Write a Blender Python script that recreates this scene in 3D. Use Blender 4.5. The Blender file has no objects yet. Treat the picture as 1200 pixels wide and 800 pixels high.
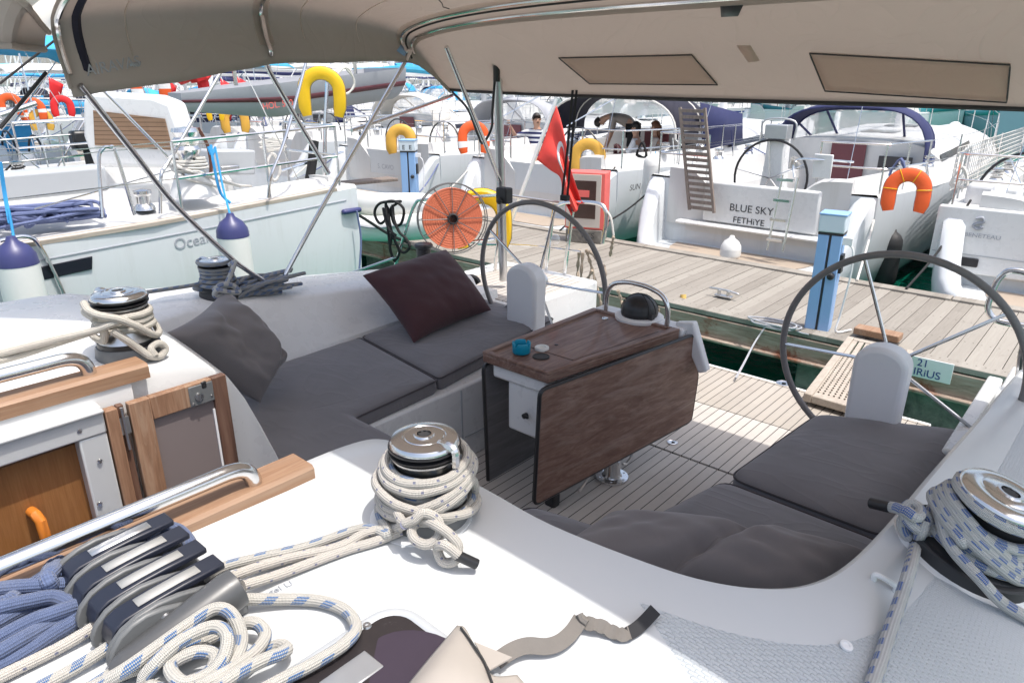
import bpy, math, random
from mathutils import Vector, Matrix, noise as mnoise
random.seed(7)
V = Vector
scene = bpy.context.scene
col = scene.collection
R = math.radians

# ---------------------------------------------------------------- camera
F, HY, VX, CZ = 830.0, 92.0, 1380.0, 2.6
PITCH = math.atan((400 - HY) / F)
YAW = math.atan((VX - 600) / math.hypot(F, 400 - HY))
cam_d = bpy.data.cameras.new('camera'); cam = bpy.data.objects.new('camera', cam_d); col.objects.link(cam)
cam.location = (0, 0, CZ)
cam.rotation_euler = (math.pi / 2 - PITCH, 0, YAW)
cam_d.sensor_width = 36; cam_d.lens = 36 * F / 1200
cam_d.clip_start = 0.05; cam_d.clip_end = 3000
scene.camera = cam
_fh = V((-math.sin(YAW), math.cos(YAW), 0)); _rt = V((math.cos(YAW), math.sin(YAW), 0)); _up = V((0, 0, 1))
_fw = _fh * math.cos(PITCH) - _up * math.sin(PITCH); _uu = _up * math.cos(PITCH) + _fh * math.sin(PITCH)
CAM = V((0, 0, CZ))
def at(px, py, x=None, y=None, z=None):
    """point seen at a photo pixel, on the plane x, y or z = value (survey of the photo)"""
    r = _rt * ((px - 600) / F) - _uu * ((py - 400) / F) + _fw
    if x is not None: k = x / r.x
    elif y is not None: k = y / r.y
    else: k = (z - CZ) / r.z
    return CAM + r * k
def atp(px, py, p0, n):
    r = _rt * ((px - 600) / F) - _uu * ((py - 400) / F) + _fw
    k = (V(p0) - CAM).dot(V(n)) / r.dot(V(n))
    return CAM + r * k

# ---------------------------------------------------------------- mesh builder
def catmull(pts, n=8, closed=False):
    pts = [V(p) for p in pts]
    if len(pts) < 3 and not closed: 
        return [pts[0].lerp(pts[1], i / n) for i in range(n + 1)]
    out = []; N = len(pts)
    rng = range(N) if closed else range(N - 1)
    for i in rng:
        p1, p2 = pts[i], pts[(i + 1) % N]
        p0 = pts[i - 1] if (closed or i > 0) else p1 * 2 - p2
        p3 = pts[(i + 2) % N] if (closed or i < N - 2) else p2 * 2 - p1
        for k in range(n):
            t = k / n; t2 = t * t; t3 = t2 * t
            out.append(0.5 * ((2 * p1) + (p2 - p0) * t + (2 * p0 - 5 * p1 + 4 * p2 - p3) * t2 + (3 * p1 - p0 - 3 * p2 + p3) * t3))
    if not closed: out.append(pts[-1])
    return out
def resample(pts, step):
    out = [pts[0]]; acc = 0
    for a, b in zip(pts, pts[1:]):
        d = (b - a).length
        while acc + d >= step and d > 1e-9:
            t = (step - acc) / d; a = a.lerp(b, t); out.append(a); d = (b - a).length; acc = 0
        acc += d
    if (out[-1] - pts[-1]).length > 1e-4: out.append(pts[-1])
    return out

class MB:
    def __init__(s): s.v = []; s.f = []; s.uv = []; s.mi = []; s.m = 0
    def add(s, vs, fs, uvs=None):
        o = len(s.v); s.v += [V(p) for p in vs]
        for i, f in enumerate(fs):
            s.f.append([o + k for k in f]); s.mi.append(s.m)
            s.uv.append(uvs[i] if uvs else None)
        return s
    def box(s, c, size, M=None):
        x, y, z = [k / 2 for k in size]; c = V(c)
        vs = [V((a, b, d)) for a in (-x, x) for b in (-y, y) for d in (-z, z)]
        if M: vs = [M @ p for p in vs]
        return s.add([p + c for p in vs], [(0, 1, 3, 2), (4, 6, 7, 5), (0, 4, 5, 1), (2, 3, 7, 6), (0, 2, 6, 4), (1, 5, 7, 3)])
    def loft(s, rows, closed=False, cap0=False, cap1=False, uvs=False, wrap=False):
        n = len(rows[0]); vs = [p for r in rows for p in r]; fs = []; us = []
        nr = len(rows)
        for j in range(nr if wrap else nr - 1):
            j2 = (j + 1) % nr
            for i in range(n if closed else n - 1):
                a = j * n + i; b = j * n + (i + 1) % n; c = j2 * n + (i + 1) % n; d = j2 * n + i
                fs.append((a, b, c, d)); us.append([(i / n, j), ((i + 1) / n, j), ((i + 1) / n, j + 1), (i / n, j + 1)])
        if cap0: fs.append(tuple(range(n))[::-1]); us.append([(0, 0)] * n)
        if cap1: fs.append(tuple((nr - 1) * n + i for i in range(n))); us.append([(0, 0)] * n)
        return s.add(vs, fs, us if uvs else None)
    def tube(s, pts, r, seg=8, closed=False, cap=True, flat=None):
        """tube along points; UV u = round 0..1, v = metres along"""
        pts = [V(p) for p in pts]; N = len(pts)
        if N < 2: return s
        ts = []
        for i in range(N):
            a = pts[i - 1] if (i > 0 or closed) else pts[i]; b = pts[(i + 1) % N] if (i < N - 1 or closed) else pts[i]
            t = b - a
            if t.length < 1e-9: t = ts[-1] if ts else V((0, 0, 1))
            ts.append(t.normalized())
        nrm = ts[0].orthogonal().normalized(); vs = []; L = [0]
        for i in range(N):
            if i:
                q = ts[i - 1].rotation_difference(ts[i]); nrm = q @ nrm
                nrm = (nrm - ts[i] * nrm.dot(ts[i])).normalized(); L.append(L[-1] + (pts[i] - pts[i - 1]).length)
            bn = ts[i].cross(nrm); rr = r[i] if isinstance(r, (list, tuple)) else r
            for k in range(seg):
                a = 2 * math.pi * k / seg
                vs.append(pts[i] + (nrm * math.cos(a) + bn * math.sin(a)) * rr)
        fs = []; us = []
        if closed: L.append(L[-1] + (pts[0] - pts[-1]).length)
        for i in range(N if closed else N - 1):
            j = (i + 1) % N
            for k in range(seg):
                k2 = (k + 1) % seg
                fs.append((i * seg + k, i * seg + k2, j * seg + k2, j * seg + k))
                us.append([(k / seg, L[i]), ((k + 1) / seg, L[i]), ((k + 1) / seg, L[i + 1]), (k / seg, L[i + 1])])
        if cap and not closed:
            fs.append(tuple(range(seg))[::-1]); us.append([(0, 0)] * seg)
            fs.append(tuple((N - 1) * seg + k for k in range(seg))); us.append([(0, L[-1])] * seg)
        return s.add(vs, fs, us)
    def rod(s, a, b, r, seg=8): return s.tube([a, b], r, seg)
    def lathe(s, prof, c=(0, 0, 0), axis=(0, 0, 1), seg=24):
        ax = V(axis).normalized(); u = ax.orthogonal().normalized(); w = ax.cross(u); c = V(c); rows = []
        for (r, z) in prof:
            r = max(r, 1e-4)
            rows.append([c + ax * z + (u * math.cos(2 * math.pi * k / seg) + w * math.sin(2 * math.pi * k / seg)) * r for k in range(seg)])
        return s.loft(rows, closed=True, cap0=prof[0][0] > 1e-3, cap1=prof[-1][0] > 1e-3, uvs=True)
    def prism(s, poly, d):
        """poly: list of 3-D points, extruded by vector d"""
        n = len(poly); d = V(d); vs = [V(p) for p in poly] + [V(p) + d for p in poly]
        fs = [tuple(range(n))[::-1], tuple(range(n, 2 * n))] + [(i, (i + 1) % n, n + (i + 1) % n, n + i) for i in range(n)]
        return s.add(vs, fs)
    def strip(s, pts, w, side, t=0.002):
        """flat band along pts, width along vectors side"""
        rows = []
        N = len(pts)
        for i, p in enumerate(pts):
            p = V(p); sd = V(side[i]) if isinstance(side, list) else V(side)
            tg = (V(pts[min(i + 1, N - 1)]) - V(pts[max(i - 1, 0)])).normalized()
            nn = sd.cross(tg).normalized() * t / 2; sd = sd.normalized() * w / 2
            rows.append([p - sd - nn, p + sd - nn, p + sd + nn, p - sd + nn])
        return s.loft(rows, closed=True, cap0=True, cap1=True)
    def xf(s, M, start=0):
        for i in range(start, len(s.v)): s.v[i] = M @ s.v[i]
        return s
    def build(s, name, mats, parent=None, world=True, bevel=0, bseg=2, smooth=38, subsurf=0, solid=0, kind=None, recalc=True, bang=30):
        me = bpy.data.meshes.new(name)
        vs = s.v
        if parent is not None and world:
            Mi = XF[parent.name].inverted(); vs = [Mi @ p for p in vs]
        me.from_pydata([tuple(p) for p in vs], [], s.f)
        if any(u for u in s.uv):
            uvl = me.uv_layers.new(name='UVMap'); li = 0
            for f, u in zip(s.f, s.uv):
                for k in range(len(f)):
                    if u: uvl.data[li].uv = u[k]
                    li += 1
        if not isinstance(mats, (list, tuple)): mats = [mats]
        for m in mats: me.materials.append(m)
        if len(mats) > 1: me.polygons.foreach_set('material_index', s.mi)
        if recalc:
            import bmesh
            bm = bmesh.new(); bm.from_mesh(me); bmesh.ops.recalc_face_normals(bm, faces=bm.faces); bm.to_mesh(me); bm.free()
        if smooth:
            me.polygons.foreach_set('use_smooth', [True] * len(me.polygons)); me.set_sharp_from_angle(angle=R(smooth))
        me.update()
        o = bpy.data.objects.new(name, me); col.objects.link(o)
        if parent is not None: o.parent = parent; XF[o.name] = XF[parent.name]
        else: XF[o.name] = Matrix.Identity(4)
        if bevel:
            b = o.modifiers.new('b', 'BEVEL'); b.width = bevel; b.segments = bseg; b.limit_method = 'ANGLE'; b.angle_limit = R(bang); b.harden_normals = False
        if subsurf:
            b = o.modifiers.new('s', 'SUBSURF'); b.levels = b.render_levels = subsurf
        if solid:
            b = o.modifiers.new('t', 'SOLIDIFY'); b.thickness = solid; b.offset = 0
        if kind: o['kind'] = kind
        return o
XF = {}
def split_build(mb, name, m, parent, world=True, **k):
    # one part per loose piece of the builder
    par = list(range(len(mb.v)))
    def fd(a):
        while par[a] != a: par[a] = par[par[a]]; a = par[a]
        return a
    for f in mb.f:
        for q in f[1:]: par[fd(q)] = fd(f[0])
    gr = {}
    for i, f in enumerate(mb.f): gr.setdefault(fd(f[0]), []).append(i)
    out = []
    for g in gr.values():
        m2 = MB(); ix = {}
        for i in g:
            for q in mb.f[i]:
                if q not in ix: ix[q] = len(ix); m2.v.append(mb.v[q])
        for i in g: m2.f.append([ix[q] for q in mb.f[i]]); m2.mi.append(0); m2.uv.append(mb.uv[i])
        out.append(m2.build(name, m, parent, world=world, **k))
    return out
def tag(o, label=None, cat=None, group=None, kind=None):
    if label: o['label'] = label
    if cat: o['category'] = cat
    if group: o['group'] = group
    if kind: o['kind'] = kind
    return o
def thing(name, label, cat, loc=(0, 0, 0), rotz=0, group=None, kind=None):
    o = bpy.data.objects.new(name, None); col.objects.link(o); o.empty_display_size = 0.1
    o.location = loc; o.rotation_euler = (0, 0, rotz)
    XF[o.name] = Matrix.Translation(loc) @ Matrix.Rotation(rotz, 4, 'Z')
    return tag(o, label, cat, group, kind)
def copy_tree(o, parent=None):
    c = o.copy(); col.objects.link(c); c.parent = parent
    for ch in o.children: copy_tree(ch, c)
    return c
def text(name, body, size, loc, xdir, updir, m, parent=None, extrude=0.0006, align='CENTER', shear=0.0, sx=1.0, label=None):
    cu = bpy.data.curves.new(name, 'FONT'); cu.body = body; cu.size = size; cu.extrude = extrude; cu.align_x = align; cu.shear = shear
    cu.align_y = 'CENTER'
    o = bpy.data.objects.new(name, cu)
    col.objects.link(o)
    x = V(xdir).normalized(); n = x.cross(V(updir)).normalized(); y = n.cross(x)
    M = Matrix((x * sx, y, n)).transposed().to_4x4(); M.translation = V(loc)
    cu.materials.append(m)
    # turned into a mesh so that it is plain geometry
    dg = bpy.context.evaluated_depsgraph_get(); me = bpy.data.meshes.new_from_object(o.evaluated_get(dg))
    bpy.data.objects.remove(o)
    me.transform(M)
    if parent is not None: me.transform(XF[parent.name].inverted())
    me.name = name
    o = bpy.data.objects.new(name, me); col.objects.link(o)
    if not me.materials: me.materials.append(m)
    if parent is not None: o.parent = parent
    XF[o.name] = XF[parent.name] if parent is not None else Matrix.Identity(4)
    return o

# ---------------------------------------------------------------- materials
class NT:
    def __init__(s, name):
        s.m = bpy.data.materials.new(name); s.m.use_nodes = True; s.t = s.m.node_tree
        s.b = s.t.nodes['Principled BSDF']
    def n(s, ty, **kw):
        nd = s.t.nodes.new(ty)
        for k, v in kw.items(): setattr(nd, k, v)
        return nd
    def l(s, a, b): s.t.links.new(a, b)
    def val(s, sock, v):
        if hasattr(v, 'is_output') or isinstance(v, bpy.types.NodeSocket): s.l(v, sock)
        else: sock.default_value = v
    def math(s, op, a, b=0.0, c=None, clamp=False):
        nd = s.n('ShaderNodeMath', operation=op, use_clamp=clamp); s.val(nd.inputs[0], a); s.val(nd.inputs[1], b)
        if c is not None: s.val(nd.inputs[2], c)
        return nd.outputs[0]
    def mix(s, f, a, b, blend='MIX'):
        nd = s.n('ShaderNodeMix', data_type='RGBA', blend_type=blend); s.val(nd.inputs[0], f)
        s.val(nd.inputs[6], c4(a)); s.val(nd.inputs[7], c4(b)); return nd.outputs[2]
    def coords(s, kind='Object', scale=(1, 1, 1), rot=(0, 0, 0)):
        tc = s.n('ShaderNodeTexCoord'); mp = s.n('ShaderNodeMapping'); s.l(tc.outputs[kind], mp.inputs[0])
        mp.inputs['Scale'].default_value = scale; mp.inputs['Rotation'].default_value = rot; return mp.outputs[0]
    def noise(s, vec, scale, detail=4, rough=0.55, dist=0.0):
        nd = s.n('ShaderNodeTexNoise'); s.l(vec, nd.inputs['Vector']); nd.inputs['Scale'].default_value = scale
        nd.inputs['Detail'].default_value = detail; nd.inputs['Roughness'].default_value = rough; nd.inputs['Distortion'].default_value = dist
        return nd.outputs['Fac']
    def ramp(s, f, stops):
        nd = s.n('ShaderNodeValToRGB'); s.l(f, nd.inputs[0]); e = nd.color_ramp.elements
        while len(e) < len(stops): e.new(0.5)
        for k, (p, c) in enumerate(stops): e[k].position = p; e[k].color = c4(c)
        return nd.outputs[0]
    def bump(s, h, strength=0.3, dist=0.01, prev=None):
        nd = s.n('ShaderNodeBump'); s.l(h, nd.inputs['Height']); nd.inputs['Strength'].default_value = strength; nd.inputs['Distance'].default_value = dist
        if prev: s.l(prev, nd.inputs['Normal'])
        return nd.outputs[0]
    def out(s, col=None, rough=None, metal=None, normal=None, spec=None, **kw):
        b = s.b
        if col is not None: s.val(b.inputs['Base Color'], c4(col))
        if rough is not None: s.val(b.inputs['Roughness'], rough)
        if metal is not None: s.val(b.inputs['Metallic'], metal)
        if normal is not None: s.l(normal, b.inputs['Normal'])
        if spec is not None: b.inputs['Specular IOR Level'].default_value = spec
        for k, v in kw.items(): s.val(b.inputs[k.replace('_', ' ')], v)
        return s.m
def c4(c):
    if isinstance(c, bpy.types.NodeSocket): return c
    if isinstance(c, (int, float)): return (c, c, c, 1)
    return tuple(c) + ((1,) if len(c) == 3 else ())
def lin(*rgb):
    return tuple((x / 255 / 12.92 if x / 255 <= 0.04045 else ((x / 255 + 0.055) / 1.055) ** 2.4) for x in rgb)
def basic(name, c, rough=0.5, metal=0.0, var=0.12, vs=6.0, bump=0.0, bs=60.0, bd=0.002, rvar=0.1, spec=None, **kw):
    t = NT(name); co = t.coords()
    n = t.noise(co, vs, 5, 0.6); n2 = t.noise(co, vs * 7, 3, 0.6)
    f = t.math('ADD', t.math('MULTIPLY', n, 0.65), t.math('MULTIPLY', n2, 0.35))
    cc = t.mix(f, tuple(max(0, x * (1 - var)) for x in c), tuple(min(1, x * (1 + var)) for x in c))
    rr = t.math('ADD', rough - rvar / 2, t.math('MULTIPLY', n2, rvar), clamp=True)
    nm = t.bump(t.noise(co, bs, 4, 0.6), bump, bd) if bump else None
    return t.out(cc, rr, metal, nm, spec, **kw)
M = {}
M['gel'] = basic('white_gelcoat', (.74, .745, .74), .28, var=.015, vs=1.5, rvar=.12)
def weathered(name, c, rough):
    t = NT(name); co = t.coords(); n = t.noise(co, 1.1, 6, .65); st = t.noise(t.coords(scale=(5, 5, .6)), 1.6, 6, .7, .4); d = t.noise(co, 7, 6, .75)
    cc = t.mix(n, tuple(x * .93 for x in c), tuple(min(1, x * 1.04) for x in c))
    cc = t.mix(t.math('MULTIPLY', t.ramp(st, [(.52, (0, 0, 0)), (.78, (1, 1, 1))]), .35), cc, tuple(x * k for x, k in zip(c, (.70, .69, .64))))
    cc = t.mix(t.math('MULTIPLY', t.ramp(d, [(.6, (0, 0, 0)), (.74, (1, 1, 1))]), .22), cc, tuple(x * k for x, k in zip(c, (.62, .58, .50))))
    return t.out(cc, t.math('ADD', rough - .06, t.math('MULTIPLY', d, .16)), 0)
M['gel2'] = weathered('hull_gelcoat', (.64, .67, .69), .2)
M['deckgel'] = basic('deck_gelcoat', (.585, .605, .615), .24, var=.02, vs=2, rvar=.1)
M['gelbg'] = weathered('weathered_deck_gelcoat', (.63, .63, .62), .32)
M['greygel'] = basic('grey_gelcoat', (.42, .44, .46), .4, var=.05)
M['steel'] = basic('stainless_steel', (.72, .72, .72), .17, 1.0, var=.06, vs=14, rvar=.14)
M['brushed'] = basic('brushed_steel', (.62, .62, .62), .33, 1.0, var=.1, vs=20, rvar=.2)
M['alu'] = basic('grey_alloy', (.55, .56, .57), .42, .85, var=.06)
M['frame_grey'] = basic('anodised_frame', (.60, .61, .61), .4, .25, var=.05)
M['black'] = basic('black_plastic', (.018, .018, .02), .38, var=.25, vs=20)
M['navyblk'] = basic('dark_lever_plastic', (.014, .017, .03), .36, var=.3, vs=20)
M['rubber'] = basic('dark_rubber', (.03, .03, .032), .6, var=.3)
M['clutchgrey'] = basic('grey_composite', (.135, .14, .142), .42, var=.1, vs=25, bump=.06, bs=160)
M['clutchdark'] = basic('dark_grey_composite', (.075, .077, .08), .36, var=.12, vs=25)
M['rimgrey'] = basic('wheel_leather', (.19, .18, .18), .5, var=.2, vs=25, bump=.15, bs=300)
M['podgrey'] = basic('pedestal_gelcoat', (.76, .77, .79), .35, var=.04, vs=4)
M['orange'] = basic('orange_vinyl', (.78, .11, .018), .5, var=.12, vs=9, bump=.2, bs=14, bd=.006)
M['yellow'] = basic('yellow_vinyl', (.85, .52, .01), .45, var=.1, vs=9, bump=.2, bs=14, bd=.006)
M['ochre'] = basic('faded_yellow_vinyl', (.72, .40, .06), .55, var=.12, vs=9, bump=.2, bs=14, bd=.006)
M['coral'] = basic('orange_webbing', (.68, .19, .10), .55, var=.1, vs=9)
M['red'] = basic('red_cloth', (.72, .02, .025), .65, var=.1, vs=4)
M['flagred'] = basic('flag_cloth', (.76, .06, .045), .7, var=.08, vs=6, bump=.15, bs=18, bd=.01)
M['white'] = basic('white_paint', (.80, .80, .80), .45, var=.03)
M['blue'] = basic('pedestal_blue', (.26, .44, .72), .42, var=.06, vs=5)
M['paleblue'] = basic('pedestal_pale', (.62, .70, .76), .45, var=.05, vs=5)
M['navy'] = basic('navy_canvas', (.022, .028, .10), .8, var=.15, vs=8, bump=.15, bs=12, bd=.01)
M['navydark'] = basic('dark_navy_canvas', (.012, .012, .028), .8, var=.15, vs=8)
M['sky_canvas'] = basic('sky_blue_canvas', (.05, .36, .68), .75, var=.1, vs=4, bump=.15, bs=8, bd=.01)
M['teal_canvas'] = basic('teal_canvas', (.04, .30, .46), .75, var=.1, vs=4)
M['pale_canvas'] = basic('cream_canvas', (.66, .64, .60), .85, var=.05, vs=5)
M['covergrey'] = basic('grey_cover', (.38, .39, .42), .8, var=.1, vs=5, bump=.2, bs=9, bd=.01)
M['pinkred'] = basic('faded_red_paint', (.78, .14, .12), .5, var=.08)
M['fend'] = basic('fender_vinyl', (.76, .76, .73), .42, var=.06, vs=6)
M['fendblue'] = basic('fender_blue', (.042, .046, .15), .4, var=.1)
M['letter'] = basic('dark_lettering', (.03, .03, .035), .4, var=.1)
M['lettergrey'] = basic('grey_lettering', (.34, .36, .40), .4, var=.1)
M['letterblue'] = basic('navy_lettering', (.03, .05, .25), .4, var=.1)
M['winglass'] = basic('dark_window', (.012, .012, .02), .06, var=.2)
M['maroon'] = basic('maroon_stripe', (.13, .035, .045), .5, var=.1)
M['ashtray'] = basic('turquoise_silicone', (.0, .27, .42), .45, var=.06, vs=20)
M['skin'] = basic('skin', (.50, .29, .20), .55, var=.06)
M['hair'] = basic('dark_hair', (.018, .012, .01), .5, var=.3, vs=40)
M['hairbrown'] = basic('brown_hair', (.14, .055, .025), .5, var=.3, vs=40)
M['shirtgrey'] = basic('grey_tshirt', (.33, .29, .26), .85, var=.08)
M['blackcloth'] = basic('black_cloth', (.012, .012, .014), .85, var=.2)
M['whitecloth'] = basic('white_cloth', (.75, .75, .75), .85, var=.05)
M['beigecloth'] = basic('beige_cloth', (.55, .48, .42), .85, var=.05)
M['greencan'] = basic('teal_hull', (.05, .30, .33), .4, var=.06)
M['paleteal'] = basic('pale_green_hull', (.48, .62, .62), .4, var=.06)
M['bluehull'] = basic('blue_grey_hull', (.22, .33, .40), .4, var=.06)
M['antifoul'] = basic('antifouling', (.02, .05, .10), .6, var=.2)
M['antigreen'] = basic('green_boot', (.015, .06, .05), .6, var=.2)
M['amber'] = basic('amber_knob', (.62, .20, .03), .25, var=.08, vs=30)
M['handset'] = basic('yellow_handset', (.62, .42, .12), .6, var=.2)
M['branch'] = basic('weathered_rope_fibre', (.34, .28, .22), .9, var=.4, vs=30, bump=.8, bs=70, bd=.006)
M['whiterope_m'] = basic('white_line', (.62, .60, .56), .85, var=.1, vs=60)
M['skyrope'] = basic('sky_blue_line', (.04, .30, .62), .85, var=.2, vs=60)
M['bluerope'] = basic('slate_blue_line', (.13, .16, .30), .85, var=.2, vs=60)
M['blackrope'] = basic('black_line', (.012, .012, .013), .8, var=.4, vs=90, bump=.6, bs=250, bd=.003)
M['brownhose'] = basic('brown_hose', (.10, .035, .02), .5, var=.2)
M['strap'] = basic('grey_webbing', (.17, .155, .14), .85, var=.2, vs=40, bump=.5, bs=500, bd=.001)
M['strapdark'] = basic('black_webbing', (.025, .025, .028), .85, var=.2)
M['vinylbeige'] = basic('beige_canvas', (.37, .335, .30), .8, var=.07, vs=10, bump=.12, bs=500, bd=.0006)
M['cabglass'] = basic('cabinet_glass', (.075, .038, .032), .12, var=.5, vs=9)
M['labelwhite'] = basic('worn_label', (.36, .36, .345), .5, var=.1, vs=60)
M['panelmauve'] = basic('mauve_panel', (.20, .165, .16), .35, var=.05)
M['reflectpurple'] = basic('hatch_painted_reflection', (.046, .036, .052), .12, var=.15)

def nonskid():
    t = NT('nonskid_gelcoat'); co = t.coords()
    ck = t.n('ShaderNodeTexBrick'); t.l(co, ck.inputs[0]); ck.offset = .5
    ck.inputs['Scale'].default_value = 1; ck.inputs['Brick Width'].default_value = .017; ck.inputs['Row Height'].default_value = .0075
    ck.inputs['Mortar Size'].default_value = .0016; ck.inputs['Mortar Smooth'].default_value = .8
    n = t.noise(co, 3, 5); n2 = t.noise(co, 40, 3)
    c = t.mix(n, (.46, .50, .53), (.52, .555, .58)); c = t.mix(t.math('MULTIPLY', n2, .35), c, (.43, .46, .48))
    h = t.math('SUBTRACT', 1.0, ck.outputs['Fac'])
    c = t.mix(t.math('MULTIPLY', h, .5), t.mix(.5, c, (.62, .66, .69)), c)
    return t.out(c, .42, 0, t.bump(h, .9, .0018))
M['nonskid'] = nonskid()

def teak(name, axis='x', w=.055, c0=(.30, .235, .175), c1=(.42, .34, .26), caulk=(.025, .023, .022), cw=.10, rot=0.0, rough=.62, grey=.25, spots=.25):
    t = NT(name); co = t.coords(rot=(0, 0, rot)); sp = t.n('ShaderNodeSeparateXYZ'); t.l(co, sp.inputs[0])
    a, b = (sp.outputs[0], sp.outputs[1]) if axis == 'x' else (sp.outputs[1], sp.outputs[0])
    if axis == 'z': a, b = sp.outputs[2], sp.outputs[1]
    q = t.math('DIVIDE', a, w); idx = t.math('FLOOR', q); fr = t.math('FRACT', q)
    wn = t.n('ShaderNodeTexWhiteNoise', noise_dimensions='2D'); cx = t.n('ShaderNodeCombineXYZ'); t.l(idx, cx.inputs[0])
    seg = t.math('FLOOR', t.math('DIVIDE', t.math('ADD', b, t.math('MULTIPLY', t.math('FRACT', t.math('MULTIPLY', idx, .377)), 2.0)), 1.7)); t.l(seg, cx.inputs[1])
    t.l(cx.outputs[0], wn.inputs['Vector'])
    sc = (60, 3, 60) if axis == 'x' else (3, 60, 60)
    if axis == 'z': sc = (3, 3, 60)
    g = t.noise(t.coords(scale=sc, rot=(0, 0, rot)), 1.2, 6, .65, .6)
    big = t.noise(co, 2.3, 5, .6)
    f = t.math('ADD', t.math('MULTIPLY', wn.outputs['Value'], .45), t.math('MULTIPLY', g, .55))
    c = t.mix(f, c0, c1); gm = sum(c1) / 3
    c = t.mix(t.math('MULTIPLY', big, grey * 2, clamp=True), c, (gm, gm * .96, gm * .92))
    st = t.ramp(t.noise(co, 9, 6, .7), [(.52, (0, 0, 0)), (.72, (1, 1, 1))]); c = t.mix(t.math('MULTIPLY', st, spots), c, tuple(x * .45 for x in c0))
    k = t.math('LESS_THAN', fr, cw)
    c2 = t.mix(k, c, caulk); h = t.math('ADD', t.math('MULTIPLY', t.math('SUBTRACT', 1, k), .8), t.math('MULTIPLY', g, .3))
    return t.out(c2, rough, 0, t.bump(h, .35, .002), .3)
M['sole'] = teak('cockpit_teak', 'x', .052, (.43, .39, .345), (.58, .53, .47), cw=.085, grey=.4, spots=.15)
M['solelight'] = teak('platform_teak', 'x', .052, (.33, .285, .235), (.46, .41, .345), cw=.085, grey=.3, spots=.15)
M['slats'] = teak('slat_teak', 'z', .045, (.24, .14, .075), (.36, .22, .13), caulk=(.09, .05, .03), cw=.14, grey=.15)
M['toerail'] = teak('toe_rail_teak', 'y', 1.6, (.33, .25, .18), (.46, .37, .28), cw=.004, grey=.25)
M['seatteak'] = teak('seat_teak', 'y', .06, (.34, .25, .18), (.45, .35, .26), cw=.1)

def wood(name, c0, c1, c2, sc=(3, 30, 30), rough=.4, ring=6, coat=0.0, bump=.12, wear=None, wearc=None):
    t = NT(name); co = t.coords(scale=sc); base = t.coords()
    g = t.noise(co, 1.0, 7, .65, 1.2); g2 = t.noise(co, 4.0, 4, .6, .4); big = t.noise(base, ring, 4, .6)
    f = t.math('ADD', t.math('MULTIPLY', g, .6), t.math('ADD', t.math('MULTIPLY', g2, .25), t.math('MULTIPLY', big, .15)))
    c = t.ramp(f, [(.3, c0), (.5, c1), (.72, c2)])
    if wear:
        wv = t.ramp(t.noise(t.coords(scale=tuple(.25 * q for q in sc)), 1.6, 7, .72, .8), [(.5, (0, 0, 0)), (.68, (1, 1, 1))]); c = t.mix(t.math('MULTIPLY', wv, wear), c, wearc)
    return t.out(c, rough, 0, t.bump(f, bump, .003), .35, Coat_Weight=coat)
M['mahog'] = wood('weathered_table_wood', (.095, .045, .033), (.19, .110, .083), (.33, .225, .18), sc=(28, 2.2, 28), rough=.5, wear=.55, wearc=(.36, .275, .235), bump=.25, coat=.12)
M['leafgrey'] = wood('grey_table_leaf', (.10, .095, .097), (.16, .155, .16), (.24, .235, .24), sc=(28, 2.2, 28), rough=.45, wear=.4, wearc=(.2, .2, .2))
M['trimteak'] = wood('varnish_teak', (.20, .105, .058), (.30, .175, .105), (.41, .27, .175), sc=(45, 2.5, 45), rough=.5, wear=.5, wearc=(.40, .30, .22))
M['doorteak'] = wood('weathered_door_teak', (.15, .075, .042), (.27, .15, .09), (.40, .25, .16), sc=(40, 40, 3), rough=.55, wear=.6, wearc=(.47, .35, .25))
M['doorteakdark'] = wood('dark_door_teak', (.075, .035, .024), (.13, .068, .046), (.20, .115, .08), sc=(40, 40, 3), rough=.55, wear=.3, wearc=(.24, .15, .11))
M['oak'] = wood('oak_veneer', (.19, .080, .026), (.26, .115, .040), (.33, .16, .06), sc=(90, 90, 4), rough=.32, bump=.06)
M['oldplank'] = wood('old_grey_wood', (.12, .095, .08), (.22, .18, .155), (.32, .27, .235), sc=(30, 30, 4), rough=.8)

def fabric(name, c, rough=.88, wr=.5, ws=5, weave=900, var=.18, sheen=.25, stretch=(1, 1, 1), sc=(1.0, 1.0, 1.0), crease=.10):
    t = NT(name); co = t.coords(); cs = t.coords(scale=stretch)
    n = t.noise(co, 4, 5, .6); w0 = t.noise(cs, ws * .55, 2, .5, 1.6); cr_ = t.math('POWER', t.math('SUBTRACT', 1.0, t.math('ABSOLUTE', t.math('SUBTRACT', t.math('MULTIPLY', t.noise(cs, ws * .9, 1, .4, 2.2), 2.0), 1.0))), 9.0); w = t.math('ADD', t.math('MULTIPLY', w0, .8), t.math('MULTIPLY', cr_, crease)); wv = t.n('ShaderNodeTexWave'); t.l(t.coords(scale=(1, 1, 1)), wv.inputs[0]); wv.inputs['Scale'].default_value = weave / 10
    cl = t.mix(n, tuple(x * (1 - var) for x in c), tuple(x * (1 + var) for x in c))
    fl = t.ramp(t.noise(co, 60, 5, .7), [(.62, (0, 0, 0)), (.8, (1, 1, 1))]); cl = t.mix(t.math('MULTIPLY', fl, .12), cl, tuple(min(1, x * 2.2 + .03) for x in c))
    b1 = t.bump(w, wr, .03); b2 = t.bump(t.noise(co, weave, 2), .25, .0008, b1)
    return t.out(cl, rough, 0, b2, .25, Sheen_Weight=sheen, Sheen_Roughness=.5)
M['cush'] = fabric('charcoal_seat_fabric', (.172, .165, .174), wr=.34, ws=2.2, stretch=(1, 2.0, 1), crease=.14)
M['cushside'] = fabric('dark_piping_fabric', (.055, .048, .052), wr=.2)
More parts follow.
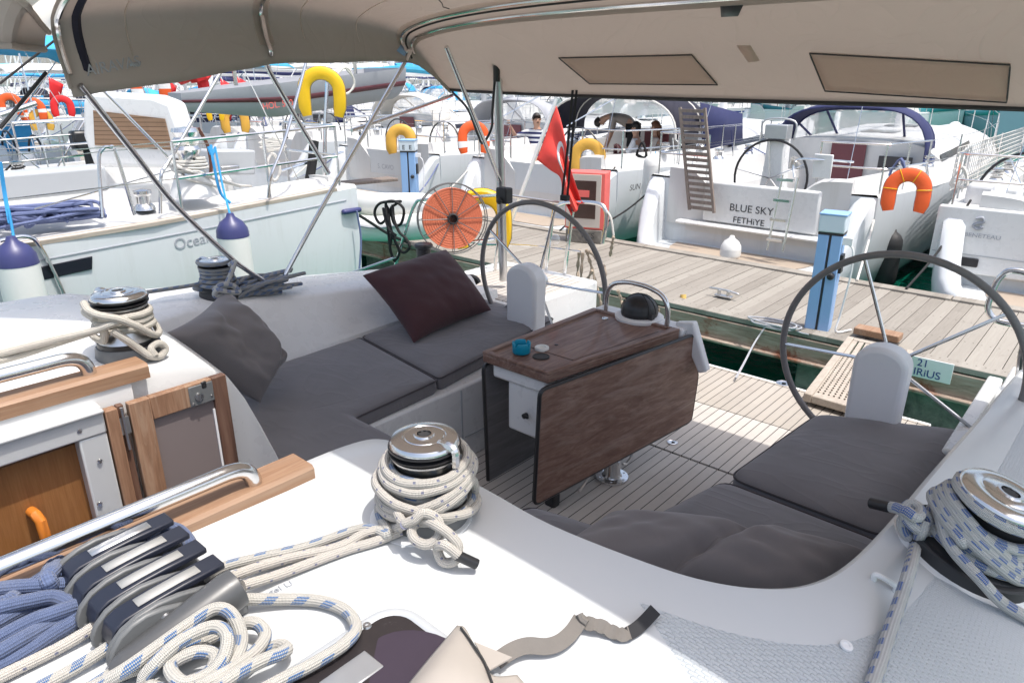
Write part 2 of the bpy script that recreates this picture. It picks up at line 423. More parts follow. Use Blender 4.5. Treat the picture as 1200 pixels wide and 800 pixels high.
M['pilgrey'] = fabric('grey_pillow_fabric', (.195, .180, .182), wr=.4, ws=3, weave=700, crease=.03)
M['pilpurple'] = fabric('aubergine_pillow_fabric', (.064, .028, .032), wr=.3, ws=4, weave=700, sheen=.15, crease=.04)
M['canvas'] = fabric('taupe_canvas', (.43, .39, .36), wr=1.3, ws=3.2, weave=1200, var=.07, sheen=.1)
M['canvasdark'] = fabric('taupe_canvas_band', (.50, .455, .42), wr=1.3, ws=7, weave=1200, var=.07, sheen=.1)
def translucent(m, f, c):
    nt_ = m.node_tree; o_ = nt_.nodes['Material Output']; src = o_.inputs[0].links[0].from_socket
    tb = nt_.nodes.new('ShaderNodeBsdfTranslucent'); tb.inputs[0].default_value = c4(c); mx = nt_.nodes.new('ShaderNodeMixShader'); mx.inputs[0].default_value = f
    nt_.links.new(src, mx.inputs[1]); nt_.links.new(tb.outputs[0], mx.inputs[2]); nt_.links.new(mx.outputs[0], o_.inputs[0])
translucent(M['canvas'], .54, (.60, .532, .484)); translucent(M['canvasdark'], .82, (.93, .87, .82))
M['canvaslight'] = fabric('pale_canvas_top', (.60, .57, .52), wr=.2, ws=4, weave=1200, var=.06, sheen=.1)

def rope(name, c, fleck=None, pitch=.075, fw=.42, stripes=1, fuzz=.15, n_round=7, dots=None):
    t = NT(name); tc = t.n('ShaderNodeTexCoord'); sp = t.n('ShaderNodeSeparateXYZ'); t.l(tc.outputs['UV'], sp.inputs[0])
    u, v = sp.outputs[0], sp.outputs[1]
    # braid: two families of helices
    K = 1 / .0052
    a = t.math('SINE', t.math('MULTIPLY', t.math('ADD', t.math('MULTIPLY', u, n_round), t.math('MULTIPLY', v, K)), math.pi * 2))
    b = t.math('SINE', t.math('MULTIPLY', t.math('SUBTRACT', t.math('MULTIPLY', u, n_round), t.math('MULTIPLY', v, K)), math.pi * 2))
    ab = t.math('MULTIPLY', a, b); h = t.math('ADD', .5, t.math('MULTIPLY', ab, .5))
    co = t.coords(); n = t.noise(co, 45, 5, .65)
    cc = t.mix(n, tuple(x * (1 - fuzz) for x in c), tuple(min(1, x * (1 + fuzz * .6)) for x in c))
    cc = t.mix(t.math('MULTIPLY', t.math('SUBTRACT', 1, h), .55), cc, tuple(x * .5 for x in c))
    if fleck:
        ph = t.math('FRACT', t.math('ADD', t.math('DIVIDE', v, pitch), t.math('MULTIPLY', u, stripes)))
        ph = t.math('FRACT', t.math('ADD', ph, t.math('MULTIPLY', t.noise(co, 9, 3), .5))); band = t.math('LESS_THAN', ph, fw)
        chk = t.math('GREATER_THAN', ab, -.12)
        half = t.math('LESS_THAN', t.math('FRACT', t.math('ADD', t.math('MULTIPLY', u, 2.0), .15)), .55)
        mk = t.math('MULTIPLY', t.math('MULTIPLY', band, chk), half)
        cc = t.mix(t.math('MULTIPLY', mk, .9), cc, fleck)
    if dots:
        ph = t.math('FRACT', t.math('DIVIDE', v, .045)); k = t.math('MULTIPLY', t.math('LESS_THAN', ph, .12), t.math('LESS_THAN', t.math('FRACT', t.math('MULTIPLY', u, 3)), .25))
        cc = t.mix(t.math('MULTIPLY', k, .7), cc, dots)
    return t.out(cc, .9, 0, t.bump(n, .35, .003, t.bump(h, .9, .0022)), .2, Sheen_Weight=.2)
M['rope_fleck'] = rope('white_blue_fleck_rope', (.58, .56, .51), (.008, .115, .34), pitch=.055, fw=.42)
M['rope_fleck2'] = rope('white_blue_tracer_rope', (.60, .60, .58), (.008, .09, .36), pitch=.04, fw=.5, stripes=0)
M['rope_cream'] = rope('cream_rope', (.63, .59, .53), dots=(.05, .07, .2))
M['rope_plain'] = rope('plain_cream_rope', (.66, .62, .55), n_round=6, fuzz=.2)
M['rope_slate'] = rope('slate_blue_rope', (.125, .165, .29), n_round=7, fuzz=.25)
M['rope_greyblue'] = rope('grey_blue_rope', (.34, .35, .36), (.04, .13, .34), pitch=.05, fw=.5, stripes=1)

def smoked():
    t = NT('smoked_acrylic'); co = t.coords(); n = t.noise(co, 5, 6, .7); s = t.noise(co, 60, 5, .8)
    c = t.mix(n, (.017, .0145, .0155), (.040, .035, .037)); sc = t.ramp(s, [(.6, (0, 0, 0)), (.8, (1, 1, 1))])
    c = t.mix(t.math('MULTIPLY', sc, .18), c, (.3, .28, .3))
    return t.out(c, t.math('ADD', .06, t.math('MULTIPLY', sc, .25)), 0)
M['smoked'] = smoked()

def clearvinyl(name, c=(.75, .78, .80), alpha=.45):
    t = NT(name); n = t.noise(t.coords(), 3, 5, .6, 1.0)
    return t.out(c, .12, 0, t.bump(n, .4, .02), Alpha=alpha)
M['clear'] = clearvinyl('clear_vinyl')
M['clear2'] = clearvinyl('milky_vinyl', (.75, .74, .72), .7)

def dockwood():
    t = NT('dock_planks'); co = t.coords(); sp = t.n('ShaderNodeSeparateXYZ'); t.l(co, sp.inputs[0])
    idx = t.math('FLOOR', t.math('DIVIDE', sp.outputs[0], .125)); wn = t.n('ShaderNodeTexWhiteNoise', noise_dimensions='1D'); t.l(idx, wn.inputs['W'])
    g = t.noise(t.coords(scale=(45, 2, 45)), 1.3, 7, .7, .8); big = t.noise(co, .9, 5, .6)
    f = t.math('ADD', t.math('MULTIPLY', wn.outputs['Value'], .28), t.math('ADD', t.math('MULTIPLY', g, .50), t.math('MULTIPLY', big, .22)))
    c = t.ramp(f, [(.2, (.185, .165, .142)), (.5, (.285, .262, .23)), (.8, (.365, .34, .30))])
    st = t.ramp(t.noise(co, 5, 7, .7), [(.58, (0, 0, 0)), (.75, (1, 1, 1))]); c = t.mix(t.math('MULTIPLY', st, .5), c, (.15, .135, .115))
    fx = t.math('FRACT', t.math('DIVIDE', sp.outputs[0], .125)); fy = t.math('FRACT', t.math('DIVIDE', sp.outputs[1], .62))
    dx = t.math('MINIMUM', t.math('ABSOLUTE', t.math('SUBTRACT', fx, .25)), t.math('ABSOLUTE', t.math('SUBTRACT', fx, .75))); dy = t.math('ABSOLUTE', t.math('SUBTRACT', fy, .5))
    dot = t.math('LESS_THAN', t.math('ADD', t.math('POWER', t.math('MULTIPLY', dx, .125), 2.0), t.math('POWER', t.math('MULTIPLY', dy, .62), 2.0)), .00004); c = t.mix(t.math('MULTIPLY', dot, .8), c, (.06, .045, .035))
    return t.out(c, .8, 0, t.bump(g, .5, .004), .25)
M['dock'] = dockwood()
M['paleplank'] = wood('pale_plank', (.30, .255, .21), (.40, .35, .295), (.50, .45, .39), sc=(30, 3, 30), rough=.75)
def concrete():
    t = NT('stained_concrete'); co = t.coords(); n = t.noise(co, 3.5, 8, .72, .6); n2 = t.noise(co, 18, 6, .7)
    c = t.ramp(n, [(.3, (.04, .042, .04)), (.5, (.20, .185, .165)), (.62, (.30, .28, .25)), (.78, (.13, .12, .085))])
    c = t.mix(t.math('MULTIPLY', n2, .4), c, (.13, .10, .075))
    sp = t.n('ShaderNodeSeparateXYZ'); t.l(co, sp.inputs[0])
    return t.out(c, .9, 0, t.bump(n2, .7, .012))
M['concrete'] = concrete()
def beamwood():
    t = NT('rusty_edge_beam'); co = t.coords(scale=(2, 2, 14)); b = t.coords(); n = t.noise(co, 2, 7, .7, .6); r = t.noise(b, 2.2, 7, .75, .4)
    c = t.ramp(n, [(.3, (.20, .145, .11)), (.55, (.36, .29, .235)), (.75, (.46, .40, .34))])
    rm = t.ramp(r, [(.54, (0, 0, 0)), (.64, (1, 1, 1))]); c = t.mix(t.math('MULTIPLY', rm, .85), c, (.20, .055, .018))
    return t.out(c, .85, 0, t.bump(n, .6, .01))
M['beam'] = beamwood()
def water():
    t = NT('harbour_water'); co = t.coords()
    n1 = t.noise(co, 1.3, 4, .55, .6); n2 = t.noise(co, 5.0, 5, .6, .8); n3 = t.noise(co, .25, 3, .5)
    h = t.math('ADD', t.math('MULTIPLY', n1, .6), t.math('MULTIPLY', n2, .4))
    c = t.mix(n3, (.004, .15, .095), (.008, .22, .14))
    return t.out(c, .07, 0, t.bump(h, .55, .12), .5, IOR=1.33)
M['water'] = water()
from mathutils.bvhtree import BVHTree
XC = -1.6
yacht = thing('sailing_yacht', 'white yacht whose shaded cockpit, teak table and twin wheels fill the view', 'yacht', (XC, 2.0, 0))
def Y(mb, name, mats, **kw): return mb.build(name, mats, yacht, **kw)
SUNK = 0.78
# ---- deck patches -------------------------------------------------
def spread(pairs, n=5, k0=0):
    """catmull the inner / outer pairs from index k0 on"""
    a = [V(p) for p, q in pairs]; b = [V(q) for p, q in pairs]
    A = a[:k0] + catmull(a[k0:], n); B = b[:k0] + catmull(b[k0:], n)
    return list(zip(A, B))
def deck_patch(pairs, wall=1.0, rows=14, lip=.022, inn=None):
    mb = MB(); cols = []
    for p, q in pairs:
        d = V((p.x - q.x, p.y - q.y, 0)).normalized(); c = []
        c.append(V((p.x, p.y, 0)) + d * .05 + V((0, 0, min(wall, p.z - .1))))
        c.append(p + d * .012 - V((0, 0, .055))); c.append(p + d * .008 - V((0, 0, .02))); c.append(p + d * .001 - V((0, 0, .006)))
        c.append(p - d * lip * .45)
        for k in range(1, rows + 1):
            t = k / rows; t = t ** 1.25
            c.append((p - d * lip).lerp(q, t))
        cols.append(c)
    mb.loft(cols); return mb
port_pairs = [((-1.435, -1.6, 1.745), (.2, -1.6, 1.72)), ((-1.435, -.6, 1.73), (.22, -1.0, 1.71)), ((-1.435, .3, 1.715), (.25, -.8, 1.71)), ((-1.43, .80, 1.70), (.3, -.6, 1.70)),
  ((-1.42, .95, 1.70), (.35, -.4, 1.70)), ((-1.385, 1.03, 1.70), (.4, -.22, 1.70)), ((-1.28, 1.05, 1.70), (.45, -.05, 1.68)), ((-1.0, 1.04, 1.70), (.5, .1, 1.66)),
  ((-.8, 1.03, 1.70), (.56, .25, 1.62)), ((-.58, 1.055, 1.70), (.62, .4, 1.57)), ((-.46, 1.085, 1.70), (.66, .55, 1.52)), ((-.37, 1.135, 1.70), (.7, .7, 1.47)), ((-.31, 1.22, 1.69), (.72, .86, 1.43)),
  ((-.28, 1.36, 1.67), (.75, 1.05, 1.40)), ((-.262, 1.6, 1.65), (.78, 1.4, 1.36)), ((-.255, 2.0, 1.605), (.8, 1.9, 1.32)), ((-.25, 2.63, 1.505), (.76, 2.6, 1.28)), ((-.235, 3.2, 1.45), (.68, 3.2, 1.25)), ((-.225, 3.65, 1.40), (.6, 3.65, 1.2))]
pp = spread(port_pairs, 5, 3)
mbp = deck_patch(pp)
stb_pairs = []
for (yy, zz) in ((-1.6, 1.86), (-.3, 1.845), (.45, 1.835), (.70, 1.825), (.80, 1.815), (.875, 1.79), (.94, 1.73), (.98, 1.65), (1.02, 1.54), (1.06, 1.42), (1.10, 1.28), (1.14, 1.15)):
    xi = -2.0 
    stb_pairs.append(((xi, yy, zz), (-3.05, yy + .05, zz + .0 if zz > 1.7 else zz)))
mbs = MB()
rows = []
for (p, q) in [(V(a), V(b)) for a, b in stb_pairs]:
    c = [V((p.x + .0, p.y - (.0 if p.z > 1.7 else .02), .9)), V((p.x + .004, p.y, p.z - .03)), V((p.x - .002, p.y, p.z - .008)), V((p.x - .02, p.y, p.z))]
    for k in range(1, 9): c.append(V((p.x - .02, p.y, p.z)).lerp(q, k / 8) + V((0, 0, .03 * math.sin(k / 8 * math.pi))))
    rows.append(c)
mbs.loft(rows)
# starboard coaming and side deck
rows = []
for (yy, dx) in ((-1.6, .35), (.2, .32), (.7, .26), (1.05, .12), (1.4, .03), (1.9, 0), (2.6, -.03), (3.1, -.03), (3.4, -.03)):
    ti = 1.565 - .0 if yy < 1.5 else 1.565 - .125 * (yy - 1.4)
    rows.append([V((-3.07 + dx, yy, 1.05)), V((-3.10 + dx, yy, 1.26)), V((-3.30 + dx, yy, ti - .06)), V((-3.32 + dx, yy, ti - .02)), V((-3.35 + dx, yy, ti)), V((-3.5 + dx * .6, yy, ti + .015)), V((-3.75 + dx * .3, yy, ti + .005)),
                 V((-3.95, yy, ti - .03)), V((-4.02, yy, ti - .10)), V((-4.03, yy, 1.20))])
mbs.loft(rows)
deck = MB()
for m_ in (mbp, mbs): deck.add(m_.v, m_.f)
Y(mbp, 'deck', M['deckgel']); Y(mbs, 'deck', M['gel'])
bvh = BVHTree.FromPolygons([tuple(p) for p in deck.v], deck.f)
def dz(x, y, off=0.0):
    h = bvh.ray_cast(V((x, y, 3.0)), V((0, 0, -1)))
    return (h[0].z if h[0] else 1.7) + off
def dn(x, y):
    h = bvh.ray_cast(V((x, y, 3.0)), V((0, 0, -1)))
    return (h[1] if h[1].z > 0 else -h[1]) if h[0] else V((0, 0, 1))
def D(px, py, off=0.0):
    """deck point seen at a photo pixel, raised by off"""
    r = (at(px, py, z=0) - CAM).normalized(); h = bvh.ray_cast(CAM, r)
    p = h[0] if h[0] else at(px, py, z=1.7)
    k = (p.z + off - CZ) / r.z
    return CAM + r * k
# moulded nonskid panel on the port deck, 3 mm proud
ns = MB(); rws = []
for ip, (p, q) in enumerate(pp[30:]):
    d = V((p.x - q.x, p.y - q.y, 0)).normalized(); c = []
    for k in range(13):
        s = .075 + (1.0 - .075) * k / 12; b = p.lerp(q, s ** 1.0)
        b.z = dz(b.x, b.y, .003 if 0 < k and ip else -.004); c.append(b)
    rws.append(c)
ns.loft(rws); Y(ns, 'nonskid_panel', M['nonskid'])
# ---- hull ---------------------------------------------------------
hl = MB(); rows = []
for yy, b in ((-9, .1), (-7, 1.2), (-4, 2.1), (0, 2.42), (2.2, 2.42), (3.6, 2.3), (4.28, 2.15)):
    xc = XC; zs = 1.3 if yy > -2 else 1.5
    if yy > 3.5: zs = 1.05
    rows.append([V((xc - b, yy, zs)), V((xc - b * .99, yy, .6)), V((xc - b * .93, yy, .1)), V((xc - b * .6, yy, -.3)), V((xc + b * .6, yy, -.3)), V((xc + b * .93, yy, .1)), V((xc + b * .99, yy, .6)), V((xc + b, yy, zs))])
hl.loft(rows, cap1=False)
# transom lower face under the platform
hl.box((XC, 4.25, .30), (3.9, .04, .72))
Y(hl, 'hull', M['gel2'])
fd = MB(); fd.loft([[V((XC - b, yy, 1.49)), V((XC, yy, 1.62)), V((XC + b, yy, 1.49))] for yy, b in ((-9, .1), (-7, 1.2), (-4, 2.1), (-1.6, 2.35))]); Y(fd, 'foredeck', M['gel'])
# ---- sole ---------------------------------------------------------
so = MB(); so.box((XC, 1.55, .745), (1.95, 2.94, .02)); Y(so, 'cockpit_sole', M['sole'])
so = MB(); so.box((XC, 3.36, .745), (1.95, .645, .02)); Y(so, 'aft_sole', M['sole'])
so = MB(); so.box((XC, 3.97, .742), (1.95, .56, .026)); so.box((XC, 4.262, .74), (2.0, .02, .034)); so.m = 0
Y(so, 'swim_platform', M['solelight'])
ed = MB(); ed.box((XC, 4.287, .742), (2.0, .022, .03)); Y(ed, 'platform_edge', M['white'], bevel=.006)
gap = MB(); gap.box((XC, 2.0, .728), (2.4, 4.4, .012)); Y(gap, 'sole_bed', M['rubber'])
for (px, py, r) in ((788, 518, .028), (918, 449, .045)):
    p = at(px, py, z=.757); mb = MB(); mb.lathe([(r, -.004), (r, .003), (r * .8, .005), (r * .72, .003), (r * .4, .001), (0, .001)], p); 
    lp = Y(mb, 'lift_ring', M['steel']); mb = MB(); mb.box(p + V((.004, 0, .003)), (r * .5, r * .35, .004)); mb.build('latch', M['black'], lp)
# ---- seats --------------------------------------------------------
st = MB()
st.box((-2.69, 2.32, .96), (.76, 2.0, .418)); st.box((-2.52, 1.36, .96), (1.08, .44, .418))
st.box((-.57, 2.10, .96), (.58, 1.90, .418)); st.box((-.80, 1.36, .96), (1.02, .46, .418))
Y(st, 'seat_base', M['gel'], bevel=.014)
for yy in (2.24,):
    mb = MB(); mb.box((-2.309, yy, .97), (.006, .008, .36)); mb.box((-2.309, 2.75, .885), (.006, .98, .006)); Y(mb, 'panel_joint', M['greygel'])
# aft quarter decks beside the wheels
aq = MB()
for c_, s_ in (((-3.35, 3.78, .95), (.95, .90, .50)), ((-2.62, 3.98, .82), (.22, .56, .40)), ((-.10, 4.02, .99), (.40, .50, .44))):
    aq = MB(); aq.box(c_, s_); Y(aq, 'aft_quarter', M['gel'], bevel=.02)
tk = MB(); tk.box((-3.28, 3.74, 1.203), (.70, .74, .006)); tk.box((-2.62, 3.98, 1.022), (.16, .44, .006)); Y(tk, 'quarter_teak', M['sole'])
# inner faces beyond the seats down to the sole
iw = MB(); iw.box((-.32, 3.35, 1.0), (.06, .95, .56)); iw.box((-2.85, 3.28, .95), (.06, .12, .5)); split_build(iw, 'cockpit_side', M['gel'], yacht, bevel=.01)
# wheel well dish
wl = MB(); wl.lathe([(.19, 0), (.18, .035), (.155, .04), (.13, -.02), (.0, -.03)], (-2.78, 3.2, 1.03), seg=32); Y(wl, 'wheel_well', M['gel'])

# ---- companionway -------------------------------------------------
xw = -2.0
cp = MB(); cp.box((-1.985, -.35, 1.765), (.03, 2.0, .11)); Y(cp, 'companionway_side', M['gel'], bevel=.004)
fr = MB()
p0 = at(0, 527, x=-1.95); p1 = at(120, 492, x=-1.95)
zt = at(118, 474, x=-1.94).z; zb = at(118, 507, x=-1.94).z; ye = at(121, 490, x=-1.94).y; yl = at(97, 540, x=-1.94).y
fr.box((-1.955, ye - 1.0, (zt + zb) / 2), (.05, 2.0, zt - zb)); fr.box((-1.951, ye - 1.0, zt - .012), (.066, 2.0, .012))
fr.box((-1.957, (ye + yl) / 2, zb - .35), (.046, ye - yl, .698)); Y(fr, 'companionway_frame', M['frame_grey'], bevel=.005)
ok = MB(); ok.box((-1.985, ye - .9, 1.10), (.02, 1.78, 1.18)); Y(ok, 'cabin_panel', M['oak'])
mb = MB()
for (px, py) in ((93, 505), (117, 540), (117, 590)):
    p = at(px, py, x=-1.93); mb.lathe([(.007, 0), (.006, .002), (0, .003)], p, (1, 0, 0), 10)
Y(mb, 'frame_screws', M['steel'])
kp = at(42, 606, x=-1.972); mb = MB()
mb.tube([kp + V((0, -.006, .022)), kp + V((.03, -.004, .024)), kp + V((.042, .0, .010)), kp + V((.04, .002, -.05))], .0135, 10); Y(mb, 'cabin_knob', M['amber'])
inn = MB(); inn.box((-1.72, -.4, .66), (.75, 2.4, .02)); inn.box((-1.72, .78, .9), (.6, .02, .6)); Y(inn, 'cabin_floor', M['oak'])
# teak trims with handrails
for (xa, xb, ye_, z, nm) in ((-1.432, -1.335, .80, 1.722, 0), (-2.055, -1.965, .70, 1.846, 1)):
    mb = MB(); N = 18; rws = []
    for i in range(N):
        yy = -1.2 + (ye_ + 1.2) * i / (N - 1)
        rws.append([V((xa, yy, z - .02)), V((xa, yy, z + .004)), V((xa + .008, yy, z + .012)), V((xb - .008, yy, z + .012)), V((xb, yy, z + .004)), V((xb, yy, z - .03))])
    mb.loft(rws, closed=True, cap0=True, cap1=True); Y(mb, 'teak_trim', M['trimteak'])
for (x, y0, y1, z, dzr) in ((-1.372, -.9, .665, 1.735, .05), (-2.01, -.9, .565, 1.858, .055)):
    mb = MB(); path = [(x, y0, z + dzr)] + [(x, y0 + (y1 - .12 - y0) * k / 6, z + dzr) for k in range(1, 7)] + [(x, y1 - .05, z + dzr - .001), (x, y1 - .018, z + dzr - .012), (x, y1 - .004, z + dzr - .032), (x, y1, z)]
    mb.tube(catmull(path, 6), .0185, 14); Y(mb, 'handrail', M['steel'])
# ---- companionway door, folded open -------------------------------
xd = -1.945
def DW(px, py): p = at(px, py, x=xd); return p.y, p.z
yl, zl = DW(148, 472); yr, zr = DW(262, 437); zt = (zl + zr) / 2; zlow = 1.18
dm = MB(); T = .026; sw = DW(180, 500)[0] - yl; tw = .068
dm.m = 0; dm.box((xd, yl + sw / 2, (zt + zlow) / 2), (T, sw, zt - zlow))
dm.m = 1; dm.box((xd, yr - .022, (zt + zlow) / 2), (T, .044, zt - zlow))
dm.m = 0; dm.box((xd, (yl + sw + yr - .044) / 2, zt - tw / 2), (T, yr - .044 - yl - sw, tw))
dm.m = 1; dm.box((xd, (yl + sw + yr - .044) / 2, zlow + tw / 2), (T, yr - .044 - yl - sw, tw))
door = Y(dm, 'companionway_door', [M['doorteak'], M['doorteakdark']], bevel=.003)
mb = MB(); mb.box((xd - .004, (yl + yr) / 2, (zt + zlow) / 2), (.01, yr - yl - .05, zt - zlow - .06)); mb.build('door_panel', M['panelmauve'], door)
mb = MB(); mb.box((xd + .0035, yr - .048, (zt + zlow) / 2 - .03), (.006, .006, zt - zlow - .14)); mb.build('door_bead', M['white'], door)
mb = MB(); yk = DW(232, 452)[0]; mb.box((xd + .0155, yk, zt - .036), (.005, .072, .062)); lk = mb.build('lock_plate', M['clutchgrey'], door, bevel=.006, bang=60)
mb = MB(); mb.lathe([(.013, 0), (.012, .004), (.007, .005), (0, .005)], (xd + .018, yk - .01, zt - .040), (1, 0, 0), 16); mb.box((xd + .022, yk - .010, zt - .041), (.008, .006, .022))
for (a, b) in ((-.028, -.058), (.028, -.05)): mb.lathe([(.004, 0), (.003, .002), (0, .002)], (xd + .018, yk + a, zt + b), (1, 0, 0), 8)
mb.build('lock_knob', M['steel'], door)
mb = MB(); mb.box((xd + .016, yk + .010, zt - .010), (.007, .016, .022)); mb.build('latch_slot', M['black'], door, bevel=.004)
# the door post next to it
mb = MB(); yp = DW(130, 490)[0]; mb.m = 0; mb.box((xd, yp, (zl + zlow) / 2), (.03, .032, zl - zlow)); mb.m = 1; mb.box((xd - .008, yp + .027, (zl + zlow) / 2), (.02, .018, zl - zlow))
Y(mb, 'door_post', [M['doorteak'], M['doorteakdark']], bevel=.003)
mb = MB(); mb.tube([(xd + .012, yp + .026, zl - .004), (xd + .012, yp + .026, zl - .13)], .0045, 8); mb.box((xd + .006, yp + .026, zl - .06), (.004, .03, .05)); Y(mb, 'door_hinge', M['brushed'])

# ---- table --------------------------------------------------------
zt = 1.45
fl, fr_, al, ar = at(565, 412, z=zt), at(637, 440, z=zt), at(690, 362, z=zt), at(805, 385, z=zt)
fl.x -= .0; al = V((fl.x, al.y + .03, zt)); ar = V((-1.545, al.y, zt)); fr_ = V((-1.685, fl.y, zt)); 
tb = MB(); C0 = (fl + ar) / 2
def tp(u, v, z):  # u across, v along
    a = fl.lerp(fr_, u); b = al.lerp(ar, u); p = a.lerp(b, v); return V((p.x, p.y, z))
def frame_ring(i0, i1, z0, z1):
    o = [tp(0 + i0, 0 + i0 * .45, 0), tp(1 - i0, i0 * .45, 0), tp(1 - i0, 1 - i0 * .45, 0), tp(i0, 1 - i0 * .45, 0)]
    return o
def quadbox(mb, u0, u1, v0, v1, z0, z1):
    q = [tp(u0, v0, z0), tp(u1, v0, z0), tp(u1, v1, z0), tp(u0, v1, z0)]; mb.prism(q, (0, 0, z1 - z0))
tb = MB(); quadbox(tb, 0, 1, 0, 1, zt - .05, zt - .008)
tabletop = Y(tb, 'tabletop', M['mahog'], bevel=.008)
fm = MB()
quadbox(fm, 0, .075, 0, 1, zt - .012, zt + .004); quadbox(fm, .925, 1, 0, 1, zt - .012, zt + .004)
quadbox(fm, .0755, .9245, 0, .035, zt - .012, zt + .004); quadbox(fm, .0755, .9245, .972, 1, zt - .012, zt + .004)
fm.build('fiddle', M['mahog'], tabletop, bevel=.004)
hm = MB(); quadbox(hm, .12, .88, .235, .90, zt - .012, zt - .0055); hm.build('locker_lid', M['mahog'], tabletop, bevel=.002)
hg = MB(); quadbox(hg, .113, .887, .231, .904, zt - .012, zt - .0072); hg.build('lid_gap', M['rubber'], tabletop)
for (px, py, r, mt, nm) in ((635, 408.5, .033, 'fend', 'cup_ring'), (634, 417.5, .038, 'rubber', 'cup_hole')):
    p = at(px, py, z=zt - .005); mb = MB()
    if nm == 'cup_ring': mb.lathe([(r, -.004), (r, .008), (r * .9, .011), (r * .62, .010), (r * .58, .002), (0, .0)], p + V((0, .0, 0)), seg=28)
    else: mb.lathe([(r, -.004), (r, .0015), (r * .93, .003), (r * .9, .0005), (0, .0005)], p, seg=28)
    mb.build(nm, M[mt], tabletop)
mb = MB(); mb.lathe([(.009, 0), (.009, .003), (0, .003)], at(652, 404, z=zt - .006), seg=12); mb.build('finger_hole', M['black'], tabletop)
mb = MB(); mb.lathe([(.017, 0), (.015, .004), (.009, .005), (0, .003)], at(709, 373, z=zt - .004), seg=16); mb.build('lid_latch', M['steel'], tabletop)
ap = MB(); quadbox(ap, .10, .90, .03, .99, zt - .12, zt - .052); quadbox(ap, .30, .93, .05, .98, zt - .36, zt - .121)
Y(ap, 'table_case', M['gel'], bevel=.012)
# aft upright of the table (grey moulding) 
au = MB(); pts = [at(790, 378, y=al.y + .05), at(812, 378, y=al.y + .05), at(828, 436, y=al.y + .05), at(818, 438, y=al.y + .05), at(800, 395, y=al.y + .05)]
au.prism(pts, (0, .05, 0)); au.box(((al.x + ar.x) / 2, al.y + .06, zt - .03), (ar.x - al.x + .02, .11, .05)); Y(au, 'table_bracket', M['podgrey'], bevel=.01)
def leaf(x0, pxs, name, m, edge):
    pn_ = V((al.y - fl.y, -(x0[1] - x0[0]), 0)); pts = [atp(px, py, (x0[0], fl.y, 1), pn_) for px, py in pxs]; c = sum(pts, V((0, 0, 0))) / len(pts)
    def rnd(P, r):
        out = []
        n = len(P)
        for i in range(n):
            a, b, c_ = P[i - 1], P[i], P[(i + 1) % n]
            d1 = (a - b).normalized() * r; d2 = (c_ - b).normalized() * r
            for k in range(5):
                t = k / 4; out.append((b + d1) * (1 - t) ** 2 + b * 2 * t * (1 - t) + (b + d2) * t * t)
        return out
    pr = rnd(pts, .03); mb = MB(); mb.prism(pr, (.018, 0, 0)); o = Y(mb, name, m, bevel=.003)
    rm = MB(); rm.tube([p + V((.009, 0, 0)) for p in pr], .0105, 6, closed=True); rm.build('leaf_edge', M['black'], o)
    return o
leaf((-1.672, -1.522), [(631, 457), (810, 392), (815, 440), (807, 492), (624, 590)], 'table_leaf', M['mahog'], 1)
x2 = (fl.x - .03, al.x - .03)
leaf(x2, [(565, 428), (690, 372), (700, 480), (571, 570)], 'table_leaf', M['leafgrey'], 1)
# hinge pin on the case
mb = MB(); p = at(617, 486, y=fl.y + .03); mb.lathe([(.012, 0), (.012, .02), (.006, .024), (0, .024)], p, (0, -1, 0), 12); mb.box(p + V((.012, -.016, 0)), (.02, .01, .012)); Y(mb, 'leaf_catch', M['black'])
# legs
p = at(727, 563, z=.757) + V((-.05, .0, 0)); mb = MB(); mb.lathe([(.082, 0), (.080, .010), (.050, .014), (.040, .03), (.040, .36)], p, seg=32); lg = Y(mb, 'table_leg', M['steel'])
mb = MB()
for k in range(6): a = k * math.pi / 3; mb.lathe([(.007, 0), (.005, .003), (0, .003)], p + V((math.cos(a) * .066, math.sin(a) * .066, .0115)), seg=8)
mb.build('flange_screws', M['brushed'], lg)
p2 = at(651, 592, z=.757); mb = MB(); mb.box(p2 + V((-.02, 0, .2)), (.06, .05, .42)); Y(mb, 'table_leg', M['rubber'], bevel=.012)
mb = MB(); q = at(687, 564, x=-1.62); mb.tube(catmull([q + V((0, -.06, -.01)), q + V((0, -.05, -.025)), q + V((0, .0, .0)), q + V((0, .04, .03))], 6), .006, 8); 
q = at(738, 536, x=-1.58); mb.tube(catmull([q + V((0, -.06, -.01)), q + V((0, -.03, -.02)), q + V((0, .01, .0)), q + V((0, .03, .04))], 6), .006, 8); Y(mb, 'leaf_stay', M['brushed'])
# grab handle and compass
h0 = at(709, 364, z=zt); h1 = at(785, 381, z=zt); ym = (h0.y + h1.y) / 2; hh = .185
mb = MB(); a = V((h0.x, ym, zt - .01)); b = V((h1.x + .0, ym - .02, zt - .01)); d = b - a
path = [a, a + d * .01 + V((0, 0, hh * .55)), a + d * .10 + V((0, 0, hh * .86)), a + d * .3 + V((0, 0, hh * 1.0)), a + d * .5 + V((0, 0, hh * 1.03)), a + d * .7 + V((0, 0, hh * 1.0)), a + d * .9 + V((0, 0, hh * .86)), b - d * .01 + V((0, 0, hh * .55)), b]
mb.tube(catmull(path, 6), .0125, 12); Y(mb, 'grab_handle', M['steel'])
cpos = at(749, 371, z=zt); mb = MB(); mb.lathe([(.122, -.01), (.125, .006), (.115, .012), (.0, .012)], cpos, seg=36); cb = Y(mb, 'compass', M['white'])
mb = MB(); prof = [(.092, .011), (.096, .03)] + [(.094 * math.cos(t), .035 + .088 * math.sin(t)) for t in [k * math.pi / 2 / 9 for k in range(10)]]
mb.lathe(prof, cpos, seg=36); mb.build('compass_hood', M['black'], cb)
mb = MB(); 
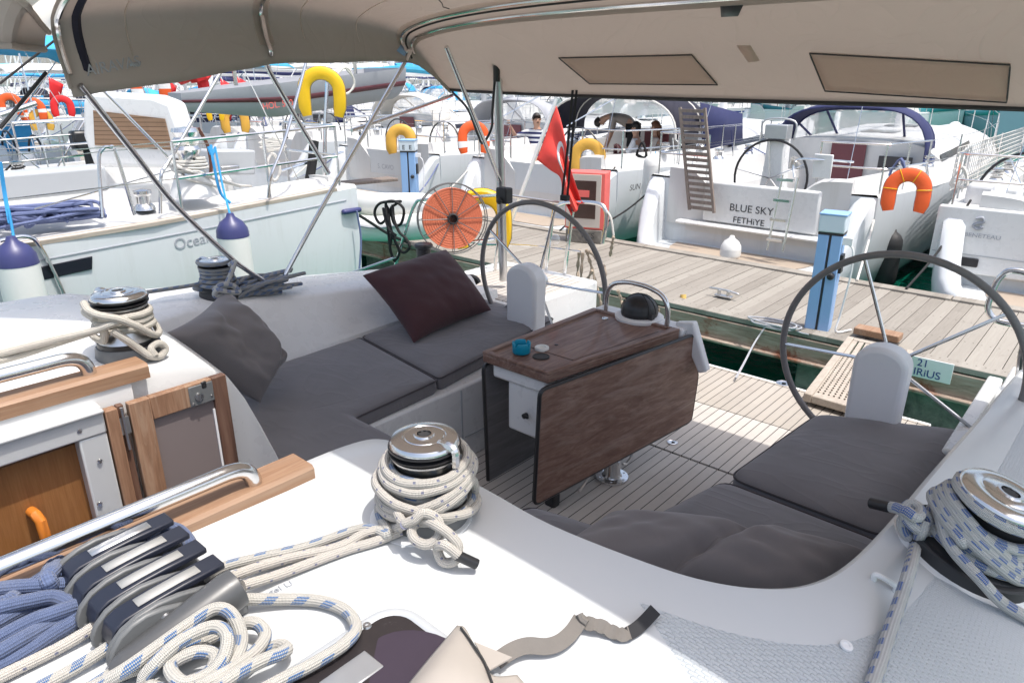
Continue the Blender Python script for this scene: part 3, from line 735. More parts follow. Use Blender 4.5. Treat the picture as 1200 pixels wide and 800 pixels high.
for k in range(3):
    ang = -.5 + k * .5; pts = [cpos + V((.095 * math.cos(t) * math.cos(ang), .095 * math.cos(t) * math.sin(ang), .035 + .089 * math.sin(t))) for t in [j * math.pi / 12 for j in range(13)]]
    mb.tube(pts, .002, 5)
mb.box(cpos + V((.092, -.035, .028)), (.02, .03, .03)); mb.box(cpos + V((-.092, .0, .028)), (.02, .03, .03)); mb.build('hood_seam', M['rubber'], cb)

# ---- wheels and pedestals ----------------------------------------
def wheel(hub, r, spokes, pedx, label):
    hub = V(hub); tilt = R(4)
    ax = V((0, math.cos(tilt), math.sin(tilt))); u = V((1, 0, 0)); w = V((0, -math.sin(tilt), math.cos(tilt)))
    mb = MB(); N = 72
    mb.tube([hub + u * r * math.cos(2 * math.pi * k / N) + w * r * math.sin(2 * math.pi * k / N) for k in range(N)], .0148, 12, closed=True)
    o = Y(mb, 'steering_wheel', M['rimgrey'])
    sp = MB()
    for a in spokes:
        d = u * math.cos(a) + w * math.sin(a); sp.tube([hub + d * .03 + ax * -.02, hub + d * (r - .008)], .0078, 8)
    sp.build('spokes', M['steel'], o)
    hb = MB(); hb.lathe([(.0, -.04), (.045, -.035), (.05, -.01), (.05, .02), (.03, .035), (0, .04)], hub, ax, 20); hb.build('hub', M['brushed'], o)
    # pedestal
    return o
whR = at(1046, 424, z=1.48); whL = at(640, 327, z=1.48); whL.y = whR.y
rR = .465
wheel(whR, rR, [R(a) for a in (112, 40, -32, -104, 184)], 0, 'R')
wheel(whL, rR, [R(a) for a in (146, 74, 2, -70, 218)], 0, 'L')
def pedestal(px_l, px_r, ytop, yb, ypos, taper):
    a = at(px_l, yb, y=ypos); b = at(px_r, yb, y=ypos); t = at((px_l + px_r) / 2, ytop, y=ypos)
    return a, b, t
for (hub, w, hgt, dxb) in ((whL, .112, .125, .0), (whR, .104, .105, .0)):
    y0 = hub.y - .17; mb = MB(); pts = []
    zt_ = hub.z + hgt
    n = 14
    for k in range(n + 1):
        t = math.pi * k / n; pts.append(V((hub.x - .01 + w * math.cos(t), y0, zt_ - w * .8 + w * .8 * math.sin(t))))
    pts += [V((hub.x - .01 - w * .93, y0 - .0, .76)), V((hub.x - .01 + w * .93, y0 - .0, .76))]
    mb.prism(pts, (0, .115, 0)); Y(mb, 'steering_pedestal', M['podgrey'], bevel=.022, bseg=3)
# ---- bimini -------------------------------------------------------
rowsdef = [(.98, 2.57, -3.08, .40, .45, 4.5), (1.4, 2.62, -3.16, .43, .5, 3.6), (1.9, 2.70, -3.26, .40, .55, 3.0), (2.4, 2.715, -3.37, .35, .6, 2.8), (2.8, 2.725, -3.47, .28, .66, 2.6), (2.98, 2.725, -3.52, .245, .70, 2.6), (3.08, 2.71, -3.545, .215, .72, 2.6), (3.25, 2.655, -3.59, .14, .74, 2.4), (3.42, 2.58, -3.64, .055, .76, 2.2), (3.53, 2.535, -3.67, .012, .78, 2.0)]
bm_ = MB(); rws = []
def bim_pt(row, s, off=0.0):
    (y, ze, xs, cr, xp, ex) = row
    th = math.pi * s; c_, s_ = math.cos(th), max(0.0, math.sin(th)); W = (xp - xs) / 2
    z = ze + cr * s_ ** .62 + off; tuck = .10 * max(0, 1 - s_ / .42) * (1 if y < 2.9 else max(0, (3.5 - y) / .6))
    x = (xs + xp) / 2 - W * math.copysign(abs(c_) ** .62, c_) * (1 + .035 * s_ ** .5) + math.copysign(tuck, c_) + math.copysign(-off, c_) * (1 - s_)
    tilt = -.09 * s * max(0, (y - 2.9) / .6)
    # the ends round over, slightly bulged outwards above the hem
    return V((x, y, z + tilt))
def splitS(n):
    return [k / n + .045 * math.sin(2 * math.pi * k / n) * -1 for k in range(n + 1)]
S_ = splitS(56)
fine = []
for a, b in zip(rowsdef, rowsdef[1:]):
    for k in range(4):
        t = k / 4; fine.append(tuple(x + (y - x) * t for x, y in zip(a, b)))
fine.append(rowsdef[-1])
for r_ in fine:
    rr = []
    for s in S_:
        p = bim_pt(r_, s)
        # folds and sag between the bows
        p.z += .010 * mnoise.noise(V((p.x * 1.3, p.y * 3.0, 1.7))) + .007 * mnoise.noise(V((p.x * 5, p.y * 2.5, 3.1))) + .004 * mnoise.noise(V((p.x * 2 + p.y * 8, p.y * 4 - p.x * 5, 7.1)))
        rr.append(p)
    # hem hanging at both sides
    rr = [rr[0] + V((.012, 0, -.035))] + rr + [rr[-1] + V((-.012, 0, -.035))]
    rws.append(rr)
bm_.loft(rws)
canopy = Y(bm_, 'bimini_canopy', M['canvas'], solid=.004, recalc=False)
cbv = BVHTree.FromPolygons([tuple(p) for p in bm_.v], bm_.f)
def CN(px, py, off=.006):
    r = (at(px, py, x=-50) - CAM).normalized()
    if r.x > 0: r = (at(px, py, y=50) - CAM).normalized()
    h = cbv.ray_cast(CAM, r)
    if not h[0]: return at(px, py, y=3.4)
    n = h[1] if h[1].dot(r) < 0 else -h[1]
    return h[0] + n * off
def interp_row(y):
    for a, b in zip(rowsdef, rowsdef[1:]):
        if a[0] <= y <= b[0]:
            t = (y - a[0]) / (b[0] - a[0]); return tuple(p + (q - p) * t for p, q in zip(a, b))
def band(y0, y1, m, name, off=-.006, s0=0.004, s1=.996, dy=0.0):
    mb = MB(); mb.loft([[bim_pt(interp_row(y0), s, off) for s in S_ if s0 <= s <= s1], [bim_pt(interp_row((y0 + y1) / 2), s, off - .012) for s in S_ if s0 <= s <= s1], [bim_pt(interp_row(y1), s, off) for s in S_ if s0 <= s <= s1]])
    return mb.build(name, m, canopy, recalc=False)
band(1.86, 1.95, M['canvasdark'], 'bow_pocket')
band(2.90, 2.985, M['canvasdark'], 'bow_pocket')
band(3.05, 3.10, M['canvas'], 'bow_pocket', off=-.010)
band(1.045, 1.08, M['navydark'], 'zip_strip', s0=.004, s1=.5)
# piping along the hem
for r_ in (rowsdef[0], rowsdef[-1]):
    mb = MB(); mb.tube([bim_pt(r_, s, -.004) for s in S_], .008 if r_ is rowsdef[0] else .011, 6)
    mb.build('hem_piping', M['canvas'] if r_ is rowsdef[0] else M['cushside'], canopy)
mb = MB(); mb.tube([bim_pt(interp_row(2.995), s, -.012) for s in S_], .006, 6); mb.build('hem_piping', M['rubber'], canopy)
# darker fabric windows rolled shut in the aft panel
for quad in ([(656, 66), (812, 62), (842, 97), (692, 96)], [(950, 60), (1185, 73), (1181, 117), (968, 104)]):
    mb = MB(); rws = []
    for j in range(7):
        rr = []
        for i in range(17):
            u, v = i / 16, j / 6
            x = (quad[0][0] * (1 - u) + quad[1][0] * u) * (1 - v) + (quad[3][0] * (1 - u) + quad[2][0] * u) * v
            y = (quad[0][1] * (1 - u) + quad[1][1] * u) * (1 - v) + (quad[3][1] * (1 - u) + quad[2][1] * u) * v
            e = 0 if (i in (0, 16) or j in (0, 6)) else 1
            rr.append(CN(x, y, .007 + e * (.004 + .004 * math.sin(i * 1.9 + j * .7) * math.sin(j * 1.1))))
        rws.append(rr)
    mb.loft(rws); wd = mb.build('rolled_window', M['canvasdark'], canopy, recalc=False, solid=.003)
# stitched seams
for sq in (.30, .52, .74):
    mb = MB(); mb.tube([bim_pt(r_, sq + .012 * math.sin(i), -.006) for i, r_ in enumerate(fine) if 1.0 < r_[0] < 2.9], .003, 5); mb.build('seam', M['cushside'], canopy)
for yq in (1.25, 2.15, 2.55):
    mb = MB(); mb.tube([bim_pt(interp_row(yq), s, -.006) for s in S_ if .02 < s < .98], .0025, 5); mb.build('seam', M['canvasdark'], canopy)
for quad in ([(656, 66), (812, 62), (842, 97), (692, 96)], [(950, 60), (1185, 73), (1181, 117), (968, 104)]):
    mb = MB(); pts = []
    for (a, b), (c, d) in zip(quad, quad[1:] + quad[:1]): pts += [CN(a + (c - a) * k / 10, b + (d - b) * k / 10, .014) for k in range(10)]
    mb.tube(pts, .0035, 5, closed=True); mb.build('window_stitching', M['cushside'], canopy)
mb = MB(); mb.add([CN(845, 4, .01), CN(873, 2, .01), CN(866, 17, .01), CN(846, 18, .01)], [(0, 1, 2, 3)]); mb.build('reinforcing_patch', M['cushside'], canopy, solid=.002)
mb = MB(); mb.add([CN(864, 52, .008), CN(880, 52, .008), CN(891, 70, .008), CN(878, 72, .008)], [(0, 1, 2, 3)]); mb.build('reinforcing_patch', M['canvasdark'], canopy, solid=.002)
# light lettering on the side panel
tl = CN(112, 82, .006); tr_ = CN(166, 72, .006); tu = CN(110, 72, .006)
text('lettering', 'AIRAVAS', .058, (CN(131, 79, .009)), tr_ - tl, tu - tl, M['lettergrey'], canopy, shear=.3, label=None)
mb = MB(); q = [CN(151, 79, .008), CN(164, 77, .008), CN(164, 73, .008), CN(151, 75, .008)]; mb.add(q, [(0, 1, 2, 3)]); mb.build('label_strip', M['lettergrey'], canopy, solid=.001)
mb = MB(); q = [CN(463, 61, .012), CN(472, 67, .012), CN(477, 60, .012), CN(468, 54, .012)]; mb.add(q, [(0, 1, 2, 3)]); mb.build('maker_tag', M['blue'], canopy, solid=.001)
# frame tubes
fr = MB(); r = .0125
base1 = V((-3.42, 1.95, dz(-3.42, 1.95))); base2 = V((-3.44, 2.02, dz(-3.44, 2.02)))
f0 = bim_pt(rowsdef[0], .004, -.02) + V((0, .03, 0))
fr.tube(catmull([f0, f0.lerp(at(205, 240, x=-3.26), .5), at(205, 240, x=-3.26), at(268, 300, x=-3.36), at(287, 315, x=-3.40), at(309, 329, x=-3.44)], 8), r, 10)
t2 = bim_pt(interp_row(2.95), .004, -.02)
fr.tube(catmull([bim_pt(interp_row(2.95), .06, -.02), bim_pt(interp_row(2.95), .02, -.025), t2, t2.lerp(at(332, 322, x=-3.46), .3), t2.lerp(at(332, 322, x=-3.46), .7), at(330, 330, x=-3.46)], 8), r, 10)
m0 = at(385, 203, x=-3.48)
fr.tube(catmull([bim_pt(interp_row(1.9), .10, -.028), bim_pt(interp_row(1.9), .035, -.028), bim_pt(interp_row(1.9), .004, -.02), at(312, 75, x=-3.28), at(336, 119, x=-3.34), m0], 8), r, 10)
pt = at(583, 86, y=3.42); pb = at(590, 331, z=1.24)
ax_ = at(592, 215, y=(pt.y + pb.y) / 2)
fr.tube(catmull([at(523, 55, y=2.75), at(523, 55, y=2.75).lerp(at(586, 212, y=3.38), .5), at(586, 212, y=3.38)], 6), r, 10)
fr.tube([at(530, 112, x=-3.62), at(424, 149, x=-3.55), at(412, 153, x=-3.53)], .011, 8)
for s in (.96,):  # port legs, mostly outside the picture
    for yy in (1.0, 2.95): fr.tube([bim_pt(interp_row(yy), s, -.02), V((.62, 2.1, 1.32))], r, 8)
bf = split_build(fr, 'frame_tube', M['steel'], yacht)[0]
for yy in (.99, 1.9, 2.94, 3.05):
    mb = MB(); mb.tube([bim_pt(interp_row(yy), s, -.014) for s in S_[1:-1]], .0105, 8); mb.build('bow', M['steel'], bf)
mb = MB(); mb.tube([pt + V((0, 0, -.02)), pb + V((0, 0, .02))], .030, 16); pole = Y(mb, 'bimini_post', M['brushed'])
mb = MB(); c_ = at(591, 229, y=pt.y - .03); mb.box(c_, (.09, .07, .10)); mb.lathe([(.022, 0), (.022, .03), (.0, .034)], c_ + V((-.0, -.03, -.03)), (0, -1, 0), 12); mb.build('clamp', M['rubber'], pole, bevel=.01)
mb = MB(); mb.tube([at(582, 72, y=3.36), at(582, 96, y=3.36)], .021, 10); mb.build('sleeve', M['black'], pole)
mb = MB(); mb.tube(catmull([at(580, 92, y=3.36), at(577, 130, y=3.38), at(576, 150, y=3.38), at(566, 168, y=3.38), at(560, 158, y=3.38), at(548, 128, y=3.38), at(530, 108, y=3.4)], 8), .008, 6); mb.build('tie_strap', M['black'], pole)
mb = MB()
for dx in (-2.5, 2): mb.strip([at(674 + dx, 102, y=3.5), at(668 + dx, 170, y=3.45), at(662 + dx * 1.4, 232, y=3.4)], .016, (1, 0, 0), .002)
mb.box(at(662, 232, y=3.4), (.05, .03, .03)); Y(mb, 'hold_down_strap', M['strapdark'])
# small fittings at the starboard corner: buckle and cords
mb = MB(); q0 = at(66, 46, x=-3.10); mb.tube([q0, at(0, 98, x=-3.05)], .004, 6); mb.tube([at(54, 85, x=-3.05), at(0, 150, x=-2.95)], .006, 6); Y(mb, 'stay_cord', M['strapdark'])
# sprayhood roof ahead of the bimini, seen in the corner
H_ = [at(57, 38, y=.97), at(48, 28, y=.93), at(36, 13, y=.86), at(18, -3, y=.76), V((-2.95, .62, 3.02)), V((-2.5, .5, 3.06))]
Lw = [at(52, 58, y=.95), at(40, 57, y=.90), at(20, 55, y=.82), at(0, 53, y=.74), V((-3.25, .55, 2.70)), V((-3.25, .35, 2.70))]
H_ = catmull(H_, 5); Lw = catmull(Lw, 5)
mb = MB(); mb.loft([[a.lerp(b, t) + V((0, 0, .02 * math.sin(math.pi * t))) for a, b in zip(Lw, H_)] for t in (0, .25, .5, .75, 1)]); sh = Y(mb, 'sprayhood', M['canvas'], solid=.004, recalc=False)
mb = MB(); mb.tube(H_, .010, 8); mb.tube(Lw, .012, 8); mb.tube([p + V((0, 0, .03)) for p in Lw], .007, 6); mb.build('sprayhood_hem', M['canvas'], sh)
Fe = [bim_pt(rowsdef[0], s, .006) for s in S_ if .10 < s < .46]; Fe = [Fe[int(k * (len(Fe) - 1) / (len(H_) - 1))] for k in range(len(H_))]
mb = MB(); mb.loft([[a.lerp(b, t) for a, b in zip(H_, Fe)] for t in (0, .33, .66, 1)])
mt = NT('translucent_canvas'); tb_ = mt.n('ShaderNodeBsdfTranslucent'); tb_.inputs[0].default_value = (.86, .84, .78, 1); mx = mt.n('ShaderNodeMixShader'); mx.inputs[0].default_value = .75
mt.b.inputs['Base Color'].default_value = (.8, .78, .72, 1); mt.l(mt.b.outputs[0], mx.inputs[1]); mt.l(tb_.outputs[0], mx.inputs[2]); mt.l(mx.outputs[0], mt.t.nodes['Material Output'].inputs[0])
M['transcanvas'] = mt.m
mb.build('link_panel', M['transcanvas'], sh, recalc=False)
# ================================================================= winches
def winch(base, n, D_, H, label=None, dark=False, capflat=False, arm=0.0, name='winch', bw=1.0):
    base = V(base); n = V(n).normalized(); r = D_ / 2
    mb = MB()
    # drum: waisted, ribbed
    prof = [(r * 1.02, H * .26), (r * .98, H * .30), (r * .86, H * .40), (r * .80, H * .52), (r * .80, H * .66), (r * .86, H * .74), (r * .95, H * .78), (r * .95, H * .80), (0, H * .80)]
    mb.lathe(prof, base, n, 40); dr = Y(mb, name, M['black'] if dark else M['brushed'])
    if label: dr['label'] = label
    mb = MB(); mb.lathe([(r * 1.20 * bw, -.004), (r * 1.22 * bw, H * .015), (r * 1.20 * bw, H * .05), (r * 1.16 * bw, H * .17), (r * 1.12 * bw, H * .19), (r * .9, H * .19)], base, n, 40); bs_ = mb.build('winch_base', M['rubber'] if dark else M['clutchgrey'], dr)
    mb = MB(); mb.lathe([(r * 1.08 * min(bw, 1.15), H * .188), (r * 1.06, H * .26), (r * .9, H * .272)], base, n, 40); mb.build('winch_skirt', M['black'], dr)
    mb = MB(); mb.lathe([(r * .88, H * .80), (r * 1.02, H * .835), (r * 1.03, H * .85), (r * .80, H * .868), (r * .80, H * .88), (r * 1.03, H * .90), (r * 1.03, H * .915), (r * .9, H * .92)], base, n, 40); mb.build('self_tailer', M['black'], dr)
    mb = MB(); mb.lathe([(r * .98, H * .918), (r * 1.0, H * .93), (r * .99, H * .955), (r * .93, H * .985), (r * .78, H * 1.0), (r * .62, H * 1.004), (r * .60, H * .998), (r * .56, H * .998), (r * .54, H * 1.006), (r * .30, H * 1.012), (r * .27, H * 1.03), (r * .205, H * 1.03), (r * .19, H * .99), (0, H * .99)], base, n, 48)
    cp = mb.build('winch_cap', M['steel'], dr)
    u = n.orthogonal().normalized(); w = n.cross(u)
    mb = MB(); pts = []
    for k in range(16):
        a = 2 * math.pi * k / 16; rr = r * (.20 if k % 2 else .14); pts.append(base + n * (H * .992) + (u * math.cos(a) + w * math.sin(a)) * rr)
    mb.prism(pts, n * H * .028); mb.build('winch_socket', M['rubber'], dr, bevel=0)
    # stripper arm over the jaws
    a = arm; d = (V((math.cos(a), math.sin(a), 0)) - n * n.dot(V((math.cos(a), math.sin(a), 0)))).normalized(); s = n.cross(d)
    mb = MB()
    mb.tube(catmull([base + n * H * .985 + d * r * .55, base + n * H * .985 + d * r * .95, base + n * H * .95 + d * r * 1.12, base + n * H * .82 + d * r * 1.14, base + n * H * .74 + d * r * 1.05 + s * .004], 5), [r * .10] * 3 + [r * .13] * 15 + [r * .12] * 3, 8); mb.build('rope_feeder', M['steel'], dr)
    return dr
zc_n = 1.90
pn = at(497, 508, z=zc_n); bn = V((pn.x, pn.y, dz(pn.x, pn.y))); Hn = .198; Dn = .150
wn = winch(bn, (0, 0, 1), Dn, Hn, 'winch on the coachroof under cream and blue flecked rope', arm=R(5))
mb = MB(); mb.lathe([(Dn * .74, -.002), (Dn * .745, .004), (Dn * .70, .006), (0, .006)], bn + V((-.01, -.01, 0)), seg=40); mb.build('winch_pad', M['gel'], wn)
# engraved letters on the cap
pl = at(138, 342, z=2.025); bl = V((pl.x, pl.y, dz(pl.x, pl.y))); Hl = pl.z - bl.z
wl_ = winch(bl, (0, 0, 1), .150, Hl, 'chrome capped winch wound with plain cream rope', arm=R(-160))
ps = at(257, 342, z=1.57); bs = V((ps.x, ps.y, dz(ps.x, ps.y))); ws = winch(bs, (0, 0, 1), .165, .195, 'dark winch on the far coaming wound with grey blue rope', dark=True, arm=R(200))
pr = D(1128, 652); nr = (dn(pr.x, pr.y) + V((.05, -.02, .25))).normalized(); wr_ = winch(pr, nr, .185, .185, 'dark winch on the near coaming wound with white and blue rope', dark=True, arm=R(20), bw=1.22)
mb = MB(); mb.lathe([(.150, -.03), (.148, .004), (.135, .010), (.128, .004), (0, .004)], pr, nr, 40); mb.build('winch_plinth', M['gel'], wr_)

# ================================================================= ropes
def ropemesh(paths, r, m, name, label, cat='rope', group=None, seg=10, step=.006, n=10):
    mb = MB(); first = V(paths[0][0])
    for p in paths: mb.tube(resample(catmull(p, n), step), r, seg)
    o = mb.build(name, m); return tag(o, label, cat, group)
def wrap(base, n, spec, jitter=.003, seed=1, per=14):
    """turns round a drum: spec = list of (angle, radius, height)"""
    n = V(n).normalized(); u = n.orthogonal().normalized(); w = n.cross(u); rnd = random.Random(seed); out = []
    # u,w turned so that angle 0 lies along world x
    x = (V((1, 0, 0)) - n * n.x).normalized(); y = n.cross(x)
    for (a0, r0, z0), (a1, r1, z1) in zip(spec, spec[1:]):
        k = max(2, int(abs(a1 - a0) / (2 * math.pi) * per))
        for i in range(k):
            t = i / k; a = a0 + (a1 - a0) * t
            out.append(V(base) + (x * math.cos(a) + y * math.sin(a)) * (r0 + (r1 - r0) * t + rnd.uniform(-1, 1) * jitter * .5) + n * (z0 + (z1 - z0) * t + rnd.uniform(-1, 1) * jitter * .5))
    a, r, z = spec[-1]; out.append(V(base) + (x * math.cos(a) + y * math.sin(a)) * r + n * z)
    return out
T2 = 2 * math.pi
RR = .0102
# near winch: inner flecked turns, outer cream turns with a hitch
r0 = Dn / 2
inner = wrap(bn, (0, 0, 1), [(R(190), r0 * .85 + RR, .135), (R(190) + T2, r0 * .84 + RR, .115), (R(190) + 2 * T2, r0 * .84 + RR, .094), (R(190) + 3 * T2, r0 * .86 + RR, .073), (R(190) + 4 * T2, r0 * 1.0 + RR, .052), (R(-20) + 5 * T2, r0 * 1.12 + RR, .045), (R(250) + 5 * T2, r0 * 1.28 + RR, .03)], seed=2)
lineA = [D(455, 626, .025), D(425, 619, .017), D(360, 640, .02), D(300, 654, .024), D(262, 664, .032), D(240, 676, .045)]
ropemesh([inner + lineA], RR, M['rope_fleck'], 'sheet_rope', 'blue flecked rope under the cream turns on the near winch, led to the rope clutch', seg=10)
def tilted(base, a0, turns, ra, rb, za, zb, tilt, ph, seed, per=16):
    rnd = random.Random(seed); out = []; N = int(turns * per)
    for i in range(N + 1):
        t = i / N; a = a0 + turns * T2 * t; rr = ra + (rb - ra) * t + rnd.uniform(-1, 1) * .0015
        out.append(V(base) + V((math.cos(a) * rr, math.sin(a) * rr, za + (zb - za) * t + tilt * math.sin(a - ph) + rnd.uniform(-1, 1) * .0015)))
    return out
k0 = D(496, 622, .062)
outer = tilted(bn, R(150), 2.0, r0 * .96 + RR, r0 * 1.10 + RR * 1.5, .150, .122, .014, R(10), 4) \
      + tilted(bn, R(170), 1.6, r0 * 1.12 + RR * 1.6, r0 * 1.18 + RR * 1.6, .104, .082, .034, R(-25), 5)[1:] \
      + tilted(bn, R(32), 1.45, r0 * 1.18 + RR * 1.6, r0 * 1.24 + RR * 1.6, .082, .058, .030, R(150), 6)[1:]
vw = (CAM - k0).normalized(); su = V((vw.y * -1, vw.x, 0)).normalized(); sv = vw.cross(su) * -1
if sv.z < 0: sv = -sv
def kp_(a, b, c): return k0 + su * a + sv * b + vw * c
if su.dot(_rt) < 0: su = -su
hitch = [kp_(-.045, .028, -.02), kp_(-.02, .022, .008), kp_(.004, .034, .018), kp_(.030, .018, .016), kp_(.030, -.012, .014), kp_(.006, -.026, .010), kp_(-.018, -.014, .004), kp_(-.022, .008, -.004), kp_(.0, .020, -.002), kp_(.030, .006, .030), kp_(.055, -.016, .034), kp_(.066, -.038, .026), kp_(.056, -.062, .012), kp_(.034, -.060, .006), kp_(.026, -.034, .010), kp_(.040, -.030, .034), kp_(.066, -.052, .034)]
tail = [kp_(.070, -.055, .032), kp_(.098, -.070, .022)]
ropemesh([outer + hitch], RR, M['rope_cream'], 'sheet_rope', 'cream rope in thick turns on the near winch, tied off in a hitch', seg=10)
mb = MB(); mb.tube([kp_(.062, -.050, .034), kp_(.100, -.071, .022)], RR * 1.03, 10); tag(mb.build('whipped_rope_end', M['black']), 'black whipped rope end sticking out of the hitch below the near winch', 'rope end')
lineB = [kp_(-.035, .016, .004), D(462, 619, .026), D(430, 624, .020), D(395, 641, .018), D(330, 656, .018), D(275, 674, .030), D(250, 690, .045)]
ropemesh([lineB, [D(470, 622, .02), D(440, 634, .012), D(400, 646, .012), D(330, 672, .016), D(285, 686, .03)]], RR, M['rope_cream'], 'halyard_rope', 'pair of cream lines running from the near winch to the rope clutch')

# left winch: plain cream
rl = .075
wl1 = wrap(bl, (0, 0, 1), [(R(120), rl * .85 + .011, Hl * .74), (R(120) + T2, rl * .83 + .011, Hl * .66), (R(120) + 2 * T2, rl * .82 + .011, Hl * .56), (R(120) + 3 * T2, rl * .86 + .011, Hl * .46), (R(-60) + 4 * T2, rl * 1.0 + .012, Hl * .38)], seed=9)
dl_ = V((CAM.x - bl.x, CAM.y - bl.y, 0)).normalized()
def WL(px, py, d=.10): return atp(px, py, bl + dl_ * d, dl_)
tailL = [WL(120, 385, .09), WL(100, 391, .06), at(60, 404, x=-2.18), at(20, 417, x=-2.2), at(-40, 432, x=-2.2)]
o = ropemesh([wl1 + tailL,
   [WL(98, 355, .05), WL(104, 364, .08), WL(118, 370, .10), WL(140, 374, .11), WL(160, 382, .10), WL(180, 392, .06), WL(186, 388, .0), WL(178, 376, -.05), WL(160, 364, -.08), WL(130, 360, -.08), WL(104, 360, -.03), WL(100, 366, .05), WL(112, 373, .09)],
   [WL(132, 388, .10), WL(148, 398, .10), WL(162, 408, .09), WL(176, 417, .09), WL(188, 417, .07), WL(194, 408, .05), WL(186, 402, .06), WL(177, 408, .08), WL(182, 417, .09)],
   [WL(150, 372, .095), WL(130, 380, .105), WL(108, 388, .085), WL(60, 399, .05), at(0, 414, x=-2.2), at(-40, 424, x=-2.2)]], .0105, M['rope_plain'], 'halyard_rope', 'plain cream rope crossed over the chrome capped winch, its tail leading forward')

# starboard winch
rs = .0825
ropemesh([wrap(bs, (0, 0, 1), [(R(200), rs * 1.0, .188), (R(200) + T2, rs * .98, .182), (R(220) + T2, rs * .9, .16), (R(220) + 2 * T2, rs * .88, .142), (R(220) + 3 * T2, rs * .88, .122), (R(220) + 4 * T2, rs * .92, .10), (R(220) + 5 * T2, rs * 1.04, .078), (R(-100) + 7 * T2, rs * 1.22, .055)], seed=12, per=14)
   + [D(285, 342, .03), D(300, 344, .02), D(330, 342, .02)]], .0105, M['rope_greyblue'], 'sheet_rope', 'grey rope with blue flecks in neat turns on the far coaming winch')
pl_ = []; rnd = random.Random(5)
pq_ = at(290, 343, z=1.575)
for k in range(15):
    y0 = pq_.y + rnd.uniform(-.05, .10); x0 = pq_.x - .13 + rnd.uniform(-.07, .07); L_ = rnd.uniform(.18, .34)
    z = dz(x0, y0) + .012 + .02 * (k % 3)
    pl_ += [V((x0, y0, z)), V((x0 + .012, y0 + L_ * .5, z + .008)), V((x0 + rnd.uniform(-.02, .04), y0 + L_, z)), V((x0 + .03, y0 + L_ * .5, z + .01))]
ropemesh([pl_], .0105, M['rope_greyblue'], 'rope_hank', 'flattened hank of grey blue rope lying on the coaming beside a frame foot', seg=8)
ropemesh([[at(236, 332, x=bs.x), at(215, 336, x=bs.x), at(120, 350, x=bs.x - .04), at(0, 370, x=bs.x - .08), at(-60, 380, x=bs.x - .1)]], .010, M['rope_greyblue'], 'sheet_rope', 'single blue flecked line stretched forward along the far side deck')
# right winch
rr = .0925; RW = .0125
nrx = nr
wp = wrap(pr, nr, [(R(170), rr * .97, .160), (R(170) + T2 * .9, rr * .97, .158), (R(150) + T2, rr * .92, .120), (R(150) + 2 * T2, rr * .9, .10), (R(150) + 3 * T2, rr * .95, .08), (R(150) + 4 * T2, rr * 1.06, .062), (R(150) + 5 * T2, rr * 1.2, .05)], seed=21)
lp2 = tilted(V((0, 0, 0)), R(150), 3.3, rr * 1.06, rr * 1.22, .100, .062, .040, R(120), 8)
zq = V((0, 0, 1)).rotation_difference(nr); lp2 = [pr + zq @ p for p in lp2]
kc = at(1068, 606, y=pr.y - .02)
K = lambda px, py, d=0: at(px, py, y=pr.y - .02 - d)
knot = [K(1118, 632, .03), K(1098, 628, .04), K(1076, 634, .05), K(1062, 626, .06), K(1058, 610, .06), K(1072, 600, .05), K(1086, 606, .04), K(1084, 622, .05), K(1070, 616, .08), K(1060, 600, .07), K(1068, 590, .05), K(1078, 598, .06), K(1074, 606, .09), K(1062, 598, .085)]
tl_ = [K(1064, 602, .08), K(1054, 596, .07), K(1046, 594, .06), K(1034, 592, .05)]
ropemesh([wp, lp2 + knot + tl_], RW, M['rope_fleck2'], 'sheet_rope', 'white rope with blue ticks heaped round the near coaming winch and knotted')
mb = MB(); mb.tube([K(1043, 594, .06), K(1021, 589, .045)], RW * 1.05, 10); tag(mb.build('whipped_rope_end', M['black']), 'black whipped rope end pointing over the seat from the near coaming winch', 'rope end')
ropemesh([[K(1084, 610, .06), K(1080, 622, .07), K(1073, 640, .07), D(1066, 668, .06), D(1056, 700, .035), D(1044, 735, .02), D(1033, 770, .015), D(1018, 815, .014), D(1010, 850, .014)],
          ], RW, M['rope_fleck2'], 'sheet_rope', 'taut white and blue tail hanging from the knot down across the nonskid deck')
ropemesh([[pr + zq @ V((-.09, -.06, .10)), pr + zq @ V((-.04, -.115, .07)), D(1150, 680, .06), D(1175, 706, .03), D(1215, 730, .02)]], RW, M['rope_fleck2'], 'sheet_rope', 'white and blue rope end led from the near winch out of the lower right')

# ================================================================= rope clutch
zc = dz(-1.16, .36)
y0, y1 = .250, .445
xs = [-1.292, -1.226, -1.160, -1.094]
def prof_plate(x, w, ya, yb, h, m, name, par=None):
    pts = []
    for (t, z) in ((-.05, 0), (-.09, .028), (-.085, .050), (-.04, .074), (.06, .098), (.20, .113), (.36, .119), (.55, .114), (.75, .100), (.95, .075), (1, .050), (1, 0)):
        pts.append(V((x, ya + (yb - ya) * t, zc + z * h / .098 * .88)))
    mb = MB(); mb.prism(pts, (w, 0, 0)); return mb
cl = MB()
for x in xs + [-1.030]:
    q = prof_plate(x - .038, .012, y0, y1, .080, None, None); cl.add(q.v, q.f)
cl.box((-1.165, (y0 + y1) / 2, zc + .010), (.275, y1 - y0 + .02, .022))
clutch = Y(cl, 'rope_clutch', M['clutchgrey'], bevel=.003); clutch['label'] = 'grey rope clutch with four black levers'
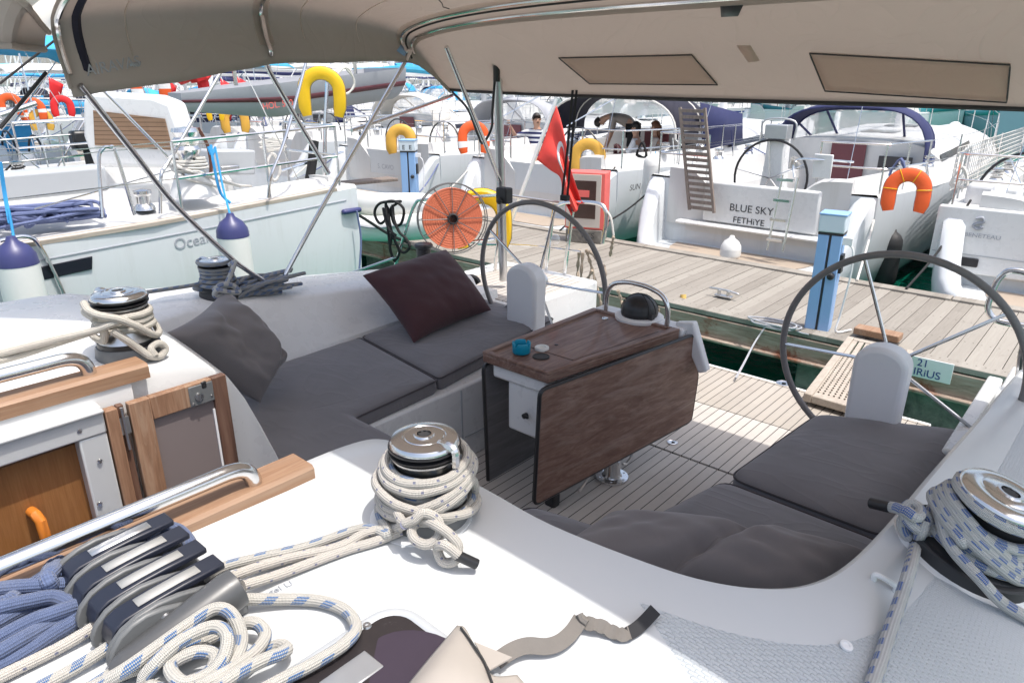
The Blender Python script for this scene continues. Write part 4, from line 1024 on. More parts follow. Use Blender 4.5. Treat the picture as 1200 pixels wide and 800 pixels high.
for i, x in enumerate(xs):
    mb = MB(); pts = []
    for (t, z) in ((-.01, .020), (-.02, .060), (.02, .090), (.12, .104), (.4, .113), (.62, .117), (1.0, .120), (1.0, .104), (.6, .098), (.3, .085), (.10, .050), (.07, .015)):
        pts.append(V((x - .0205, y0 + (y1 - y0) * t, zc + z * .73)))
    mb.prism(pts, (.043, 0, 0)); lv = mb.build('clutch_lever', M['navyblk'], clutch, bevel=.003)
    mb = MB(); tk_ = [V((x - .011, y0 + (y1 - y0) * t, zc + z * .73 + .0008)) for t, z in ((.25, .1095), (.4, .1135), (.62, .1175), (.80, .1187))]
    mb.loft([tk_, [p + V((.024, 0, 0)) for p in tk_]]); mb.build('lever_label', M['labelwhite'] if i else M['alu'], clutch, solid=.0012, recalc=False)
    if i in (1,):
        c_ = V((x, y0 + (y1 - y0) * .52, zc + .0848)); 
        text('label_print', ('GENNAKER', 'MAINSAIL', '', 'REEF 1')[i] if False else ('Spi', 'Genneker', '', 'Fall')[i] if False else ('- - -', 'llllllll', '', 'l ll l')[i], .013, c_, (0, 1, 0), (-1, 0, 0), M['lettergrey'], clutch)
xe = -1.030
sp_ = prof_plate(xe - .025, .012, y0 - .005, y0 + (y1 - y0) * .72, .080, None, None); sp_.build('side_plate', M['clutchgrey'], clutch, bevel=.004)
mb = MB(); a = V((xe - .002, y0 - .02, zc + .024)); b = V((xe + .006, y1 - .0, zc + .066))
mb.tube([a, a.lerp(b, .1), a.lerp(b, .6), a.lerp(b, .9), a.lerp(b, .98), b], [.016, .025, .031, .036, .034, .020], 20); mb.build('clutch_handle', M['clutchdark'], clutch)
mb = MB(); mb.lathe([(.012, 0), (.012, .006), (.006, .008), (.005, .005), (0, .005)], V((xe - .013, y0 + .028, zc + .030)), (1, 0, 0), 16); mb.lathe([(.010, 0), (.009, .004), (.005, .004), (.004, .001), (0, .001)], V((xe - .013, y0 + .075, zc + .062)), (1, 0, 0), 16); mb.build('clutch_bolt', M['brushed'], clutch)
text('clutch_mark', 'spinl', .020, V((xe - .0118, y0 + .075, zc + .040)), (0, 1, 0), (0, 0, 1), M['clutchdark'], clutch)
# lines going forward out of the clutch
grp_lines = []
for i, x in enumerate(xs + [-1.035]):
    p0 = V((x, y0 + .03, zc + .030)); m = M['rope_fleck'] if i != 2 else M['rope_cream']
    if i == 0: continue
    lab = ('', 'flecked line leaving the rope clutch furthest from the side handle', 'plain cream line leaving the rope clutch in between', 'flecked line leaving the rope clutch close to the side handle', 'flecked line passing low under the grey side handle')[i]
    lab = ('', 'blue flecked line next to the slate rope heap, leaving the clutch forward', 'dotted cream line leaving the clutch forward between two blue flecked ones', 'blue flecked line leaving the clutch forward beside the bolted side plate', 'blue flecked line passing under the grey handle of the clutch')[i]
    ropemesh([[p0, V((x, y0 - .05, zc + .020)), V((x + .0, .10, dz(x, .1) + .014)), V((x + .0, -.12, dz(x, -.1) + .012))]], RR, m, 'halyard_rope', lab)
text('deck_print', 'Grossegel U', .022, D(309, 697, .002), D(340, 682) - D(290, 704), V((-1, .3, 0)), M['lettergrey'], yacht)
# slate rope heap
def Z(px, py, h): return D(px, py, h)
slate = [Z(-20, 700, 0.030), Z(0, 690, 0.045), Z(40, 686, 0.050), Z(78, 684, 0.035), Z(100, 676, 0.022), Z(70, 668, 0.027), Z(30, 690, 0.020), Z(5, 705, 0.030), Z(16, 678, 0.060), Z(48, 645, 0.075), Z(72, 629, 0.052), Z(82, 634, 0.050), Z(66, 664, 0.042), Z(40, 690, 0.030), Z(30, 705, 0.030),
  Z(60, 690, 0.037), Z(58, 668, .04), Z(90, 630, 0.055), Z(118, 610, 0.057), Z(142, 608, 0.057), Z(158, 620, 0.052), Z(160, 640, 0.037), Z(130, 650, 0.027), Z(66, 672, .022), Z(98, 634, 0.047), Z(124, 621, 0.050), Z(148, 628, 0.047), Z(158, 640, 0.027),
  Z(120, 660, 0.027), Z(60, 650, 0.027), Z(84, 640, 0.037), Z(110, 632, 0.037), Z(160, 628, 0.042), Z(186, 618, 0.047), Z(210, 622, 0.044), Z(223, 640, 0.037), Z(214, 660, 0.027), Z(170, 650, 0.022), Z(110, 690, 0.022)]
slate2 = [Z(-20, 760, .02), Z(0, 747, .03), Z(36, 728, .035), Z(70, 716, .035), Z(96, 706, .025), Z(80, 700, .02), Z(30, 712, .03), Z(-15, 734, .035), Z(-25, 720, .04), Z(0, 712, .05), Z(34, 704, .045), Z(66, 700, .035), Z(90, 716, .02), Z(60, 730, .02), Z(20, 752, .03), Z(-10, 768, .03), Z(-30, 765, .03), Z(-20, 735, .02), Z(20, 722, .015), Z(60, 722, .015), Z(88, 725, .012), Z(60, 744, .012), Z(20, 770, .012), Z(-20, 790, .012)]
slate3 = [Z(-30, 670, .04), Z(0, 660, .05), Z(24, 652, .05), Z(40, 660, .04), Z(20, 676, .035), Z(-20, 690, .03), Z(-40, 705, .02), Z(-10, 715, .015), Z(40, 700, .015), Z(90, 690, .012)]
ropemesh([slate, slate2, slate3], .0135, M['rope_slate'], 'rope_coil', 'heap of thick slate blue rope lying beside the rope clutch', seg=12)
# flecked rope pile at the bottom
W_ = [Z(240, 707, .035), Z(281, 702, .030), Z(320, 702, .020), Z(352, 702, .016), Z(380, 705, .015), Z(406, 716, .015), Z(417, 735, .024), Z(404, 754, .030), Z(366, 778, .03), Z(330, 796, .03), Z(300, 812, .03)]
W2 = [Z(120, 800, .03), Z(150, 782, .05), Z(184, 758, .06), Z(222, 731, .07), Z(252, 713, .075), Z(272, 720, .07), Z(283, 748, .05), Z(274, 776, .045), Z(256, 800, .04), Z(220, 812, .03), Z(170, 800, .03), Z(185, 774, .06), Z(216, 748, .075), Z(250, 734, .08), Z(266, 744, .075), Z(262, 770, .06), Z(244, 790, .05),
      Z(215, 800, .05), Z(200, 780, .05), Z(228, 764, .055), Z(252, 768, .05), Z(242, 790, .04), Z(200, 806, .04)]
W3 = [Z(262, 770, .03), Z(272, 745, .04), Z(285, 731, .04), Z(302, 731, .04), Z(311, 744, .035), Z(302, 760, .035), Z(286, 774, .04), Z(260, 790, .05), Z(230, 806, .05)]
W4 = [Z(250, 808, .05), Z(276, 790, .05), Z(306, 774, .045), Z(328, 766, .04), Z(336, 760, .03), Z(326, 756, .02), Z(300, 768, .015), Z(280, 776, .015)]
W5 = [Z(90, 815, .02), Z(140, 790, .025), Z(190, 772, .03), Z(240, 750, .03), Z(268, 735, .02), Z(250, 725, .02), Z(200, 750, .02), Z(150, 778, .02)]
ropemesh([W_, W2, W3, W4, W5], RR * 1.06, M['rope_fleck'], 'rope_coil', 'tangled pile of white rope with blue flecks, one bight reaching over the dark hatch', seg=12)

# ================================================================= deck hatch
hx0, hx1, hy0, hy1 = -.85, -.30, .08, .645
def rrect(x0, x1, y0, y1, r, n=6):
    out = []
    for cx, cy, a in ((x1 - r, y1 - r, 0), (x0 + r, y1 - r, 90), (x0 + r, y0 + r, 180), (x1 - r, y0 + r, 270)):
        for k in range(n + 1): t = R(a + 90 * k / n); out.append((cx + r * math.cos(t), cy + r * math.sin(t)))
    return out
mb = MB(); rws = []
for ins, zz in ((-.006, -.004), (-.004, .010), (.002, .014), (.012, .014), (.016, .011)):
    rws.append([V((x, y, dz(x, y, zz))) for x, y in rrect(hx0 + ins, hx1 - ins, hy0 + ins, hy1 - ins, .06 - ins)])
mb.loft(rws, closed=True); hatch = Y(mb, 'deck_hatch', M['greygel']); hatch['label'] = 'dark smoked hatch set in the white coachroof'
mb = MB(); q = rrect(hx0 + .0165, hx1 - .0165, hy0 + .0165, hy1 - .0165, .045); mb.add([V((x, y, dz(x, y, .0115))) for x, y in q], [tuple(range(len(q)))]); mb.build('hatch_glass', M['smoked'], hatch)
mb = MB()
for px, py in ((430, 733), (398, 752)): mb.lathe([(.0085, 0), (.007, .003), (.003, .003), (.002, .001), (0, .001)], D(px, py, .012), seg=12)
mb.build('hatch_bolt', M['brushed'], hatch)
mb = MB(); c_ = D(412, 790, .012); mb.box(c_, (.05, .09, .004)); mb.build('hatch_vent', M['alu'], hatch, bevel=.002)
mb = MB(); c_ = D(490, 790, .0118); t = [c_ + V((.11 * math.cos(a), .085 * math.sin(a), -.0008)) for a in [k * math.pi / 16 for k in range(32)]]; mb.prism(t, (0, 0, .0014)); mb.build('hatch_painted_reflection', M['reflectpurple'], hatch)  # purple reflection of the glass, painted as a thin flat oval on top
# canvas cover corner with its strap
def sheet(rows_px, name, m, par=None, solid=.003, label=None, cat=None):
    mb = MB(); mb.loft([catmull([D(x, y, h) for x, y, h in r], 4) for r in rows_px]); o = mb.build(name, m, par, solid=solid, recalc=False)
    if label: tag(o, label, cat)
    return o
cov = thing('canvas_cover', 'folded beige canvas cover lying over the corner of the dark hatch', 'cover', D(540, 790, 0))
rowsc = [[(468, 815, .02), (500, 775, .03), (536, 733, .018)], [(476, 818, .04), (512, 778, .055), (545, 736, .028)], [(500, 822, .05), (530, 785, .06), (556, 756, .035)], [(540, 825, .045), (556, 796, .05), (568, 776, .03)], [(575, 828, .03), (580, 806, .03), (578, 792, .022)], [(626, 822, .02), (618, 806, .018), (606, 791, .017)]]
mb = MB(); rr_ = [catmull([D(x, y, h) for x, y, h in r], 6) for r in rowsc]
cols = list(zip(*rr_)); cols = [catmull(list(c), 5) for c in cols]; mb.loft(cols); mb.build('canvas_body', M['vinylbeige'], cov, solid=.003, recalc=False)
mb = MB(); mb.prism([D(556, 753, .034), D(600, 771, .030), D(574, 786, .034)], V((0, 0, .003))); mb.build('canvas_flap', M['vinylbeige'], cov)
mb = MB(); mb.tube(catmull([D(540, 735, .034), D(556, 757, .044), D(568, 776, .038), D(577, 800, .036)], 5), .0022, 5); mb.build('canvas_seam', M['rubber'], cov)
S1 = [D(582, 774, .022), D(600, 762, .022), D(618, 756, .022), D(640, 757, .018), D(656, 752, .018), D(670, 740, .02), D(680, 725, .024)]
S1 = catmull(S1, 6)
wd = [V((.05, -.2, 1)).lerp(V((.5, -.8, .35)), min(1, .6 + .4 * math.sin(i * .16))) for i in range(len(S1))]
mb = MB()
def band_strip(pts, w, sides):
    mb2 = MB(); mb2.strip(pts, w, sides, .0025); return mb2
def facing(pts, tw=.5):
    out = []; N = len(pts)
    for i, p in enumerate(pts):
        t = (pts[min(i + 1, N - 1)] - pts[max(i - 1, 0)]).normalized(); vw = (CAM - p).normalized(); s_ = t.cross(vw).normalized(); out.append((s_ * math.cos(tw) + vw * math.sin(tw) * .6))
    return out
mb = band_strip(S1, .027, facing(S1, .35)); mb.build('strap', M['strap'], cov)
S2 = catmull([D(680, 727, .020), D(690, 730, .02), D(704, 733, .018), D(716, 739, .012), D(728, 743, .012), D(738, 741, .012)], 6)
sd = facing(S2, .2); sd = [q.lerp(V((0, 0, 1)), .35 * math.sin(i * .5) ** 2) for i, q in enumerate(sd)]
mb = band_strip(S2, .024, sd); mb.tube([D(679, 719, .032), D(682, 726, .026), D(688, 730, .024)], .007, 7); mb.build('strap_knot', M['strap'], cov)
S3 = catmull([D(736, 742, .010), D(746, 736, .010), D(757, 726, .012), D(768, 714, .016)], 6)
mb = band_strip(S3, .023, facing(S3, .2)); mb.build('strap_end', M['strapdark'], cov)
# small deck fittings
mb = MB(); a, b = D(1024, 676, .006), D(1050, 690, .006); mb.tube(catmull([a + V((0, 0, -.006)), a + V((.004, 0, .008)), b + V((-.004, 0, .008)), b + V((0, 0, -.006))], 6), .006, 8); Y(mb, 'deck_loop', M['gel'])
mb = MB(); c_ = D(992, 756, .004); n_ = dn(c_.x, c_.y); mb.lathe([(.0115, -.002), (.011, .002), (.006, .003), (.005, .001), (0, .001)], c_, n_, 20); Y(mb, 'deck_socket', M['white'])

# ================================================================= cushions
def cushion(poly, kern, z0, h, name, label, rad=.03, bulge=.018, group=None, m=None):
    # poly world xy anticlockwise; rings shrink towards kern
    pts = []
    n = len(poly)
    for i in range(n):
        a, b, c = V(poly[i - 1] + (0,)), V(poly[i] + (0,)), V(poly[(i + 1) % n] + (0,))
        d1 = min(rad, (a - b).length * .4); d2 = min(rad, (c - b).length * .4)
        p1 = b + (a - b).normalized() * d1; p2 = b + (c - b).normalized() * d2
        for k in range(5): t = k / 4; pts.append(p1 * (1 - t) ** 2 + b * 2 * t * (1 - t) + p2 * t * t)
        L_ = (c - b).length; kk = int(L_ / .05)
        e2 = c + (b - c).normalized() * min(rad, L_ * .4)
        for k in range(1, kk): pts.append(p2.lerp(e2, k / kk))
    kx = V(kern + (0,)); rings = []
    def ring(s, z, off=0): 
        out = []
        for p in pts:
            q = kx + (p - kx) * s
            dd = (p - kx).normalized() * off; out.append(V((q.x + dd.x, q.y + dd.y, z)))
        return out
    rings = [ring(1, z0, -.006), ring(1, z0 + .008), ring(1, z0 + h * .45, .006), ring(1, z0 + h - .012, .002)]
    top = []
    for s in (.99, .97, .93, .87, .78, .66, .5, .33, .15, .01):
        e = (1 - s); z = z0 + h + bulge * (1 - (1 - min(1, e * 3.2)) ** 2) - (.004 if s == .99 else 0)
        rg = ring(s, z)
        for p in rg: p.z += .006 * mnoise.noise(V((p.x * 5, p.y * 7, z0 * 3))) * min(1, e * 8) + .0035 * mnoise.noise(V((p.x * 4, p.y * 26, 2))) * min(1, e * 8)
        top.append(rg)
    mb = MB(); mb.loft(rings[:4] + top, closed=True, cap0=True, cap1=True)
    o = mb.build(name, m or M['cush']); tag(o, label, 'cushion', group)
    pm = MB(); pm.tube(ring(1, z0 + h - .008, .004), .0045, 6, closed=True); XF[o.name] = Matrix.Identity(4); pm.build('piping', M['cushside'], o)
    return o
zs0 = 1.172
cushion([(-3.09, 1.0), (-3.11, 2.235), (-2.345, 2.115), (-2.315, 1.60), (-1.99, 1.595), (-1.99, 1.14)], (-2.5, 1.45), zs0, .07, 'seat_cushion', 'L shaped grey seat cushion in the far cockpit corner, under the tied pillow')
cushion([(-3.11, 2.255), (-3.13, 3.22), (-2.50, 3.22), (-2.35, 2.135)], (-2.75, 2.7), zs0, .072, 'seat_cushion', 'grey seat cushion on the far bench carrying the aubergine pillow')
a, b, c, d = [at(px, py, z=1.255) for px, py in ((855, 556), (958, 484), (1134, 506), (1040, 626))]
cushion([(a.x, a.y), (b.x, b.y), (c.x, c.y + .02), (d.x, d.y)], ((a.x + c.x) / 2, (a.y + c.y) / 2), zs0, .08, 'seat_cushion', 'puffy grey seat cushion in front of the near steering wheel', rad=.06, bulge=.03)
f0, f1 = at(760, 612, z=1.255), at(738, 622, z=1.255)
cushion([(a.x - .005, a.y - .03), (d.x, d.y - .03), (-.29, 1.22), (-1.33, 1.10), (-1.32, 1.585), (-1.0, 1.65)], (-.85, 1.42), zs0, .072, 'seat_cushion', 'grey seat cushion with crosswise creases, partly under the long pillow', rad=.05, bulge=.025)

# ================================================================= pillows
def pillow(c, thick, name, label, m, n=28, pinch=.10, sag=0.0, seed=3, fold=None, front=1.0, back=.55, wr=.006, group=None):
    """c: four corner points (a,b,c,d) round the pillow"""
    A, B, C_, D_ = [V(p) for p in c]; nrm = (C_ - A).cross(D_ - B).normalized()
    if nrm.dot(CAM - (A + C_) / 2) < 0: nrm = -nrm
    mb = MB(); ctr = (A + B + C_ + D_) / 4
    for side in (1, -1):
        rws = []
        for j in range(n + 1):
            rr = []
            for i in range(n + 1):
                u = -1 + 2 * i / n; v = -1 + 2 * j / n
                uu = u * (1 - pinch * (1 - v * v) * abs(u) ** 2 * .0 - pinch * (1 - v * v) * (abs(u) ** 3)); vv = v * (1 - pinch * (1 - u * u) * (abs(v) ** 3))
                s, t = (uu + 1) / 2, (vv + 1) / 2
                p = (A * (1 - s) + B * s) * (1 - t) + (D_ * (1 - s) + C_ * s) * t
                th = thick * max(0, (1 - abs(u) ** 2.6)) ** .55 * max(0, (1 - abs(v) ** 2.6)) ** .55
                th *= (front if side > 0 else back)
                w = wr * (mnoise.noise(V((u * 2.2 + seed, v * 2.2, side))) * 1.6 + mnoise.noise(V((u * 5 + seed, v * 3.4, side * 2))) * .9 + mnoise.noise(V((u * 3 + v * 4, seed, 5))) * .8) * min(1, 4 * (1 - max(abs(u), abs(v))))
                if fold: w += fold(u, v) * min(1, 4 * (1 - max(abs(u), abs(v))))
                rr.append(p + nrm * side * (th + w * side))
            rws.append(rr)
        mb.loft(rws)
    o = mb.build(name, m, recalc=True); 
    import bmesh
    bm = bmesh.new(); bm.from_mesh(o.data); bmesh.ops.remove_doubles(bm, verts=bm.verts, dist=.0012); bmesh.ops.recalc_face_normals(bm, faces=bm.faces); bm.to_mesh(o.data); bm.free()
    o.data.polygons.foreach_set('use_smooth', [True] * len(o.data.polygons)); o.data.set_sharp_from_angle(angle=R(80))
    o.modifiers.new('s', 'SUBSURF').render_levels = 1
    return tag(o, label, 'pillow', group)
pB = at(484, 404, z=1.265); pR = at(578, 364, z=1.275); pT = at(523, 291, x=pR.x - .52); pL = at(422, 322, x=pB.x - .50)
pillow([pB, pR, pT, pL], .135, 'pillow', 'aubergine square pillow leaning on the far cockpit backrest', M['pilpurple'], pinch=.10, seed=11, front=.9)
g0 = at(306, 474, z=1.27); g1 = at(336, 424, x=-2.78); g2 = at(262, 338, x=-3.0); g3 = at(184, 392, x=-2.62)
gp = pillow([g0, g1, g2, g3], .12, 'pillow', 'grey pillow tied by its corner and propped in the far cockpit corner', M['pilgrey'], pinch=.12, seed=4, wr=.014, fold=lambda u, v: .022 * math.sin(5 * (u - v) + 1.2 * math.sin(3 * v)) * math.exp(-((u + v) ** 2) * .6))
kq = at(263, 338, x=-2.98)
mb = MB()
mb.tube(catmull([kq + V((.0, -.05, 0)), kq + V((.02, -.02, .025)), kq + V((.02, .03, .01)), kq + V((.03, .05, -.02)), kq + V((.04, .0, -.01)), kq + V((.04, -.05, .01)), kq + V((.03, -.06, -.015)), kq + V((.045, .0, -.03)), kq + V((.05, .02, -.06))], 6), .012, 8)
mb.tube(catmull([kq + V((.0, 0, 0)), kq + V((.0, .04, .06)), kq + V((-.03, .08, .10)), kq + V((-.08, .08, .08))], 6), .011, 8)
o = mb.build('pillow_tie', M['rope_fleck2']); tag(o, 'short blue and white cord knotted round the corner of the propped grey pillow', 'cord')
n0 = at(664, 618, z=1.30); n1 = at(842, 690, z=1.26); n1 = V((-.36, 1.27, 1.27)); n0 = V((-.98, 1.16, 1.28)); n2 = at(1000, 664, z=1.34); n3 = at(672, 617, z=1.44)
e0, e1 = at(664, 632, z=1.335), at(992, 676, z=1.335); wv_ = V((.03, .17, .025))
pillow([e0 - wv_, e1 - wv_, e1 + wv_ * .8, e0 + wv_], .105, 'pillow', 'long grey pillow slumped on the near bench with a deep fold across it', M['pilgrey'], pinch=.05, seed=8, wr=.010, fold=lambda u, v: -.065 * math.exp(-((u - .08 - .12 * v) * 13) ** 2) + .012 * math.exp(-((u - .16 - .12 * v) * 8) ** 2))

# ================================================================= ashtray
pc = at(611, 413, z=1.4465); mb = MB(); seg = 48
def cup(prof):
    rws = []
    for (r, z) in prof:
        rr = []
        for k in range(seg):
            a = 2 * math.pi * k / seg; zz = z
            if z > .044 and (k % 12) in (0, 1): zz = .034
            rr.append(pc + V((r * math.cos(a), r * math.sin(a), zz)))
        rws.append(rr)
    return rws
mb.loft(cup([(.001, .0), (.036, .0), (.040, .004), (.041, .03), (.0425, .047), (.041, .050), (.036, .050), (.0345, .046), (.033, .012), (.001, .010)]), closed=True)
tag(mb.build('ashtray', M['ashtray'], smooth=50), 'small turquoise notched ashtray standing on the teak table end', 'ashtray')
# ================================================================= water, dock
def quadsheet(name, pts, m, kind='structure'):
    mb = MB(); mb.add([V(p) for p in pts], [tuple(range(len(pts)))]); o = mb.build(name, m, smooth=0); o['kind'] = kind; return o
wt = quadsheet('water', [(-1200, -1200, -.15), (1200, -1200, -.15), (1200, 1200, -.15), (-1200, 1200, -.15)], M['water'])
DZ, DY0, DY1 = .5, 6.08, 8.2
pier = thing('pontoon', 'planked grey wooden pontoon between the moored sterns', 'pontoon', (-10, 7.1, DZ), kind='structure')
mb = MB(); rnd = random.Random(3)
x = -70.0
while x < 22:
    w = .119
    mb.box((x + .0625, (DY0 + DY1) / 2 + rnd.uniform(-.008, .008), DZ - .016 + rnd.uniform(-.0025, .0025)), (w, DY1 - DY0 - .30, .032)); x += .125
mb.build('planking', M['dock'], pier, smooth=0)
mb = MB(); rnd = random.Random(5); x = -70
while x < 22:
    L_ = 3.6
    mb.box((x + L_ / 2, DY0 + .07, DZ - .004), (L_ - .012, .155, .05)); mb.box((x + L_ / 2 + .4, DY1 - .07, DZ - .004), (L_ - .012, .155, .05)); x += L_
mb.build('edge_board', M['dock'], pier, bevel=.006)
mb = MB()
for y in (DY0 + .02, DY1 - .02): mb.box((-24, y, DZ - .14), (92, .07, .20)); mb.box((-24, y - (.03 if y < 7 else -.03), DZ - .245), (92, .12, .03))
x = -70
while x < 22: mb.box((x, DY0 - .02, DZ - .15), (.07, .03, .17)); x += 1.8
mb.build('edge_beam', M['beam'], pier, bevel=.008)
mb = MB()
for k in range(-20, 7):
    xc_ = k * 3.4 - .3
    if -4.2 < xc_ < -1.9: continue
    mb.box((xc_ + (-.58 if abs(xc_ + .3) < .1 else 0), (DY0 + DY1) / 2, -.06), (2.2, 2.06, .60))
mb.build('float', M['concrete'], pier, bevel=.03)
# mooring cleat and small things on the pontoon edge
mb = MB(); c_ = at(848, 346, z=DZ + .03)
mb.tube(catmull([c_ + V((-.16, 0, .05)), c_ + V((-.05, 0, .055)), c_ + V((.05, 0, .055)), c_ + V((.16, 0, .04))], 5), .012, 8); mb.box(c_ + V((-.05, 0, .02)), (.03, .04, .07)); mb.box(c_ + V((.05, 0, .02)), (.03, .04, .07)); mb.box(c_ + V((0, 0, -.003)), (.18, .07, .012))
tag(mb.build('mooring_cleat', M['brushed'], bevel=.004), 'grey mooring cleat on the pontoon edge behind the teak table', 'cleat')
mb = MB(); c_ = at(800, 352, z=.46); mb.tube(catmull([c_ + V((-.02, 0, -.12)), c_ + V((0, -.03, -.05)), c_ + V((.02, -.03, .02)), c_ + V((.01, -.02, .07))], 5), [.03] * 5 + [.045] * 6 + [.03] * 5, 10)
tag(mb.build('float_buoy', M['handset']), 'small yellow buoy hanging on the pontoon edge by the table handle', 'buoy')
# number board
sg = thing('berth_sign', 'white berth number board with navy lettering on the pontoon edge', 'sign', at(1085, 430, y=DY0 - .06))
q = [at(px, py, y=DY0 - .062) for px, py in ((1048, 417), (1118, 430), (1115, 449), (1046, 436))]
zt_, zb_ = (q[0].z + q[1].z) / 2 + .03, (q[2].z + q[3].z) / 2 + .0
mb = MB(); mb.box(((q[0].x + q[1].x) / 2, DY0 - .065, (zt_ + zb_) / 2), (q[1].x - q[0].x, .008, zt_ - zb_)); mb.build('board', M['white'], sg, bevel=.002)
cx_ = (q[0].x + q[1].x) / 2; hh_ = zt_ - zb_
text('lettering', '21', hh_ * .50, V((q[0].x + .21, DY0 - .071, zt_ - hh_ * .27)), (1, 0, 0), (0, 0, 1), M['letterblue'], sg)
text('lettering', 'SEIRiUS', hh_ * .52, V((cx_ - .0, DY0 - .071, zb_ + hh_ * .26)), (1, 0, 0), (0, 0, 1), M['letterblue'], sg)
# gangplank from the platform to the pontoon
gq = [at(941, 466, z=.80), at(1040, 489, z=.80), at(1062, 400, z=.56), at(996, 398, z=.56)]
ga = gq[0]; gx = gq[3]; wdt = .50
a0 = V((ga.x, ga.y, .80)); a1 = V((gx.x - .02, gx.y, .555)); b0 = a0 + V((wdt, -.01, 0)); b1 = a1 + V((wdt, -.01, 0))
gp_ = thing('gangplank', 'slatted wooden gangplank laid from the platform onto the pontoon', 'gangplank', a0)
def gpt(u, v, dz_=0): return a0.lerp(b0, u).lerp(a1.lerp(b1, u), v) + V((0, 0, dz_))
def gbox(mb, u0, u1, v0, v1, z0, z1): mb.prism([gpt(u0, v0, z0), gpt(u1, v0, z0), gpt(u1, v1, z0), gpt(u0, v1, z0)], (0, 0, z1 - z0))
mb = MB(); gbox(mb, 0, .10, 0, 1, -.02, .035); gbox(mb, .90, 1, 0, 1, -.02, .035); gbox(mb, .1005, .8995, 0, .05, -.018, .030); gbox(mb, .1005, .8995, .64, .68, -.018, .030); gbox(mb, .1005, .8995, .96, 1, -.018, .03)
mb.build('side_rail', M['paleplank'], gp_, bevel=.006)
mb = MB(); 
nu, nv = 13, 20
for i in range(nu + 1): u = .10 + .80 * i / nu; gbox(mb, max(.1005, u - .019), min(.8995, u + .019), .051, .639, .0, .022)
for j in range(nv): v = .051 + .588 * (j + .0) / nv; gbox(mb, .1006, .8994, v + .0012, v + .0125, .001, .0212)
mb.build('grating', M['paleplank'], gp_, smooth=0)
mb = MB()
for k in range(8): u = .105 + k * .0995; gbox(mb, u, u + .07, .681, .958, .004, .024)
mb.build('slats', M['paleplank'], gp_, smooth=0)
mb = MB(); mb.box(at(1028, 391, z=.56) + V((0, .02, 0)), (.36, .14, .06)); tag(mb.build('wood_block', M['trimteak'], bevel=.008), 'pale wooden block on the pontoon at the end of the gangplank', 'wood block')
# service pedestals
def pedestal_post(px, py_, y, h, w, label, yaw=0.0):
    b = at(px, py_, z=DZ + .004) if y is None else at(px, py_, y=y); b.z = DZ + .004
    t = thing('service_pedestal', label, 'pedestal', b, yaw, 'service pedestals on the pontoon'); hb = h * .86
    mb = MB(); mb.box((-w * .27, 0, hb / 2), (w * .44, w * .9, hb)); mb.box((w * .27, 0, hb / 2), (w * .44, w * .9, hb)); mb.build('post', M['blue'], t, world=False, bevel=.008)
    mb = MB(); mb.box((0, .004, hb / 2), (w * .12, w * .82, hb - .01)); mb.box((0, 0, hb + .008), (w * 1.0, w * .92, .02)); mb.build('groove', M['letter'], t, world=False)
    mb = MB(); mb.box((0, 0, hb + .02 + h * .075), (w * 1.05, w * 1.0, h * .15)); hd = mb.build('head', M['paleblue'], t, world=False, bevel=.012)
    mb = MB(); mb.box((0, 0, h + .032), (w * 1.1, w * 1.05, .018)); mb.build('lid', M['blue'], t, world=False, bevel=.006)
    mb = MB(); mb.box((w * .52, -.03, hb * .72), (.04, .10, .16)); mb.lathe([(.03, 0), (.03, .05), (.02, .06), (0, .06)], (w * .28, -w * .45, hb * .60), (0, -1, 0), 12); mb.build('socket', M['black'], t, world=False, bevel=.005)
    mb = MB(); mb.box((w * .62, -.05, hb * .95), (.10, .06, .06)); mb.tube(catmull([V((w * .66, -.05, hb * .93)), V((w * .95, -.06, hb * .86)), V((w * 1.0, -.05, hb * .6)), V((w * .85, -.03, hb * .2)), V((w * .8, -.05, .02)), V((w * 1.3, .1, .01))], 6), .009, 6); mb.build('plug_lead', M['white'], t, world=False)
    return t
pd1 = pedestal_post(958, 385, None, 1.0, .20, 'blue service pedestal with grey head rising behind the near steering wheel', R(8))
pd2 = pedestal_post(480, 200, 7.9, 1.12, .25, 'blue service pedestal lettered E and far off beside the orange reel', R(38))
for s, ch in ((-.055, 'E'), (.055, 'E')):
    Mx = XF[pd2.name]; text('lettering', ch, .10, Mx @ V((s, -.128, 1.04)), Mx.to_3x3() @ V((1, 0, 0)), (0, 0, 1), M['letter'], pd2)
# cable on the pontoon by the pedestal
p0 = at(950, 390, z=DZ + .012)
cp_ = [p0 + V((0, -.05, 0))]; rnd = random.Random(9)
for k in range(16): cp_.append(p0 + V((-.30 + .22 * math.cos(k * 1.3) + rnd.uniform(-.05, .05), -.04 + .09 * math.sin(k * 1.3) + rnd.uniform(-.02, .02), .003 * k)))
cp_ += [at(904, 374, z=DZ + .02), at(896, 384, y=DY0 - .08), at(884, 402, y=DY0 - .3), at(872, 425, z=.78), at(862, 443, z=.78)]
mb = MB(); mb.tube(catmull(cp_, 6), .008, 6); tag(mb.build('power_cable', M['covergrey']), 'grey power cable looping on the pontoon and slung to the platform', 'cable')
